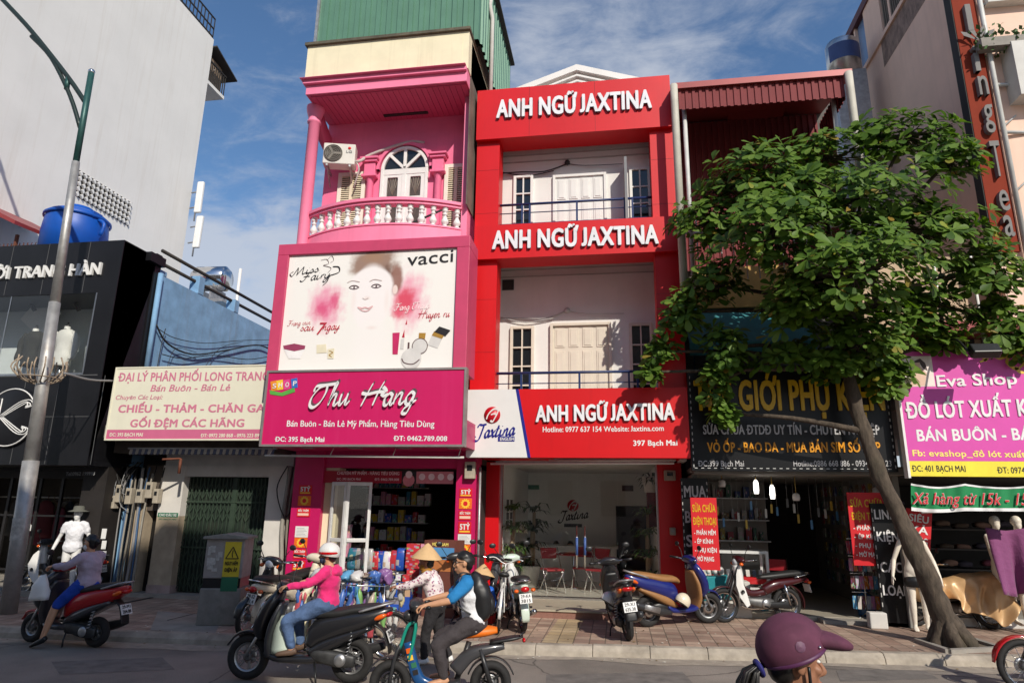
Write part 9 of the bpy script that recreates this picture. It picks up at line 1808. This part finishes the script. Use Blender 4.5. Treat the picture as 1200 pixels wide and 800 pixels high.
h = helmet_on(o, q, rot, PUR, PUR, tilt=-24, lo=-.24, dz=.056); obj('rim_trim', MB().lathe([(.122, -.038), (.129, -.031), (.122, -.024)], q(-.012, 0, .054), tuple(rot @ V((-.44, 0, 1))), 32), mat('dark_purple_trim', srgb(84, 40, 78), .5), h)
for x, y, z, r_ in ((-.02, -.119, .07, .020),):
    n_ = V((x*.7, y*1.3, (z-.05)*1.1)).normalized(); p = V((.134*n_.x-.01, .1185*n_.y, .1195*n_.z+.056)); obj('pale_decal', MB().lathe([(0, .003), (r_*.8, .002), (r_, 0)], q(*p), tuple(rot @ n_), 9).jitter(.002, 60), mat('worn_decal', srgb(106, 70, 94), .6, var=.3, scale=70), h)
obj('rivet', MB().ball(q(.055, -.106, .075), .006, 8), CHROME, h)
g = MB(); rnd = random.Random(5)
for i in range(70):
    j = lambda s_: V((rnd.uniform(-s_, s_), rnd.uniform(-s_, s_), 0)); a_ = j(.014); g.tube([q(-.12, 0, -.02)+a_*.6, q(-.165, 0, -.045)+a_*1.9, q(-.185, 0, -.14)+a_*2.3+j(.01), q(-.17, 0, -.26)+a_*1.8+j(.016), q(-.15, 0, -.33-rnd.uniform(0, .06))+j(.02)], [.006, .007, .007, .005, .001], 5, None, k=2)
obj('ponytail', g, HAIR, o); obj('hair_band', MB().torus(q(-.135, 0, -.032), .026, .010, tuple(rot @ V((-1, 0, -.5))), 18, 8), mat('navy_band', srgb(40, 40, 110), .7), o)
# mannequins
STD = lambda H, a=.12: dict(pel=(0, 0, .53*H), che=(0, 0, .70*H), nec=(-.01, 0, .82*H), hed=(.0, 0, .915*H), sh=[(0, .17, .785*H), (0, -.17, .785*H)], el=[(-.02, .17+a, .62*H), (-.02, -.17-a, .62*H)], wr=[(.06, .18+a*1.4, .475*H), (.06, -.18-a*1.4, .475*H)], hip=[(0, .08, .50*H), (0, -.08, .50*H)], kn=[(.02, .09, .28*H), (.02, -.09, .28*H)], an=[(0, .09, .05*H), (0, -.09, .05*H)], toe=[(.14, .10, .02), (.14, -.10, .02)])
def dummy(px, ytop, Y, zb, label, skin, rz=-90, H=None, **k):
    c = at(px, ytop, Y); H = H or (c.z-zb); o, q, rot = figure(label, (c.x, Y, zb), R_(rz), STD(H, k.pop('a', .12)), skin, cat='mannequin', name='mannequin', hair=False, face=False, curl=.15, vs=.013, **k); return o, q, rot, c
o, q, rot, c = dummy(93, 594, 12.35, SW+.1, 'white mannequin in a white tee and sun hat at the black shop entrance', MANW, -70, top=RAG, sleeve=.45)
obj('sun_hat', MB().lathe([(.0, .11), (.07, .11), (.095, .09), (.1, .03), (.19, .0), (.19, -.008), (.09, .02), (0, .09)], q(-.0, 0, .06), (0, 0, 1), 26), mat('olive_hat', (.12, .12, .10), .85), o)
o, q, rot, c = dummy(1064, 607, 12.6, SW+.0, 'bare cream mannequin in black shorts behind the tilted red banner', MANQ, -100); obj('black_shorts', vox(MB().loft([(0, 0, .46*1.5), (0, 0, .53*1.5), (0, 0, .575*1.5)], [(.165, .13), (.185, .145), (.15, .115)], 18, 2.4, None, 3, (0, 1, 0)), .015, 2), BLACK, o)
CAPE = mat('plum_cloth', srgb(126, 62, 108), .8, bump=.9, scale=11, var=.08, sheen=.25)
mm = []
for px, lb, y in ((1164, 'cream mannequin under the purple cloth, farther from the right edge', 12.95), (1189, 'cream mannequin under the purple cloth, closer to the right edge', 12.75)): mm.append(dummy(px, 601, y, SW+.1, lb, MANQ, -85, a=-.05)[3])
g = MB(); a_, b_ = mm[0], mm[1]; L0 = V((a_.x-.36, 12.62, a_.z-.24)); L1_ = V((b_.x+.55, 12.5, b_.z-.24)); nu, nv = 40, 16
for i in range(nu+1):
    for j in range(nv+1):
        u, v = i/nu, j/nv; p = L0.lerp(L1_, u); sag = .04*math.sin(u*math.pi*2)**2; p += V((.05*v*math.sin(u*9), -.07-.12*v-.10*math.sin(u*15+v)*(.15+v)-.05*math.sin(u*34+v*2)*v, -(sag+v*(.92+.12*math.sin(u*5+1))))); g.v.append(p)
g.f = [[i*(nv+1)+j, (i+1)*(nv+1)+j, (i+1)*(nv+1)+j+1, i*(nv+1)+j+1] for i in range(nu) for j in range(nv)]; g.mi = [0]*len(g.f); g.sm = [True]*len(g.f)
o = wobj('purple_cloth', g, CAPE, 'purple cloth draped over the two mannequins under the green banner', 'cloth'); o.modifiers.new('thick', 'SOLIDIFY').thickness = .008
# ================================================================== GOODS OF THE COSMETICS SHOP
rnd = random.Random(90); BT = [mat('bottle_%s' % n, c, .3) for n, c in (('white', (.72, .72, .72)), ('blue', (.02, .08, .42)), ('pink', (.7, .3, .42)), ('red', (.55, .04, .05)), ('yellow', (.6, .45, .04)), ('teal', (.03, .2, .3)), ('grey', (.4, .4, .4)))]
bt = MB().loft([(0, 0, 0), (0, 0, .02), (0, 0, .15), (0, 0, .2), (0, 0, .23), (0, 0, .26)], [(.05, .03), (.06, .038), (.06, .038), (.045, .03), (.018, .018), (.018, .018)], 12, 2.6, None, 2, (1, 0, 0)).tube([(.045, 0, .08), (.075, 0, .12), (.04, 0, .2)], .01, 6, k=3)
pk_ = MB().loft([(0, 0, 0), (0, 0, .1), (0, 0, .3), (0, 0, .36)], [(.1, .02), (.12, .06), (.11, .05), (.09, .01)], 12, 2.8, None, 2, (1, 0, 0)).jitter(.015, 11)
gx0, gx1 = at(402, 690, 12.85).x, at(470, 690, 12.85).x; zt2 = at(435, 688, 12.75).z
g = MB().box((gx0, 12.55, SW+.1), (gx1, 12.9, zt2)); wobj('goods_table', g, DWHITE, 'low table of detergent bottles in the cosmetics shop doorway', 'table'); g = MB().box((gx0, 12.95, SW+.1), (gx1, 13.3, zt2+.28)); wobj('goods_bench', g, DARK, 'taller dark bench of refill packs behind the bottle table', 'bench')
def good(nm, mbf, m, lb, grp, pos, s=1.): o = obj(nm, mbf, m, None, lb, nm.replace('_', ' '), grp); o.location = pos; o.rotation_euler.z = rnd.uniform(-.4, .4); o.scale = (s, s, s); return o
for r in range(2):
    for i in range(9): good('detergent_bottle', bt, BT[(0, 1, 0, 0, 2, 3, 0, 4, 1)[(i+r*4) % 9]], 'detergent bottle in the front rows of the cosmetics shop', 'detergent bottles in the doorway', (gx0+.07+i*(gx1-gx0-.14)/8, 12.63+r*.16, zt2), rnd.uniform(.9, 1.15))
for i in range(8): good('refill_pack', pk_, BT[(5, 6, 6, 3, 1, 0, 3, 1)[i]], 'standing refill pack behind the detergent bottles', 'refill packs behind the bottles', (gx0+.08+i*(gx1-gx0-.16)/7, 13.1, zt2+.28), rnd.uniform(.9, 1.2))
for i in range(14): good('tissue_pack', MB().box((-.13, -.1, 0), (.13, .1, .15)), BT[(3, 2, 3, 6)[i % 4]], 'tissue pack in the stacks right of the bottle table', 'stacked tissue packs', (gx1+.18+.27*(i % 2), 13.0, SW+.1+.152*(i//2)))
for i in range(9): good('soap_box', MB().box((-.08, -.08, 0), (.08, .08, .12)), BT[(1, 0, 3)[i % 3]], 'small soap box at the front edge of the bottle table', 'soap boxes', (gx0+.35+.13*i, 12.45, SW+.52)).rotation_euler.z = 0
g = MB().box((gx0+.25, 12.36, SW), (gx0+1.5, 12.53, SW+.51)); wobj('crate', g, BT[1], 'blue crate below the row of small soap boxes', 'crate')
sx = at(386, 640, 13.2).x
for k in range(4):
    z = SW+.15+k*.36; wobj('display_shelf', MB().box((sx-.32, 13.1, z-.02), (sx+.45, 13.4, z)), GALV, 'thin steel shelf of pink boxes behind the folded glass door, level %s from the floor' % ('one', 'two', 'three', 'four')[k], 'shelf')
    for i in range(6): good('cosmetics_box', MB().box((-.055, -.06, 0), (.055, .06, .26)), BT[2] if i % 3 else BT[0], 'cosmetics box on the steel shelves behind the glass door', 'boxes behind the glass door', (sx-.25+i*.125, 13.22, z)).rotation_euler.z = 0
for k in range(6):
    z = .5+k*.38; y = 14.6; g = MB().box((pl1+.05, y, z-.02), (pr0-1.1, y+.25, z)); wobj('back_shelf', g, GALV, 'long dim shelf at the back of the cosmetics shop, level %s from the floor' % ('one', 'two', 'three', 'four', 'five', 'six')[k], 'shelf')
    x = pl1+.15
    while x < pr0-1.2: w_ = rnd.uniform(.07, .16); good('product_box', MB().box((-w_/2, -.06, 0), (w_/2, .06, rnd.uniform(.16, .3))), BT[rnd.randrange(7)], 'product box on the long dim shelves of the cosmetics shop', 'boxes on the dim shelves', (x+w_/2, y+.12, z)).rotation_euler.z = 0; x += w_+.03
a_, b_ = at(500, 668, 12.1), at(541, 633, 12.1); c = thing('display_carton', 'brown and blue display carton beside the right magenta pillar', 'carton', ((a_.x+b_.x)/2, 12.1, SW), R_(-12)); w_ = (b_.x-a_.x)/2; h0, h1 = a_.z-SW, b_.z-SW
obj('case', MB().box((-w_, -.18, 0), (w_, .18, h1)), mat('maroon_card', (.16, .05, .035), .6), c); obj('printed_panel', MB().box((-w_+.03, -.186, h1-.32), (w_-.03, -.181, h1-.12)), mat('sky_print', srgb(90, 150, 200), .5), c); obj('printed_panel', MB().box((-w_+.03, -.186, h1-.52), (w_-.03, -.181, h1-.325)), mat('sand_print', srgb(190, 120, 70), .5), c); text('VIỆT NAM', -w_+.15, w_-.15, .05, (0, -.18, h1-.09), 'lettering', mat('pale_yellow_letters', (0, 0, 0)), c, bold=.03)
# yellow guide strip in the paving
v = gp(655, 748, SW); g = MB().quad((v.x-.22, curbY(v.x)+.17, SW+.004), (v.x+.22, curbY(v.x)+.17, SW+.004), (v.x+.28, 12.3, SW+.004), (v.x-.16, 12.3, SW+.004)); obj('paving_strip', g, brick_mat('yellow_paving', (.46, .34, .19), (.52, .40, .25), (.2, .15, .09), .23, .23, .009, off=0), kind='structure')
# printed labels on packaging
for m in MATS.values():
    if m.name.startswith(('bottle_', 'box_card', 'case_', 'carton_')) and m.node_tree.nodes.get('Principled BSDF'):
        t_ = m.node_tree; b_ = t_.nodes['Principled BSDF']; src = b_.inputs['Base Color'].links[0].from_socket; tc_ = t_.nodes.new('ShaderNodeTexCoord'); oi = t_.nodes.new('ShaderNodeObjectInfo'); ad = t_.nodes.new('ShaderNodeVectorMath'); t_.links.new(tc_.outputs['Generated'], ad.inputs[0]); t_.links.new(oi.outputs['Random'], ad.inputs[1])
        vo = t_.nodes.new('ShaderNodeTexVoronoi'); vo.distance = 'CHEBYCHEV'; vo.inputs['Scale'].default_value = 2.6; t_.links.new(ad.outputs[0], vo.inputs[0]); hs = t_.nodes.new('ShaderNodeHueSaturation'); hs.inputs[1].default_value = .8; hs.inputs[2].default_value = .7; t_.links.new(vo.outputs['Color'], hs.inputs['Color'])
        mr = t_.nodes.new('ShaderNodeMapRange'); mr.inputs[1].default_value = .30; mr.inputs[2].default_value = .32; mr.inputs[3].default_value = .75; mr.inputs[4].default_value = 0; t_.links.new(vo.outputs['Distance'], mr.inputs[0]); mx = t_.nodes.new('ShaderNodeMix'); mx.data_type = 'RGBA'; t_.links.new(mr.outputs[0], mx.inputs[0]); t_.links.new(src, mx.inputs[6]); t_.links.new(hs.outputs[0], mx.inputs[7]); t_.links.new(mx.outputs[2], b_.inputs['Base Color'])
